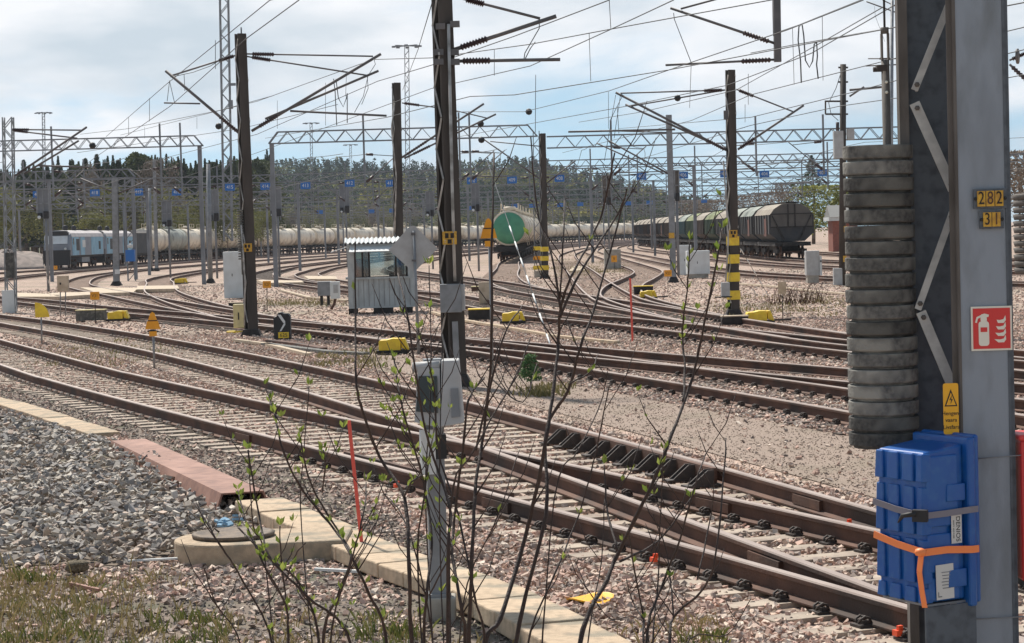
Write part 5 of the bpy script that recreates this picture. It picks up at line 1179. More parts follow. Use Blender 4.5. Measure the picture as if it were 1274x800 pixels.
def tank_wagon(label, m, group, endm=None, R=1.5):
    t = thing('tank_wagon', (0, 0, 0), label, 'tank wagon', group)
    L = 10.6; zc = 1.35+R
    prof = [(.0, -L/2-.42), (R*.45, -L/2-.38), (R*.78, -L/2-.22), (R*.95, -L/2-.02), (R, -L/2+.12), (R, L/2-.12), (R*.95, L/2+.02), (R*.78, L/2+.22), (R*.45, L/2+.38), (0, L/2+.42)]
    bar_ = MB().lathe(prof[3:-3], (0, 0, zc), 28, axis=AX_Y).build('barrel', m, t)
    e = MB(); e.lathe([(0, -.44), (R*.45, -.39), (R*.78, -.23), (R*.93, -.03), (R*.93, .05)], (0, -L/2, zc), 28, axis=AX_Y); e.build('end_cap', endm or m, t)
    e = MB(); e.lathe([(R*.93, -.05), (R*.93, .03), (R*.78, .23), (R*.45, .39), (0, .44)], (0, L/2, zc), 28, axis=AX_Y); e.build('end_cap', m, t)
    r_ = MB(); r_.lathe([(R*.93, -.05), (R*1.02, -.03), (R*1.02, .10), (R*.95, .12)], (0, -L/2, zc), 28, axis=AX_Y)
    r_.build('barrel_band', m, t)
    for y in (-3.2, 3.2): MB().lathe([(R*.99, -.06), (R*1.015, -.05), (R*1.015, .05), (R*.99, .06)], (0, y, zc), 28, axis=AX_Y).build('barrel_band', m, t)
    d = MB(); d.lathe([(.55, -.1), (.55, .32), (.48, .40), (0, .42)], (0, 0, zc+R), 16); d.box((0, 0, zc+R+.16), (1.5, 3.0, .06)); d.build('dome_platform', m, t)
    rl = MB()
    for s in (-1, 1):
        for y in (-1.5, 0, 1.5): rl.bar((s*.75, y, zc+R+.16), (s*.75, y, zc+R+.66), .05)
        rl.bar((s*.75, -1.5, zc+R+.66), (s*.75, 1.5, zc+R+.66), .05)
        rl.bar((s*.75, -1.5, zc+R+.2), (s*1.55, -1.5, 1.3), .05); rl.bar((s*.75, -1.1, zc+R+.2), (s*1.55, -1.1, 1.3), .05)
    rl.build('ladder_and_rail', m, t)
    u = MB(); u.box((0, 0, 1.05), (.5, 11.4, .35)); 
    for y in (-5.6, 5.6): u.box((0, y, 1.05), (2.8, .25, .42))
    for y in (-3.9, 3.9): u.box((0, y, 1.22), (2.4, .5, .36))
    for s in (-1, 1): u.bar((s*1.35, -5.6, 1.0), (s*1.35, 5.6, 1.0), .10, .12)
    u.build('underframe', M['tar'], t)
    c_ = MB()
    for y in (-1, 1): c_.box((0, y*6.0, 1.0), (.3, .7, .3)); c_.box((.6, y*5.8, .7), (.06, .06, .6))
    c_.build('coupler', M['tar'], t)
    st = MB(); st.box((0, 0, 1.15), (1.2, .9, .5)); st.build('outlet_valve', M['tar'], t)
    bogie(t, -3.9); bogie(t, 3.9)
    return t
LP = TRACKS['L']
tank = tank_wagon('cream tank wagon with a bulging end, first behind the blue locomotives', M['cream'], 'cream tank wagons of the long train')
tank2 = tank_wagon('grey green tank wagon, second behind the blue locomotives', M['tankgrey'], 'cream tank wagons of the long train')
s0 = s_at(LP, 286)
for i in range(34):
    o_ = tank if i == 0 else (tank2 if i == 1 else copy_tree(tank))
    x, y, a = curve_pos(LP, s0+i*12.1); o_.location = (x, y, .166); o_.rotation_euler = (0, 0, a)
    if i > 1: o_['label'] = 'cream tank wagon, %s back from the blue locomotives in the long train' % ordinal(i)
GP = TRACKS['G']; s0 = s_at(GP, 192)
gt_ = tank_wagon('tank wagon with a green end cap facing the viewer', M['cream'], 'tank wagons of the green ended train', M['tankgreen'])
for i in range(8):
    if i == 0: o_ = gt_
    elif i == 1:
        o_ = copy_tree(tank); o_['group'] = 'tank wagons of the green ended train'
    else: o_ = copy_tree(tank); o_['group'] = 'tank wagons of the green ended train'
    x, y, a = curve_pos(GP, s0+i*12.1); o_.location = (x, y, .166); o_.rotation_euler = (0, 0, a)
    if i: o_['label'] = 'cream tank wagon, %s behind the green ended one' % ordinal(i-1)

def hopper(label, body, roof, endm, red=False):
    t = thing('hopper_wagon', (0, 0, 0), label, 'hopper wagon', 'dark hopper wagons on the right')
    L = 10.0; z0, z1, z2 = 1.25, 3.2, 4.05; w = 1.55
    T4 = Matrix.Translation((0, -L/2, 0)) @ Matrix(((1, 0, 0, 0), (0, 0, 1, 0), (0, 1, 0, 0), (0, 0, 0, 1)))
    b = MB(); b.prism([(-w, z0+.55), (-w*.6, z0), (w*.6, z0), (w, z0+.55), (w, z1), (-w, z1)], L, T4); b.build('body', body, t)
    r_ = MB(); r_.prism([(-w-.02, z1+.003), (w+.02, z1+.003), (w*.82, z1+.42), (w*.45, z2-.08), (0, z2), (-w*.45, z2-.08), (-w*.82, z1+.42)], L-.04, T4 @ Matrix.Translation((0, 0, .02))); r_.build('roof', roof, t)
    e = MB(); e.prism([(-w*.97, z1-.9), (w*.97, z1-.9), (w*.97, z1+.05), (w*.80, z1+.42), (w*.44, z2-.1), (0, z2-.02), (-w*.44, z2-.1), (-w*.80, z1+.42), (-w*.97, z1+.05)], .04, T4 @ Matrix.Translation((0, 0, -.045))); e.build('end_wall', endm, t)
    br = MB(); y = -L/2-.08
    for s in (-1, 1): br.bar((s*w*.92, y, z1-.05), (s*w*.35, y, z0+.1), .14, .08); br.bar((s*.25, y, z1-.9), (s*.25, y, z2-.1), .10, .08)
    br.bar((-w, y, z1+.05), (w, y, z1+.05), .07, .07); br.bar((-w, y, z1-.9), (w, y, z1-.9), .08, .08); br.build('end_brace', M['tar'], t)
    for y in np.linspace(-L/2+.1, L/2-.1, 7):
        for s in (-1, 1): MB().bar((s*(w+.03), y, z0+.55), (s*(w+.03), y, z1+.02), .10, .08).build('side_rib', body, t)
    if red:
        q = MB(); q.box((-w-.04, -2.2, 2.3), (.03, 1.6, 1.3)); q.build('rusty_panel', M['hopred'], t)
    u = MB(); u.box((0, 0, 1.05), (2.6, 11.2, .28)); u.box((0, 0, .85), (1.6, 4.4, .5))
    for s in (-1, 1): u.box((s*.6, -5.75, 1.05), (.3, .4, .3))
    u.build('underframe', M['tar'], t)
    wk = MB(); wk.box((0, 0, z2+.06), (.7, 9.5, .05))
    for y in (-4, -1.4, 1.4, 4): wk.lathe([(.3, 0), (.3, .1), (0, .12)], (.45, y, z2-.02), 10)
    wk.build('roof_walk', M['tar'], t)
    bogie(t, -3.7); bogie(t, 3.7)
    return t
W3P = TRACKS['W3']; s0 = s_at(W3P, 163)
kinds = [(0, 0, True), (0, 2, True), (1, 0, False), (0, 0, False), (2, 1, False), (3, 2, False), (2, 1, True)]
protos = {}; seq = [0, 1, 1, 3, 4, 2, 4, 5, 3, 2, 0, 2, 0, 2, 3, 0, 2]
hlab = {0: 'near black hopper', }
for i, k_ in enumerate(seq):
    b_, r_, red = kinds[k_]
    lab = 'hopper wagon, %s from the near end of the dark row' % ordinal(i)
    lab = {0: 'dark ', 1: 'brown ', 2: 'green ', 3: 'teal '}[b_] + lab
    if k_ not in protos:
        o_ = hopper(lab, M['hop'][b_], M['hoproof'][r_], M['hopend'], red); protos[k_] = o_
    else: o_ = copy_tree(protos[k_])
    o_['label'] = lab
    x, y, a = curve_pos(W3P, s0+i*12.0); o_.location = (x, y, .166); o_.rotation_euler = (0, 0, a)

def loco(label):
    t = thing('locomotive', (0, 0, 0), label, 'locomotive', 'blue diesel locomotives')
    L = 19.0; w = 1.48; z0, z1, z2 = 1.35, 3.35, 4.15
    TY = lambda y0: Matrix.Translation((0, y0, 0)) @ Matrix(((1, 0, 0, 0), (0, 0, 1, 0), (0, 1, 0, 0), (0, 0, 0, 1)))
    MB().prism([(-w, z0), (w, z0), (w, z1), (-w, z1)], L-1.6, TY(-L/2+1.2)).build('body', M['loco_grey'], t)
    MB().prism([(-w-.01, z1+.003), (w+.01, z1+.003), (w*.9, z1+.40), (w*.6, z1+.66), (0, z1+.74), (-w*.6, z1+.66), (-w*.9, z1+.40)], L-1.6, TY(-L/2+1.2)).build('roof', M['loco_roof'], t)
    for y0, ln in ((-L/2+1.25, 3.4), (-L/2+5.6, 2.2), (L/2-7.6, 6.6)):
        for s in (-1, 1): MB().box((s*(w+.012), y0+ln/2, 2.35), (.02, ln, 1.95)).build('blue_panel', M['loco_blue'], t)
    for s in (-1, 1):
        MB().box((s*(w+.015), -L/2+4.1, 2.5), (.03, 1.7, 1.25)).build('side_grille', M['black'], t); MB().box((s*(w+.03), -L/2+1.9, 2.85), (.02, .6, .7)).build('cab_window', M['glass'], t)
        MB().box((s*(w+.02), -L/2+7.3, 2.6), (.02, 1.6, .8)).build('fleet_mark', M['white'], t); MB().box((s*(w+.02), L/2-3.0, 2.4), (.03, 1.1, .9)).build('side_grille', M['black'], t)
    # raked nose
    v = [(-w, -L/2+1.2, z0), (w, -L/2+1.2, z0), (w, -L/2+1.2, z1), (-w, -L/2+1.2, z1), (-w*.9, -L/2+.1, z0), (w*.9, -L/2+.1, z0), (w*.9, -L/2+.25, 2.55), (-w*.9, -L/2+.25, 2.55), (w*.85, -L/2+.95, z1+.25), (-w*.85, -L/2+.95, z1+.25), (w*.9, -L/2+1.2, z1+.4), (-w*.9, -L/2+1.2, z1+.4)]
    MB().add(v, [(0, 4, 7, 9, 11, 3), (1, 2, 10, 8, 6, 5), (4, 5, 6, 7), (7, 6, 8, 9), (9, 8, 10, 11), (0, 1, 5, 4)]).build('nose', M['loco_grey'], t)
    g_ = MB(); g_.add([(-w*.80, -L/2+.27, 2.62), (w*.80, -L/2+.27, 2.62), (w*.76, -L/2+.86, z1+.12), (-w*.76, -L/2+.86, z1+.12)], [(0, 1, 2, 3)]); g_.v = [(x, y-.03, z) for x, y, z in g_.v]; g_.build('windscreen', M['white'], t)  # opaque white colour stands in for light on the glass
    MB().prism([(-w*.86, z1+.2), (w*.86, z1+.2), (w*.7, z1+.62), (-w*.7, z1+.62)], .5, TY(-L/2+.78)).build('visor', M['black'], t)
    MB().box((0, -L/2+.35, 1.2), (w*1.95, .5, 1.5)).build('front_skirt', M['black'], t); MB().box((0, -L/2+.1, .62), (2.6, .25, .55)).build('snow_plough', M['black'], t)
    for s in (-1, 1):
        MB().lathe([(0, 0), (.13, 0), (.13, .06), (0, .06)], (s*1.0, -L/2+.05, 2.1), 12, axis=Matrix.Rotation(PI/2, 3, 'X')).build('headlight', M['white'], t)
    for y in (-L/2+4, -L/2+8.5): MB().lathe([(.25, 0), (.3, .3), (.2, .55), (0, .6)], (.2, y, z2-.1), 10).build('roof_vent', M['black'], t)
    MB().box((0, L/2-5, z2+.0), (1.6, 2.6, .14)).build('roof_hatch', M['tar'], t)
    MB().box((0, 0, .95), (2.4, 4.2, .75)).build('fuel_tank', M['loco_grey'], t); MB().box((0, 0, 1.25), (2.7, L-1.6, .22)).build('underframe', M['tar'], t)
    bogie(t, -5.4, (-1.7, 0, 1.7)); bogie(t, 5.4, (-1.7, 0, 1.7))
    return t
lo1 = loco('leading blue and grey diesel locomotive with a raked windscreen'); s0 = s_at(LP, 240)
x, y, a = curve_pos(LP, s0); lo1.location = (x, y, .166); lo1.rotation_euler = (0, 0, a)
lo2 = copy_tree(lo1); lo2['label'] = 'second blue and grey locomotive coupled behind the leading one'
x, y, a = curve_pos(LP, s0+19.6); lo2.location = (x, y, .166); lo2.rotation_euler = (0, 0, a)
van = thing('covered_wagon', (0, 0, 0), 'dark short covered wagon between the second locomotive and the tank wagons', 'wagon')
MB().box((0, 0, 2.5), (2.8, 9.6, 2.5)).build('body', M['hop'][0], van); MB().prism([(-1.45, 0), (1.45, 0), (.9, .35), (-.9, .35)], 9.7, Matrix.Translation((0, -4.85, 3.755)) @ Matrix(((1, 0, 0, 0), (0, 0, 1, 0), (0, 1, 0, 0), (0, 0, 0, 1)))).build('roof', M['hopend'], van); MB().box((0, 0, 1.1), (2.6, 10.4, .3)).build('underframe', M['tar'], van)
for y in (-2.4, 0, 2.4): MB().box((-1.43, y, 2.5), (.06, .12, 2.5)).build('side_rib', M['tar'], van)
bogie(van, -3.2); bogie(van, 3.2); x, y, a = curve_pos(LP, s0+34.8); van.location = (x, y, .166); van.rotation_euler = (0, 0, a)
# blue crate on a lattice support in front of the second locomotive
c = at(163, 318, 150); t = thing('equipment_stand', (c.x, 150, 0), 'lattice stand with a bright blue box in front of the second locomotive', 'equipment stand'); to = Vector(t.location)
mb = MB(); zt_ = at(163, 222, 150).z
for s in (-1, 1): mb.bar((c.x+s*.26, 150, 0), (c.x+s*.26, 150, zt_), .09)
for i in range(12): mb.bar((c.x-.26, 150, zt_*i/12), (c.x+.26, 150, zt_*(i+1)/12), .05)
mb.build('lattice_post', M['galv_far'], t, o=to)
MB().box((c.x, 149.8, c.z), (.62, .4, .8)).build('blue_case', M['plateblue'], t, o=to); MB().lathe([(0, 0), (.2, .0), (.2, .2), (0, .28)], (c.x, 149.8, c.z+.55), 10).build('white_cap', M['white'], t, o=to)

# ------------------------------------------------------------ the hut
hb_ = ground(476, 389, 0); HY = hb_.y
hx0, hx1 = at(433, 350, HY).x, at(516, 350, HY).x; hw = hx1-hx0; hd_ = 2.0
t = thing('hut', ((hx0+hx1)/2, HY+hd_/2, 0), 'small grey shunters hut with corrugated roof and big windows', 'hut'); to = Vector(t.location)
zfl, zsill, zwt, zrf = at(476, 383, HY).z, at(476, 346, HY).z, at(476, 311, HY).z, at(476, 299, HY).z
RZ = math.radians(4)
def HT(v): q = Vector(v)-Vector((hx0, HY, 0)); q = Matrix.Rotation(RZ, 3, 'Z') @ q; return q+Vector((hx0, HY, 0))
def hb(mb, x0, x1, y0, y1, z0, z1): 
    vs = [HT((x, y, z)) for z in (z0, z1) for x, y in ((x0, y0), (x1, y0), (x1, y1), (x0, y1))]
    return mb.add(vs, [(0, 3, 2, 1), (4, 5, 6, 7), (0, 1, 5, 4), (1, 2, 6, 5), (2, 3, 7, 6), (3, 0, 4, 7)])
mb = MB(); y0, y1 = HY, HY+hd_
hb(mb, hx0, hx1, y0, y0+.06, zfl, zsill-.02); hb(mb, hx0, hx1, y1-.06, y1, zfl, zsill-.02); hb(mb, hx0, hx0+.06, y0+.062, y1-.062, zfl, zsill-.02); hb(mb, hx1-.06, hx1, y0+.062, y1-.062, zfl, zsill-.02)
hb(mb, hx0, hx1, y0, y1, zwt, zrf-.12); hb(mb, hx0+.07, hx1-.07, y0+.07, y1-.07, zfl, zfl+.08)
for x in (hx0, hx1-.22):
    hb(mb, x, x+.22, y0, y0+.2, zsill-.02, zwt); hb(mb, x, x+.22, y1-.2, y1, zsill-.02, zwt)
mb.build('wall', M['hutgrey'], t, o=to)
n = int(hw/.16)
cl_ = MB()
for i in range(1, n): hb(cl_, hx0+i*hw/n-.010, hx0+i*hw/n+.010, y0-.008, y0-.001, zfl+.06, zsill-.03)
for i in range(8): hb(cl_, hx0-.008, hx0-.001, y0+.1+i*.25, y0+.12+i*.25, zfl+.06, zsill-.03)
cl_.build('cladding_joint', M['roofgrey'], t, o=to)
si = MB(); hb(si, hx0+.16, hx1-.16, y0-.09, y0-.001, zsill-.02, zsill+.04); hb(si, hx0-.08, hx0-.001, y0+.1, y1-.1, zsill-.02, zsill+.04); si.build('window_sill', M['hutgrey'], t, o=to)
fr = MB()
for x in (hx0+.24, hx0+.50, hx0+.72, hx1-.62, hx1-.26): hb(fr, x-.03, x+.03, y0+.02, y0+.07, zsill, zwt)
hb(fr, hx0+.22, hx1-.22, y0+.02, y0+.07, zsill+.0, zsill+.06); hb(fr, hx0+.22, hx1-.22, y0+.02, y0+.07, zwt-.06, zwt); fr.build('window_frame', M['tar'], t, o=to)
# clear panes: thin glass so the yard beyond shows through
gmat, gtr, gbs = new_mat('clear_pane'); trn = N(gtr, 'ShaderNodeBsdfTransparent'); trn.inputs[0].default_value = (.80, .86, .87, 1); gls = N(gtr, 'ShaderNodeBsdfGlossy'); gls.inputs['Roughness'].default_value = .03
mxs = N(gtr, 'ShaderNodeMixShader'); mxs.inputs[0].default_value = .12; gtr.links.new(trn.outputs[0], mxs.inputs[1]); gtr.links.new(gls.outputs[0], mxs.inputs[2]); gtr.links.new(mxs.outputs[0], gtr.nodes['Material Output'].inputs['Surface'])
pn = MB(); hb(pn, hx0+.25, hx1-.25, y0+.042, y0+.048, zsill+.06, zwt-.06); pn.build('window_pane', gmat, t, o=to)
pn = MB(); hb(pn, hx0+.25, hx1-.25, y1-.05, y1-.044, zsill+.06, zwt-.06); pn.build('window_pane', gmat, t, o=to)
pn = MB(); hb(pn, hx0+.02, hx0+.03, y0+.2, y1-.2, zsill+.04, zwt-.04); pn.build('window_pane', M['glass'], t, o=to)
mb = MB(); hb(mb, hx0+.53, hx0+.76, y0+.25, y0+.3, zsill, zwt); hb(mb, hx1-.55, hx1-.42, y1-.4, y1-.3, zsill, zwt); mb.build('inner_post', M['black'], t, o=to)
mb = MB(); hb(mb, hx0+.26, hx0+.50, y0+.08, y0+.10, zsill+.06, zwt-.28); mb.build('brown_blind', M['redbeam'], t, o=to)
mb = MB(); hb(mb, hx0+.26, hx0+.50, y0+.08, y0+.10, zwt-.27, zwt-.04); mb.build('notice', M['paleyellow'], t, o=to)
mb = MB(); hb(mb, hx1-.85, hx1-.60, y0+.15, y0+.4, zsill-.0, zsill+.16); hb(mb, hx0+.7, hx1-.3, y0+.14, y0+.5, zsill-.06, zsill-.01); mb.build('desk', M['black'], t, o=to)
vs_ = MB()
vs_.add([HT((hx0+.10, y0-.003, zwt+.15)), HT((hx1-.12, y0-.003, zwt+.15)), HT((hx1-.10, y0-.45, zwt-.03)), HT((hx0+.06, y0-.45, zwt-.03)), HT((hx0+.10, y0-.003, zwt+.13)), HT((hx1-.12, y0-.003, zwt+.13)), HT((hx1-.10, y0-.45, zwt-.05)), HT((hx0+.06, y0-.45, zwt-.05))], [(0, 3, 2, 1), (4, 5, 6, 7), (0, 1, 5, 4), (1, 2, 6, 5), (2, 3, 7, 6), (3, 0, 4, 7)]); vs_.build('awning', M['white'], t, o=to)
vs_ = MB(); vs_.add([HT((hx0-.003, y0+.1, zwt+.14)), HT((hx0-.003, y1-.1, zwt+.14)), HT((hx0-.55, y1-.1, zwt-.02)), HT((hx0-.55, y0+.1, zwt-.02)), HT((hx0-.003, y0+.1, zwt+.12)), HT((hx0-.003, y1-.1, zwt+.12)), HT((hx0-.55, y1-.1, zwt-.04)), HT((hx0-.55, y0+.1, zwt-.04))], [(0, 3, 2, 1), (4, 5, 6, 7), (0, 1, 5, 4), (1, 2, 6, 5), (2, 3, 7, 6), (3, 0, 4, 7)]); vs_.build('awning', M['white'], t, o=to)
rf = MB(); nn_ = 64; vs = []
for k_ in range(nn_+1):
    x = hx0-.08+(hw+.16)*k_/nn_; z = .035*math.sin(k_*PI/2.0)
    for (yy, zz_) in ((y0-.15, zrf-.06), (y1+.15, zrf+.10)): vs += [HT((x, yy, zz_+z)), HT((x, yy, zz_+z-.02))]
fs = []
for k_ in range(nn_):
    a_ = k_*4; fs += [(a_, a_+4, a_+6, a_+2), (a_+1, a_+3, a_+7, a_+5), (a_, a_+1, a_+5, a_+4), (a_+2, a_+6, a_+7, a_+3)]
rf.add(vs, fs).build('roof', M['white'], t, o=to)
bl = MB()
for x in (hx0+.15, hx0+1.0, hx1-.9, hx1-.25): hb(bl, x-.16, x+.16, y0+.05, y0+.4, -.05, zfl); hb(bl, x-.16, x+.16, y1-.4, y1-.1, -.05, zfl)
bl.build('support_block', M['tar'], t, o=to)
c = at(404, 358, 83); t = thing('meter_cabinet', (c.x, c.y, 0), 'grey sheet metal cabinet on legs left of the hut', 'cabinet'); to = Vector(t.location)
zq0, zq1 = at(404, 368, 83).z, at(404, 350, 83).z
MB().box((c.x, c.y, (zq0+zq1)/2), (.52, .4, zq1-zq0)).build('case', M['galv'], t, o=to, bevel=.02)
for s in (-1, 1): MB().box((c.x+s*.13, c.y, zq0/2), (.10, .2, zq0)).build('leg', M['tar'], t, o=to)
c = at(417, 361, 78); t = thing('white_cabinet', (c.x, c.y, 0), 'white wall box hanging at the left side of the hut', 'cabinet'); to = Vector(t.location)
MB().box(c+Vector((0, 0, 0)), (.34, .3, .62)).build('case', M['white'], t, o=to, bevel=.015); MB().box(c+Vector((.03, -.16, .05)), (.16, .02, .3)).build('door', M['cabgrey'], t, o=to); MB().tube([c+Vector((0, 0, -.3)), c+Vector((-.05, 0, -.5)), (c.x-.15, c.y-.1, .0)], .05, 6).build('cable', M['rust'], t, o=to)
# diamond board seen from behind
bq = ground(521, 441, 0); SY = bq.y; t = thing('diamond_sign', (bq.x, SY, 0), 'grey back of a diamond shaped sign on a post by the hut', 'sign'); to = Vector(t.location)
MB().tube([(bq.x, SY, 0), at(514.5, 287, SY)], .032, 8).build('post', M['galv'], t, o=to)
c = at(514, 310, SY+.06); h_ = at(514, 281, SY).z-c.z; MB().prism([(0, -h_), (h_*1.06, 0), (.05, h_), (-.05, h_), (-h_*1.06, 0)], .012, facing(c)).build('board', M['cabgrey'], t, o=to)
MB().box(at(514, 291, SY-.03), (.09, .05, .06)).build('clamp', M['tubegrey'], t, o=to); MB().box(at(515, 324, SY-.03), (.09, .05, .04)).build('clamp', M['tubegrey'], t, o=to)

# ------------------------------------------------------------ small signs on posts
def post_sign(base, top, name, label, r=.022, m='galv'):
    b = ground(*base, 0); t = thing(name, (b.x, b.y, 0), label, 'sign'); to = Vector(t.location)
    MB().tube([(b.x, b.y, -.02), at(top[0], top[1], b.y)], r, 8).build('post', M[m], t, o=to)
    return t, to, b.y
def arrow_board(base, ctr, w, h, label):
    t, to, Y = post_sign(base, (ctr[0]+.5, ctr[1]), 'arrow_sign', label, .024); c = at(ctr[0], ctr[1], Y-.03)
    bd_ = MB().prism([(-w*.5, -h*.18), (w*.5, -h*.18), (w*.36, h*.14), (w*.30, h*.18), (w*.14, h*.46), (0, h*.52), (-w*.14, h*.46), (-w*.30, h*.18), (-w*.36, h*.14)], .008, facing(c)); b_ = bd_.build('board', M['orange'], t, o=to)
    MB().prism([(-w*.33, h*.145), (w*.33, h*.145), (w*.31, h*.185), (-w*.31, h*.185)], .002, facing(c+Vector((0, -.0085, 0)))).build('band', M['tar'], b_, o=to)
    MB().prism(rect(w*.5, h*.2), .008, facing(c+Vector((-.0, 0, -h*.37)))).build('lower_board', M['orange'], t, o=to)
    MB().prism([(-w*.45, -h*.28), (-w*.1, -h*.19), (w*.45, -h*.28), (w*.1, -h*.36)], .006, facing(c+Vector((0, .012, 0)))).build('arrow_plate', M['black'], t, o=to)
arrow_board((192, 458), (190, 404), .31, .50, 'small orange arrow board on a post between the front tracks')
arrow_board((613, 465), (608, 290), .30, .52, 'tall orange arrow board on a post beside the middle mast')
t, to, Y = post_sign((52, 427), (51, 385), 'quarter_sign', 'yellow quarter round board on a grey post at the left'); c = at(44, 395, Y-.04); s_ = .40
MB().prism([(0, 0)]+[(s_*.92*math.cos(a), s_*.98*math.sin(a)) for a in [PI/2*i/10 for i in range(11)]], .01, facing(c)).build('board', M['yellow'], t, o=to)
def track_tag(base, ctr, s, label, w=.30, h=.26):
    t, to, Y = post_sign(base, ctr, 'track_tag', label, .014, 'tar'); c = at(ctr[0], ctr[1], Y-.03); t['group'] = 'orange number tags on thin stakes'
    p_ = MB().prism(rect(w, h), .01, facing(c)).build('tag_plate', M['orange'], t, o=to); text_mb(s, h*.62, facing(c+Vector((0, -.011, 0))), depth=.003, sx=.8).build('digits', M['tar'], p_, o=to)
track_tag((119, 402), (118, 368), 'V31', 'orange tag on a stake near the yellow point cover at the left'); track_tag((332.5, 385), (332, 354), 'V27', 'orange tag on a stake between the dark riveted mast and the hut')
track_tag((831, 364), (831, 340), 'V23', 'orange tag at the foot of the grey post by the white cabinets'); track_tag((70, 342), (69, 333), 'V', 'small yellow tag in front of the leading locomotive', .35, .35)
track_tag((765, 340), (764, 322), 'V', 'yellow tag in the bend of the double curved track', .34, .40)
t, to, Y = post_sign((974, 400), (973, 361), 'track_tag', 'pale tag on a thin stake right of the yellow banded mast', .012, 'tar'); MB().prism(rect(.22, .32), .01, facing(at(973, 358, Y-.03))).build('tag_plate', M['wood_pale'], t, o=to)
# shunting signal: black lantern with white arrow
b = ground(352, 422, 0); t = thing('dwarf_signal', (b.x, b.y, 0), 'black dwarf signal box with a white arrow and yellow number', 'dwarf signal'); to = Vector(t.location); Yd = b.y
z1 = at(352, 388, Yd).z; wdt = .42
pr_ = [(-wdt/2, 0), (wdt/2, 0), (wdt/2, z1*.86), (wdt*.38, z1*.94), (wdt*.1, z1*.95), (0, z1*1.0), (-wdt*.22, z1*.98), (-wdt*.28, z1*.86), (-wdt/2, z1*.80)]
MB().prism(pr_, .34, facing((b.x, Yd+.17, 0))).build('lantern', M['black'], t, o=to, bevel=.02)
A_ = facing((b.x, Yd-.174, z1*.62)); ar_ = MB(); ar_.prism([(-.10, .20), (-.02, .20), (.09, .03), (.09, -.02), (.04, -.01)], .004, A_); ar_.prism([(-.06, -.22), (-.02, -.22), (.09, -.06), (.09, -.02), (.055, -.02)], .004, A_); ar_.build('arrow_mark', M['white'], t, o=to)
c = Vector((b.x+.04, Yd-.178, z1*.16)); p_ = MB().prism(rect(.27, .15), .006, facing(c)).build('number_plate', M['yellow'], t, o=to); text_mb('625', .13, facing(c+Vector((0, -.008, 0))), depth=.003).build('digits', M['tar'], p_, o=to)
# stakes
def stake(p, q, w, m, label, name='stake', Yt=None, cat='stake'):
    b = ground(*p, 0); e = at(q[0], q[1], Yt or b.y); return tag(MB().bar(b+Vector((0, 0, -.03)), e, w, w*.6).build(name, M[m], None, o=b), label, cat)
stake((452, 692), (434, 523), .028, 'stake', 'leaning flat red marker stake by the manhole kerb'); stake((787, 424), (784, 346), .045, 'stake', 'thin red stake standing beside the middle tracks')
def striped(p0, q0, Y0, Y1, n, label):
    a_, b_ = at(*p0, Y0), at(*q0, Y1); t = thing('guy_wire_sleeve', b_, label, 'guy wire'); 
    MB().tube([a_, b_], .011, 5).build('guy_wire', M['wire'], t, o=b_)
    for i in range(n):
        if i % 2 == 0: MB().tube([a_.lerp(b_, .42+.56*i/n), a_.lerp(b_, .42+.56*(i+1)/n)], .021, 6).build('white_sleeve', M['white'], t, o=b_)
striped((606, 200), (687, 436), 64, gz(687, 436), 13, 'guy wire with a black and white striped sleeve left of centre'); striped((893, 262), (958, 371), 72, gz(958, 371), 9, 'guy wire with striped sleeve right of the yellow banded mast'); striped((48, 300), (63, 362), 106, gz(63, 362), 7, 'striped stake leaning at the left edge')
# ------------------------------------------------------------ yellow point motor covers, cabinets, planks
def point_cover(px, py, label, w=.62, h=.26, d=.34, flip=1):
    b = ground(px, py, 0); t = thing('point_machine', (b.x, b.y, 0), label, 'point machine', 'yellow point machine covers'); to = Vector(t.location)
    L4 = Matrix.Translation((b.x-w/2*.9, b.y+d/2, .06)) @ Matrix(((1, 0, 0, 0), (0, 0, -1, 0), (0, 1, 0, 0), (0, 0, 0, 1)))
    MB().prism([(0, 0), (w*.72, 0), (w*.72, h*.95), (w*.45, h*.98), (w*.25, h*.86), (w*.04, h*.84), (0, h*.7)], d, L4).build('cover', M['yellow'], t, o=to, bevel=.015)
    MB().prism([(w*.745, h*.2), (w*.92, 0), (w*1.0, 0), (w*.86, h*.95), (w*.745, h*.95)], d*.9, L4).build('end_hood', M['yellow'], t, o=to, bevel=.012)
    MB().box((b.x, b.y, .03), (w*1.1, d*1.1, .07)).build('base_frame', M['tar'], t, o=to)
    MB().bar((b.x+w*.5, b.y, .07), (b.x+w*1.2, b.y+.15, .07), .05).build('throw_rod', M['clip'], t, o=to)
    return t
point_cover(489, 439, 'yellow point machine cover in the middle, nearest to the viewer', .66, .27, .4); point_cover(638, 402, 'yellow point machine cover right of the orange arrow board', .66, .27, .4); point_cover(944, 402, 'yellow point machine cover beside the yellow banded mast', .72, .28, .5)
point_cover(147, 399, 'yellow point machine cover behind the left front tracks', .70, .28, .4); point_cover(806, 372, 'yellow point machine cover by the double bend track, under a black lid', .62, .26, .4); point_cover(225, 353, 'small yellow point machine cover beside the bent track at the left', .8, .3, .4)
def chest(px, py, w, h, d, label, top='wood_pale', body='tar'):
    b = ground(px, py, 0); t = thing('point_box', (b.x, b.y, 0), label, 'box', 'dark boxes beside the points'); to = Vector(t.location)
    MB().box((b.x, b.y+d/2, h/2), (w, d, h)).build('body', M[body], t, o=to); MB().box((b.x, b.y+d/2, h+.016), (w*1.04, d*1.06, .03)).build('lid', M[top], t, o=to)
chest(112, 399, .95, .34, .5, 'grey brown box with a yellowish lid behind the left front tracks', 'paleyellow', 'oldconc'); chest(598, 398, .72, .30, .6, 'dark box with a yellow rim left of the right point cover', 'yellow'); chest(801, 366, .75, .30, .5, 'black lidded box above the point cover by the double bend', 'yellow')
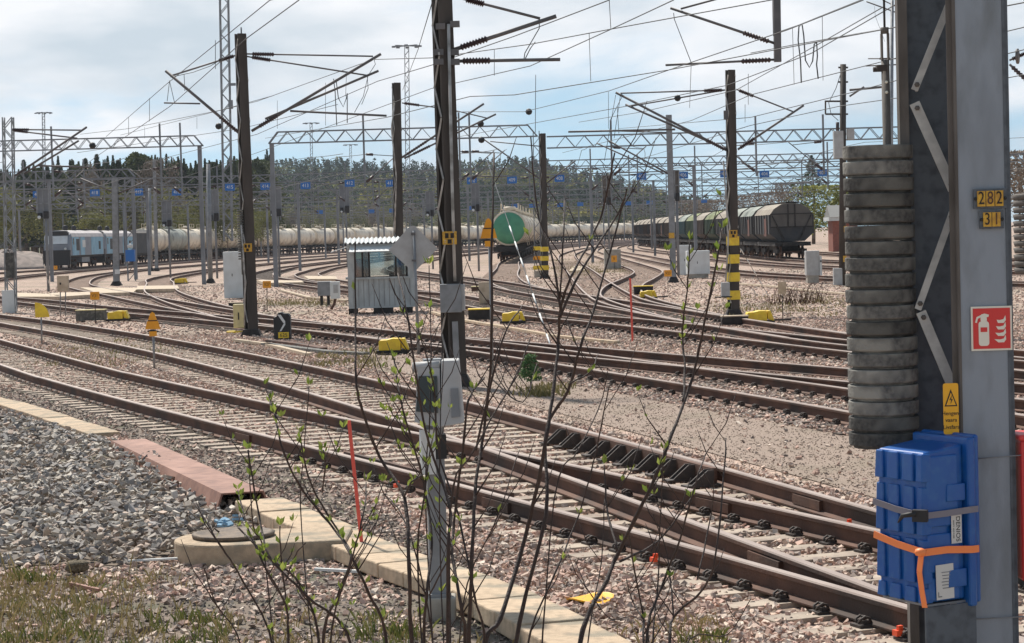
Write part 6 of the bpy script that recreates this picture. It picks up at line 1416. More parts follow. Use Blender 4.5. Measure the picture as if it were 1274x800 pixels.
chest(293, 386, .5, .26, .5, 'dark box with pale lid behind the yellow cabinet', 'wood_pale'); chest(595, 362, .62, .18, .6, 'rusty flat box with a yellowish top left of the guy wire', 'paleyellow', 'rust')
# cabinets
def cabinet(base, ytop, w, d, label, m='white', name='relay_cabinet', plinth=0.0, seams=True, grp=None):
    b = ground(*base, 0); zt_ = at(base[0], ytop, b.y).z; t = thing(name, (b.x, b.y, 0), label, 'cabinet', grp); to = Vector(t.location)
    if plinth: MB().box((b.x, b.y+d/2, plinth/2), (w*.86, d*.86, plinth)).build('plinth', M['concrete'], t, o=to)
    MB().box((b.x, b.y+d/2, (plinth+zt_)/2), (w, d, zt_-plinth)).build('case', M[m], t, o=to, bevel=.02)
    if seams:
        MB().box((b.x+w*.16, b.y-.006, (plinth+zt_)/2), (w*.60, .012, (zt_-plinth)*.92)).build('door', M[m], t, o=to); MB().box((b.x-w*.05, b.y-.016, plinth+(zt_-plinth)*.5), (.03, .02, .12)).build('handle', M['tar'], t, o=to)
    return t
cabinet((291, 371), 313, .86, .6, 'tall white relay cabinet beside the dark riveted mast'); cabinet((853, 342), 305, .70, .8, 'rear white cabinet, partly behind the larger one'); cabinet((869.5, 346), 312, 1.16, .9, 'large white cabinet right of the grey post', 'white', plinth=.2)
t = cabinet((1012, 352), 312, .58, .6, 'grey control box on a concrete foot behind the guy wire sleeve', 'cabgrey', plinth=.32, seams=False); b = Vector(t.location); MB().box((b.x+.34, b.y+.2, .75), (.10, .5, .85), taper=.9).build('door', M['white'], t, o=b); MB().box((b.x+.34, b.y-.06, .95), (.06, .03, .07)).build('lock', M['black'], t, o=b)
b = ground(78, 393, 0); t = thing('post_cabinet', (b.x, b.y, 0), 'pale box on two thin legs left of the orange tag', 'cabinet'); to = Vector(t.location)
for px_ in (75, 81.5): MB().tube([(at(px_, 390, b.y).x, b.y, -.02), at(px_, 345, b.y)], .022, 6).build('leg', M['galv'], t, o=to)
MB().box(at(78.5, 353, b.y), (.40, .2, .58)).build('case', M['paleyellow'] if False else M['wood_pale'], t, o=to, bevel=.012); MB().box(at(75, 353, b.y-.12), (.05, .02, .08)).build('lock', M['tar'], t, o=to)
b = ground(299, 412, 0); t = thing('mast_cabinet', (b.x, b.y-.3, .2), 'pale yellow cabinet fixed to the dark riveted mast', 'cabinet'); to = Vector(t.location); c = at(298.5, 393, b.y-.3); MB().box(c, (.34, .3, .66)).build('case', M['paleyellow'], t, o=to, bevel=.015); MB().box(c+Vector((-.02, -.16, 0)), (.03, .02, .2)).build('handle', M['tar'], t, o=to)
MB().box(c+Vector((-.16, -.1, -.50)), (.42, .3, .18)).build('cable_box', M['yellow'], t, o=to, bevel=.015)
c = at(603, 366, gz(603, 378)); t = tag(MB().box((c.x, c.y, .4), (.42, .35, .8)).build('small_cabinet', M['wood_pale'], None, o=(c.x, c.y, 0), bevel=.02), 'small pale box behind the dark chest in the middle', 'cabinet')
b = ground(764, 335, 0); t = tag(MB().box((b.x, b.y+2, .65), (1.1, 1.1, 1.3)).build('concrete_block', M['concrete'], None, o=(b.x, b.y+2, 0), bevel=.03), 'square concrete block behind the yellow tag in the double bend', 'concrete block')
b = ground(640, 327, 0)
# grade crossing planks and cable ducts
def planks(px, label, z=.15, h=.16):
    P = [ground(x, y, z) for x, y in px]; mb = MB(); n = len(P)
    mb.add(P+[p-Vector((0, 0, h)) for p in P], [tuple(range(n)), tuple(range(2*n-1, n-1, -1))]+[(i, n+i, n+(i+1) % n, (i+1) % n) for i in range(n)])
    c = sum(P, Vector())/n; c.z = 0; return tag(mb.build('crossing_panel', M['wood_pale'], None, o=c), label, 'crossing plank', 'pale plank crossing panels')
planks([(22, 364), (74, 366), (74, 369), (20, 369)], 'long pale plank crossing panel at the left edge'); planks([(100, 357.5), (172, 358), (166, 363.5), (122, 364.5)], 'wide pale plank crossing panel over the curving track'); planks([(171, 355.5), (221, 355), (223, 359), (170, 360)], 'short pale crossing board over the sharply bent track', .17)
planks([(60, 364.5), (122, 362.5), (122, 366), (72, 369)], 'narrow pale panel between the two left crossings')
planks([(319, 348), (375, 349), (378, 351), (330, 352)], 'pale panel left of the hut over a curving rail', .17); planks([(378, 343), (418, 343.5), (420, 347), (384, 347)], 'pale panel behind the meter cabinet', .17)
planks([(713, 331), (728, 331), (728, 336), (708, 337)], 'pale panel in the straight track by the green tank', .02)
def duct(pxs, w, label, m='wood_pale'):
    P = [ground(x, y, .03) for x, y in pxs]; mb = MB()
    for a_, b_ in zip(P, P[1:]): mb.bar(a_, b_, w, .06)
    return tag(mb.build('cable_duct', M[m], None, o=P[0]), label, 'cable duct')
duct([(350, 361), (385, 370), (432, 374)], .16, 'pale cable duct curving in front of the grey cabinet'); duct([(536, 388), (574, 398), (640, 409), (690, 418), (768, 426)], .16, 'long pale cable duct behind the middle point cover', 'slab')
duct([(905, 352), (960, 356), (1010, 362), (1060, 366)], .18, 'pale cable duct in front of the grey control box'); duct([(292, 423), (330, 428), (385, 441)], .14, 'pale cable duct at the foot of the dark riveted mast'); duct([(335, 424), (370, 428), (402, 434)], .2, 'dark bent pipe behind the dwarf signal', 'rust')
duct([(330, 428), (410, 438), (455, 440)], .22, 'grey trough lying behind the front tracks', 'oldconc')

# ------------------------------------------------------------ backdrop: wall, railing, brick hut, gravel pile
Yb = 372; a_, b_ = at(-60, 300, Yb), at(296, 290, Yb)
t = thing('footbridge', ((a_.x+b_.x)/2, Yb, 0), 'long grey footbridge wall with railing behind the locomotives', 'footbridge'); to = Vector(t.location)
zt_, zb_ = at(100, 298, Yb).z, at(100, 306, Yb).z
MB().box(((a_.x+b_.x)/2, Yb+1, (zt_+zb_)/2), (b_.x-a_.x, 2.2, zt_-zb_)).build('deck', M['galv_far'], t, o=to)
mb = MB(); zr = zt_+1.25
for z in (zr, zt_+.65): mb.bar((a_.x, Yb, z), (b_.x, Yb, z), .09)
n = 70
for i in range(n+1): mb.bar((a_.x+(b_.x-a_.x)*i/n, Yb, zt_), (a_.x+(b_.x-a_.x)*i/n, Yb, zr), .05)
mb.build('railing', M['galv_far'], t, o=to)
for i in range(6): MB().box((a_.x+4+i*8.0, Yb+1, zb_/2), (.6, 1.4, zb_)).build('pier', M['concrete'], t, o=to)
t = thing('gravel_pile', (at(15, 330, 255).x, 255, 0), 'grey heap of gravel left of the locomotives', 'gravel pile'); to = Vector(t.location); mb = MB(); n = 24; vs = []
mb.lathe([(9, -.3), (7.5, .5), (5.5, 1.2), (3.2, 1.8), (1.2, 2.1), (0, 2.2)], to+Vector((-2, 6, 0)), 26); mb.v = [(x+random.uniform(-.5, .5), y+random.uniform(-.5, .5), z+random.uniform(-.25, .25)) for x, y, z in mb.v]; mb.build('heap', M['gravel_pile'] if 'gravel_pile' in M else mat('pile', (.26, .215, .19), .95, c2=(.17, .145, .13), scale=1.4, bump=.8, bscale=6), t, o=to)
Yk = 205; c = at(1042, 330, Yk); t = thing('brick_hut', (c.x, Yk, 0), 'small red brick hut with pale gable and grey roof right of the hoppers', 'hut'); to = Vector(t.location)
xk0, xk1 = at(1037, 330, Yk).x, at(1068, 330, Yk).x; ze, zr = at(1042, 274, Yk).z, at(1042, 259, Yk).z
MB().box(((xk0+xk1)/2, Yk+1.5, ze/2), (xk1-xk0, 3, ze)).build('wall', M['brick'], t, o=to)
MB().box(((xk0+xk1)/2-.1, Yk+1.4, ze+.12), (xk1-xk0+.6, 3.6, .35)).build('fascia', M['white'], t, o=to)
MB().prism([(-1.9, 0), (1.9, 0), (0, zr-ze)], xk1-xk0+.5, Matrix.Translation((xk0-.3, Yk+1.4, ze+.3)) @ Matrix(((0, 0, 1, 0), (1, 0, 0, 0), (0, 1, 0, 0), (0, 0, 0, 1)))).build('roof', M['roofgrey'], t, o=to)
MB().box((xk0+1.2, Yk-.03, ze*.40), (.9, .06, ze*.75)).build('door', M['tar'], t, o=to)
# more far wagons at the vanishing end
t = thing('covered_wagon', (at(776, 292, 640).x, 640, 0), 'far blue grey wagon at the vanishing end of the yard', 'wagon'); to = Vector(t.location); x0 = at(764, 292, 640).x; x1 = at(800, 292, 640).x
MB().box(((x0+x1)/2, 645, 2.6), (x1-x0, 3, 2.8)).build('body', M['loco_grey'], t, o=to); MB().box(((x0+x1)/2, 645, .7), (x1-x0-1, 2.4, .8)).build('underframe', M['tar'], t, o=to)

# ------------------------------------------------------------ vegetation
def leaf_cloud(centres, sizes, dirs=None, flat=.5, up=0.0):
    """small crossed quads"""
    n = len(centres); a = RNG.uniform(0, 2*PI, n); el = RNG.normal(0, flat, n)+up
    u = np.stack([np.cos(a)*np.cos(el), np.sin(a)*np.cos(el), np.sin(el)], 1)
    b = RNG.uniform(0, 2*PI, n); w = np.stack([np.cos(b), np.sin(b), RNG.normal(0, .6, n)], 1); w -= u*(u*w).sum(1)[:, None]; w /= np.linalg.norm(w, axis=1)[:, None]+1e-6
    s = sizes[:, None]; c = centres
    V = np.stack([c-u*s, c+w*s*.45, c+u*s, c-w*s*.45], 1)
    return V.reshape(-1, 3), np.arange(n*4).reshape(-1, 4)
def tree_trunk(t, h, r, m, limbs=()):
    mb = MB(); mb.tube([(0, 0, -.2), (.02*h*random.uniform(-1, 1), 0, h*.5), (0, 0, h*.97)], [r, r*.6, r*.08], 7)
    for p, q, rr in limbs: mb.tube([p, Vector(p).lerp(Vector(q), .55)+Vector((0, 0, .1)), q], [rr, rr*.6, rr*.2], 4)
    return mb.build('trunk', m, t)
def conifer(label, h, rad, m, n=1500, pine=False):
    t = thing('conifer_tree', (0, 0, 0), label, 'tree', 'conifers behind the yard'); tree_trunk(t, h, h*.014, M['trunk'])
    z = (RNG.random(n)**.8)*(.80 if not pine else .5)+(.20 if not pine else .5)
    tier = np.abs(np.sin(z*h*2.1+RNG.normal(0, .2, n))); r = rad*1.35*((1-z)**1.05+.012)*(.68+.32*tier)*np.sqrt(RNG.uniform(.12, 1, n))*(1+.3*np.sin(z*31+rad*7))
    if pine: r = rad*np.sqrt(np.clip(1-((z-.72)/.28)**2, .02, 1))*np.sqrt(RNG.uniform(.1, 1, n))
    a = RNG.uniform(0, 2*PI, n); lob = 1+.25*np.sin(a*3+z*9)
    C = np.stack([r*lob*np.cos(a), r*lob*np.sin(a), z*h-r*.28], 1)
    V, F = leaf_cloud(C, RNG.uniform(.16, .42, n)*(h/16)*(.35+.65*np.clip(1.15-z, 0, 1) if not pine else 1), flat=.35, up=-.25)
    np_mesh('crown', V, F, m, t); return t
def broadleaf(label, h, rad, m, n=900, bare=False, name='birch_tree', grp='pale young trees behind the yard', leaf=.35):
    t = thing(name, (0, 0, 0), label, 'tree', grp); limbs = []
    for i in range(16):
        a = random.random()*2*PI; z0 = h*random.uniform(.25, .75); L = rad*random.uniform(.5, 1.0); limbs.append(((0, 0, z0), (L*math.cos(a), L*math.sin(a), z0+L*random.uniform(.7, 1.4)), h*.005))
    tree_trunk(t, h, h*.010, M['trunk'], limbs)
    cl = [(Vector(q), random.uniform(.5, 1.0)) for _, q, _ in limbs]+[(Vector((0, 0, h*.93)), .6)]
    C = []
    for q, s in cl:
        k = n//len(cl); d = RNG.normal(0, rad*.30*s, (k, 3)); d[:, 2] *= 1.4; C.append(np.array(q)+d)
    C = np.concatenate(C); C[:, 2] = np.clip(C[:, 2], h*.12, h)
    V, F = leaf_cloud(C, RNG.uniform(.09, leaf*.8, len(C)), flat=.8)
    np_mesh('crown', V, F, m, t); return t
def place(protos, spots, namer=None):
    used = set()
    for i, (k, x, y, s, sz, lab, z) in enumerate(spots):
        o_ = protos[k] if k not in used else copy_tree(protos[k]); used.add(k)
        o_.location = (x, y, z); o_.rotation_euler = (0, 0, random.random()*6); o_.scale = (s, s, sz)
        if lab: o_['label'] = lab
cprotos = [conifer('dark conifer standing in the wood behind the yard', 16, 2.6, M['needle'], 5200), conifer('dark conifer standing in the wood behind the yard', 16, 2.1, M['needle'], 4600), conifer('dark conifer standing in the wood behind the yard', 16, 3.2, M['needle2'], 4200, True), conifer('dark conifer standing in the wood behind the yard', 16, 2.3, M['needle2'], 4600)]
bprotos = [broadleaf('pale half bare birch in front of the dark conifers', 11, 2.4, M['birch'], 3000), broadleaf('pale half bare birch in front of the dark conifers', 11, 2.9, M['birch'], 3200), broadleaf('pale half bare birch in front of the dark conifers', 11, 2.0, M['bare'], 2200)]
# a low wooded ridge: height of the land behind the yard, from the photograph's skyline
SKY = [(-200, 212), (0, 214), (60, 206), (130, 205), (200, 200), (260, 208), (300, 200), (360, 192), (420, 190), (480, 193), (540, 196), (600, 192), (660, 190), (700, 194), (740, 203), (780, 214), (820, 228), (850, 246), (880, 262), (930, 268), (1000, 272), (1300, 270)]
def skyline(px): return float(np.interp(px, [a for a, _ in SKY], [b for _, b in SKY]))
spots = []
for i in range(190):
    px = random.uniform(-25, 345); Y = random.uniform(370, 560); top = skyline(px)-6+random.uniform(-6, 22)+ (560-Y)*.04
    top_z = at(px, top, Y).z; h = random.uniform(13, 19); base = max(0, min(top_z-h, (Y-350)*.03)); s = max(6, top_z-base)/16
    spots.append((random.choice([0, 0, 1, 1, 2, 3]), at(px, 300, Y).x, Y, min(1.3, s)*random.uniform(.85, 1.15), s, None, base))
# the tall ones that show as single peaks
for px, top in ((33, 199), (62, 207), (110, 197), (124, 192), (150, 199), (172, 189), (182, 192), (214, 207), (232, 206), (250, 204)):
    Y = 372; z = at(px, top, Y).z; spots.append((2 if px in (172, 182) else 1, at(px, 300, Y).x, Y, 2.1 if px not in (172, 182) else 1.0, z/16, None, 0))
for i in range(60):
    px = random.uniform(-25, 330); Y = random.uniform(372, 420); z = at(px, skyline(px)-7+random.uniform(-5, 12), Y).z; spots.append((random.choice([0, 1, 3, 0]), at(px, 300, Y).x, Y, random.uniform(1.0, 1.4), z/16, None, 0))
place(cprotos, spots)
spots = []
for i in range(64):
    px = random.uniform(-25, 480) if i < 50 else random.uniform(480, 700); Y = random.uniform(318, 368) if px < 330 else random.uniform(690, 760); top = random.uniform(232, 270) if px < 330 else random.uniform(252, 274)
    z = at(px, top, Y).z; s = max(3, z)/11; spots.append((random.choice([0, 1, 2]), at(px, 300, Y).x, Y, s*random.uniform(.9, 1.3), s, None, 0))
for px, top in ((205, 196), (187, 200), (118, 205)):
    Y = 366; z = at(px, top, Y).z; spots.append((2, at(px, 300, Y).x, Y, z/11*.7, z/11, None, 0))
place(bprotos, spots)
# the hill and its far wood
HY0, HY1 = 700, 1250
def hill_z(x, y):
    px = 637+FPX*x/max(y, 1); top = at(637, 0, 1000)
    zt = (at(px, skyline(px)+5, HY1).z)-13; u_ = min(1, max(0, (y-HY0)/(HY1-HY0))); return max(-.5, max(0, zt)*(u_**1.15))
nx, ny = 120, 16; V = []
for j in range(ny+1):
    y = HY0+(HY1+500-HY0)*j/ny
    for i in range(nx+1):
        px = -300+1500*i/nx; x = (px-637)/FPX*y; V.append((x, y, hill_z(x, min(y, HY1))-.3))
Fh = [(j*(nx+1)+i, j*(nx+1)+i+1, (j+1)*(nx+1)+i+1, (j+1)*(nx+1)+i) for j in range(ny) for i in range(nx)]
M['hillgrass'] = mat('hillgrass', (.17, .155, .075), .95, c2=(.10, .10, .055), scale=.03, c3=(.06, .07, .04), scale3=.012)
tag(np_mesh('hill', V, Fh, M['hillgrass'], smooth=True), kind='structure')
nT = 5600; xs, ys, ss, hs_ = [], [], [], []
while len(xs) < nT:
    y = random.uniform(HY0+40, HY1+40); px = random.uniform(-120, 885); x = (px-637)/FPX*y
    u_ = (y-HY0)/(HY1-HY0)
    # open yellowish strips across the slope
    if math.sin(u_*17+px*.012+1.2*math.sin(px*.02)) > .42 and px > 300 and random.random() < .78: continue
    xs.append(x); ys.append(y)
def far_tree(n=64):
    z = RNG.random(n)*.85+.15; a = RNG.uniform(0, 2*PI, n); r = 2.3*((1-z)**.7+.1)*np.sqrt(RNG.uniform(.3, 1, n))
    return np.stack([r*np.cos(a), r*np.sin(a), z*13], 1)
VV = []
for x, y in zip(xs, ys):
    C = far_tree(); s = random.uniform(.6, 1.15); C = C*s+np.array([x, y, hill_z(x, min(y, HY1))-.5]); VV.append((C, s))
Call = np.concatenate([c_ for c_, _ in VV]); sz = np.concatenate([np.full(len(c_), .85*s) for c_, s in VV])*RNG.uniform(.6, 1.3, len(Call))
V, F = leaf_cloud(Call, sz, flat=.6, up=-.2)
# colour by tree: keep every tree one island tone through the noise of its place
fm, ft, fb = new_mat('far_wood'); fb.inputs['Roughness'].default_value = .9; fb.inputs['Specular IOR Level'].default_value = .05
tcn = N(ft, 'ShaderNodeTexCoord'); wn = N(ft, 'ShaderNodeTexNoise'); wn.inputs['Scale'].default_value = 1; wn.inputs['Detail'].default_value = 5; wn.inputs['Roughness'].default_value = .62; mpf = N(ft, 'ShaderNodeMapping'); mpf.inputs['Scale'].default_value = (.016, .006, .085); ft.links.new(tcn.outputs['Object'], mpf.inputs[0]); ft.links.new(mpf.outputs[0], wn.inputs['Vector'])
rr_ = N(ft, 'ShaderNodeValToRGB'); el = rr_.color_ramp.elements; el[0].position = .45; el[0].color = (.016, .040, .018, 1); el[1].position = .60; el[1].color = (.33, .30, .075, 1); e3 = el.new(.52); e3.color = (.055, .088, .030, 1); ft.links.new(wn.outputs['Fac'], rr_.inputs['Fac']); ft.links.new(rr_.outputs[0], fb.inputs['Base Color'])
tag(np_mesh('far_forest', V, F, fm), 'far mixed wood covering the low hill behind the yard', 'forest', kind='stuff')
# right side: pine, willow, bare bushes
rp_ = conifer('dark pine with a broad top behind the hopper wagons', 16, 4.2, M['needle'], 2600, False); z = at(1012, 193, 300).z; rp_.location = (at(1012, 300, 300).x, 300, 0); rp_.scale = (1.25, 1.25, z/16); rp_['group'] = 'trees on the right'
w_ = broadleaf('yellow green willow in front of the pine on the right', 9, 3.0, M['willow'], 2600, name='willow_tree', grp='trees on the right', leaf=.42); z = at(1030, 232, 270).z; w_.location = (at(1032, 300, 270).x, 270, 0); w_.scale = (1.25, 1.25, z/9)
bz = [broadleaf('bare grey bush on the skyline behind the hopper wagons', 8, 3.2, M['bare'], 1500, name='bare_bush', grp='bare bushes behind the hopper wagons')]
spots = []
for px, top, Y, k in ((985, 228, 330, 1.0), (960, 240, 350, 1.2), (925, 244, 380, 1.2), (890, 250, 420, 1.2), (860, 250, 440, 1.3), (1080, 235, 300, 1), (1290, 190, 210, 1.3), (1270, 200, 190, 1.2), (1310, 210, 180, 1.4), (1130, 240, 330, 1.4), (1190, 235, 300, 1.4), (1240, 240, 340, 1.5), (1370, 230, 260, 1.5), (1430, 240, 300, 1.5)):
    z = at(px, top, Y).z; spots.append((0, at(px, 300, Y).x, Y, k, z/8, None, 0))
place(bz, spots)
# young spruce between the tracks, weeds at masts
b = ground(660, 484, 0); sp_ = thing('young_spruce', (b.x, b.y, 0), 'knee high green spruce seedling on the sandy strip between the tracks', 'young tree'); 
MB().tube([(0, 0, 0), (.02, 0, .25), (-.01, 0, .52)], [.018, .012, .004], 5).build('stem', M['bark'], sp_)
n = 500; z = RNG.random(n); a = RNG.uniform(0, 2*PI, n); r = .22*(1-z*.6)*np.sqrt(RNG.uniform(0.05, 1, n)); C = np.stack([r*np.cos(a), r*np.sin(a), .10+z*.45+r*.3], 1); V, F = leaf_cloud(C, RNG.uniform(.02, .05, n), flat=.6, up=.3); np_mesh('needles', V, F, leaf_mat('spruce', (.05, .12, .045), (.11, .18, .07), .2), sp_)
def tufts(name, spots, m, hgt, n, label=None, cat=None, wid=.010, lean=1.1):
    Vs = []
    for (x, y, rr_, k) in spots:
        for i in range(int(n*k)):
            a = random.random()*2*PI; d = rr_*math.sqrt(random.random()); bx_, by_ = x+d*math.cos(a), y+d*math.sin(a); h = hgt*random.uniform(.4, 1.2); l_ = h*random.uniform(0, lean); b2 = random.random()*2*PI
            w = wid*random.uniform(.6, 1.3); tx, ty = math.cos(b2), math.sin(b2)
            Vs.append([(bx_-ty*w, by_+tx*w, -.03), (bx_+ty*w, by_-tx*w, -.03), (bx_+tx*l_*.5+ty*w*.7, by_+ty*l_*.5-tx*w*.7, h*.62), (bx_+tx*l_, by_+ty*l_, h)])
    V = np.array(Vs).reshape(-1, 3); ob = np_mesh(name, V, np.arange(len(V)).reshape(-1, 4), m); return tag(ob, label, cat, kind='stuff')
def pspots(k, x0, x1, y0, y1, rr_, dens=1.0):
    out_ = []
    for i in range(k):
        g_ = ground(random.uniform(x0, x1), random.uniform(y0, y1), 0); out_.append((g_.x, g_.y, rr_*random.uniform(.5, 1.3), dens*random.uniform(.4, 1.3)))
    return out_
tufts('dry_grass', pspots(70, -40, 170, 722, 830, .24, .34)+pspots(40, -240, -40, 722, 860, .24, .34)+pspots(40, 0, 230, 712, 770, .16, .25)+pspots(46, 150, 520, 765, 830, .16, .25)+pspots(22, 560, 900, 775, 830, .14, .3), M['grass_dry'], .085, 42, 'dry bleached grass at the lower left', 'dry grass', .0035)
tufts('green_grass', pspots(22, -40, 120, 735, 820, .10, .45)+pspots(12, 120, 280, 755, 815, .09, .6)+pspots(9, 440, 520, 768, 812, .13)+pspots(5, 840, 900, 792, 820, .09)+pspots(5, 20, 60, 712, 725, .10), M['grass_green'], .075, 42, 'fresh green grass tufts in the foreground', 'grass', .0045)
tufts('track_weeds', pspots(26, 400, 480, 436, 462, .30, .5)+pspots(16, 650, 700, 480, 492, .22, .6)+pspots(40, 60, 200, 424, 456, .5, .35)+pspots(40, 900, 1050, 366, 392, .9, .8)+pspots(60, 660, 760, 312, 340, 2.2, 1.2)+pspots(40, 330, 420, 372, 380, 1.2, .6)+pspots(20, 690, 760, 328, 345, 2.2, 1.2), leaf_mat('weed', (.16, .15, .06), (.26, .22, .10), .2), .10, 40, 'sparse yellowish weeds between the tracks', 'weeds', .012)
tufts('dry_stalks', pspots(60, -40, 180, 722, 800, .2, .10), M['grass_dry'], .24, 40, 'thin dry stalks standing in the weeds at the lower left', 'dry stalks', .0022, .35)
# reddish dry bush right of the banded mast
b = ground(990, 378, 0); bs = thing('dry_bush', (b.x, b.y, 0), 'low dry brown bush right of the yellow banded mast', 'bush'); mb = MB()
for i in range(130):
    a = random.random()*2*PI; L = random.uniform(.35, .9); x0 = random.uniform(-.9, .9); mb.tube([(x0, random.uniform(-.3, .3), 0), (x0+.25*L*math.cos(a), .2*L*math.sin(a), L*.6), (x0+.45*L*math.cos(a), .4*L*math.sin(a), L*.8)], [.008, .006, .003], 3)
mb.build('twigs', M['rust'], bs)

# ------------------------------------------------------------ saplings right in front of the viewer
def sapling(label, stems, Y, base, seed):
    rnd = random.Random(seed)
    bx_ = at(base, 780, Y).x; t = thing('sapling', (bx_, Y, 0), label, 'sapling', 'budding saplings in the foreground'); to = Vector(t.location)
    lv = []
    def buds(p, d, k, s):
        for i in range(k):
            a = rnd.random()*2*PI; side = Vector((math.cos(a), math.sin(a)*.8, 1.7)).normalized(); q = Vector(p)+side*.004; L = s*rnd.uniform(.45, 1.0); w = L*.24
            n_ = side.cross(Vector((rnd.uniform(-1, 1), rnd.uniform(-1, 1), .2))).normalized(); m_ = side.cross(n_)
            lv.append([q, q+side*L*.5+n_*w+m_*w*.3, q+side*L, q+side*L*.5-n_*w+m_*w*.3])
    for st in stems:
        pts, w0, w1, leafy, yoff = st[0], st[1], st[2], st[3], (st[4] if len(st) > 4 else 0)
        P = []
        for i, (x, y) in enumerate(pts): P.append(at(x, y, Y+yoff+.12*math.sin(i*1.7+seed)))
        if st[5] if len(st) > 5 else True:
            b0 = P[0]; k_ = b0.z; P = [Vector((bx_+(b0.x-bx_)*.25, Y+yoff*.4, -.03)), Vector((bx_+(b0.x-bx_)*.55, Y+yoff*.7, k_*.5))]+P
        # smooth
        Q = [np.array(p) for p in P]; A_ = [2*Q[0]-Q[1]]+Q+[2*Q[-1]-Q[-2]]; S_ = []
        for i in range(1, len(A_)-2):
            a, b_, c, d = A_[i-1:i+3]
            for k in range(5):
                u = k/5; S_.append(.5*((2*b_)+(c-a)*u+(2*a-5*b_+4*c-d)*u*u+(3*b_-a-3*c+d)*u**3))
        S_.append(Q[-1]); n = len(S_); sc = Y/FPX
        S_ = [s_+np.array([rnd.uniform(-1, 1), 0, rnd.uniform(-1, 1)])*.0014 for s_ in S_]
        rad = [max(.0011,   .38*sc*(w0+(w1-w0)*i/(n-1))) for i in range(n)]
        for i in range(3, n, 4): rad[i] *= 1.18
        MB().tube([Vector(p) for p in S_], rad, 7).build('stem', M['bark'], t, o=to)
        L = 0; i0 = int(n*.35)
        for i in range(i0, n-1):
            if S_[i][2] < .9: continue
            if rnd.random() < leafy: buds(S_[i], None, rnd.choice([1, 2, 3, 4]), .036)
            # thin side twigs
            if rnd.random() < .20:
                sd = rnd.choice([-1, 1]); L_ = rnd.uniform(.05, .17); p0 = Vector(S_[i]); p1 = p0+Vector((sd*L_*.5, rnd.uniform(-.03, .03), L_*.75)); p2 = p1+Vector((sd*L_*.25, 0, L_*.7))
                MB().tube([p0, p1, p2], [rad[i]*.55, .0018, .0010], 5).build('twig', M['bark'], t, o=to)
                if rnd.random() < leafy*1.6: buds(p2, None, 3, .034); 
                if rnd.random() < leafy*1.4: buds(p1, None, 2, .030)
        if rnd.random() < leafy*2.2: buds(S_[-1], None, 4, .038)
    if lv:
        V = np.array([[tuple(p-to) for p in q] for q in lv]).reshape(-1, 3); o_ = np_mesh('leaf', V, np.arange(len(V)).reshape(-1, 4), M['bud'], t); o_['kind'] = 'stuff'
    return t
sapling('leafy budding sapling in front of the manhole, leftmost of the row', [
    ([(341, 812), (302, 722), (275, 680), (242, 626)], 4, 2.5, .10), ([(302, 812), (269, 752), (254, 707)], 3, 2, .06, .2), ([(359, 812), (356, 755), (329, 704), (306, 650), (296, 610)], 5, 2.5, .55, -.1), ([(357, 752), (350, 695), (348, 655)], 3, 2, .35, 0, False),
    ([(398, 812), (374, 728), (335, 695), (296, 656)], 5, 3, .60, .1), ([(356, 722), (368, 690), (380, 676)], 3, 2, .2, 0, False), ([(330, 700), (315, 655), (309, 560)], 3, 2, .45, .2)], 7.0, 372, 1)
sapling('tall budding sapling with long crossing shoots left of the grey post', [
    ([(440, 812), (380, 740), (336, 694), (322, 640), (308, 560)], 6, 2.5, .5), ([(401, 812), (422, 737), (437, 692), (416, 659), (377, 611), (353, 563), (343, 521), (335, 497)], 6, 2.5, .5, .1), ([(410, 812), (437, 700), (452, 640), (456, 600)], 4, 2, .45, -.1),
    ([(482, 812), (458, 737), (438, 695), (420, 660), (388, 605), (372, 540)], 6.5, 2.5, .25, .2), ([(401, 612), (405, 580), (402, 560)], 3, 1.8, .5, 0, False), ([(375, 660), (378, 560), (385, 480)], 2.5, 1.5, .05, .3)], 6.8, 428, 2)
sapling('dense clump of dark bare shoots around the grey post', [
    ([(513, 812), (509, 710), (503, 620), (472, 569), (451, 512), (443, 470), (442, 380), (442, 300)], 8, 2.5, .04), ([(503, 618), (512, 600), (527, 590)], 4, 2, .3, 0, False), ([(528, 812), (531, 740), (537, 674), (527, 600), (513, 550), (499, 500), (490, 446)], 6, 2.5, .5, .15),
    ([(557, 812), (558, 680), (560, 635), (540, 570), (526, 521), (508, 400), (495, 340)], 7, 2.5, .06, -.1), ([(579, 812), (574, 755), (563, 690), (566, 640), (576, 560), (583, 498), (602, 470)], 7, 3, .04, .1), ([(583, 812), (587, 700), (592, 600), (602, 537), (611, 440), (612, 300), (615, 190)], 8, 3, .03), ([(603, 812), (590, 740), (570, 640), (545, 560), (540, 480), (520, 410)], 5, 2, .06, .2),
    ([(592, 560), (625, 424), (650, 380)], 4, 2, .03, 0, False), ([(610, 470), (650, 500), (668, 452)], 3, 1.5, .15, .1, False), ([(540, 812), (520, 700), (500, 640), (480, 616)], 3.5, 2, .12, .3), ([(530, 640), (535, 520), (536, 420), (534, 330)], 3, 1.8, .18, .3), ([(560, 640), (590, 560), (640, 470), (660, 420)], 4, 2, .05, -.2), ([(534, 740), (560, 690), (575, 640)], 3, 1.5, .3, 0, False), ([(548, 690), (547, 560), (552, 440)], 3, 1.6, .25, .4), ([(575, 760), (620, 640), (646, 560)], 3.2, 1.6, .05, .2),
    ([(520, 720), (530, 600), (541, 520), (536, 470)], 4, 2, .7, .1)], 6.6, 552, 3)
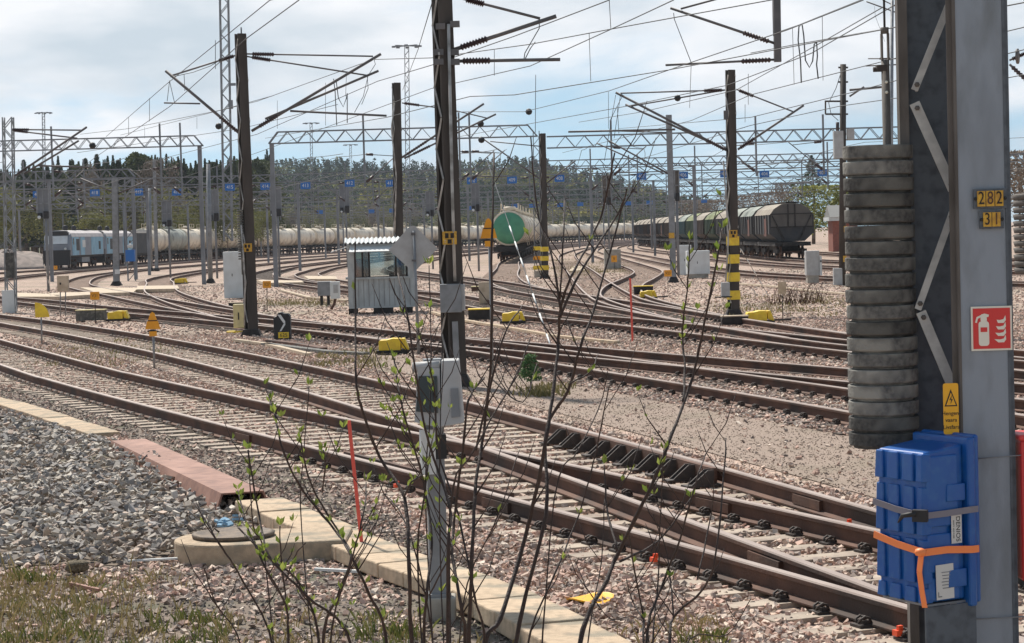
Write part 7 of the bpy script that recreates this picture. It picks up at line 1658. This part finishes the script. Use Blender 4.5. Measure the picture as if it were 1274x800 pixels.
sapling('forked dark sapling rising past the green tank wagon', [
    ([(603, 812), (622, 770), (650, 680), (665, 620), (677, 560), (689, 482), (695, 420), (697, 386), (710, 345), (734, 300), (751, 258), (765, 190)], 9, 2.6, .01), ([(697, 386), (687, 320), (668, 260), (660, 170)], 4, 2, .0, 0, False), ([(696, 395), (722, 339), (765, 273), (777, 245)], 5, 2, .01, 0, False), ([(640, 812), (679, 640), (679, 537), (707, 486), (722, 432), (741, 378), (768, 281), (780, 235)], 8, 2.5, .01, .1),
    ([(697, 372), (701, 289), (702, 250)], 3, 2, .0, 0, False), ([(707, 478), (735, 462), (744, 440)], 3, 1.5, .05, 0, False), ([(655, 812), (690, 715), (720, 640), (742, 560), (758, 480)], 4, 2, .08, .2), ([(690, 620), (720, 560), (748, 500), (756, 462)], 3, 1.6, .04, .2)], 7.2, 628, 4)
sapling('long leaning sapling with fresh leaves near its tip', [
    ([(719, 812), (755, 722), (770, 686), (806, 614), (830, 556), (858, 482), (873, 420), (892, 324), (898, 285)], 9, 2.6, .28), ([(768, 684), (755, 632), (752, 578)], 4.5, 2, .25, 0, False), ([(771, 698), (818, 674), (860, 620)], 4.5, 2, .35, 0, False), ([(850, 500), (852, 455), (849, 413), (856, 347), (858, 300)], 4, 2, .75, .1, False), ([(730, 812), (748, 700), (752, 620)], 3, 1.6, .05, .2)], 6.9, 706, 5)
sapling('thin bare bush of many twigs at the lower right', [
    ([(803, 812), (824, 728), (845, 674), (866, 599), (880, 560)], 6, 2, .06), ([(833, 812), (839, 767), (872, 737), (890, 692), (902, 575), (903, 545)], 6, 2, .03, .1), ([(801, 812), (800, 764), (788, 701), (782, 660)], 5, 2, .05, -.1), ([(812, 812), (818, 728), (822, 640), (826, 560)], 4, 1.6, .04, .2), ([(800, 770), (786, 745), (779, 720)], 3, 1.5, .04, 0, False), ([(838, 770), (830, 690), (812, 640)], 3, 1.5, .04, 0, False), ([(850, 812), (905, 790), (934, 745)], 3, 1.5, .03, .1), ([(806, 790), (760, 770), (735, 740)], 2.6, 1.4, .03, .1), ([(868, 720), (885, 640), (888, 600)], 3, 1.4, .02, 0, False)], 6.7, 815, 6)

# ------------------------------------------------------------ air
hz, ht, hbs = new_mat('haze'); ht.nodes.remove(hbs); pv = N(ht, 'ShaderNodeVolumePrincipled'); pv.inputs['Color'].default_value = (.80, .88, 1, 1); pv.inputs['Density'].default_value = .00009; pv.inputs['Anisotropy'].default_value = .3
ht.links.new(pv.outputs[0], ht.nodes['Material Output'].inputs['Volume'])
tag(MB().box((0, 1285, 43), (3040, 2690, 90)).build('haze', hz), kind='stuff')
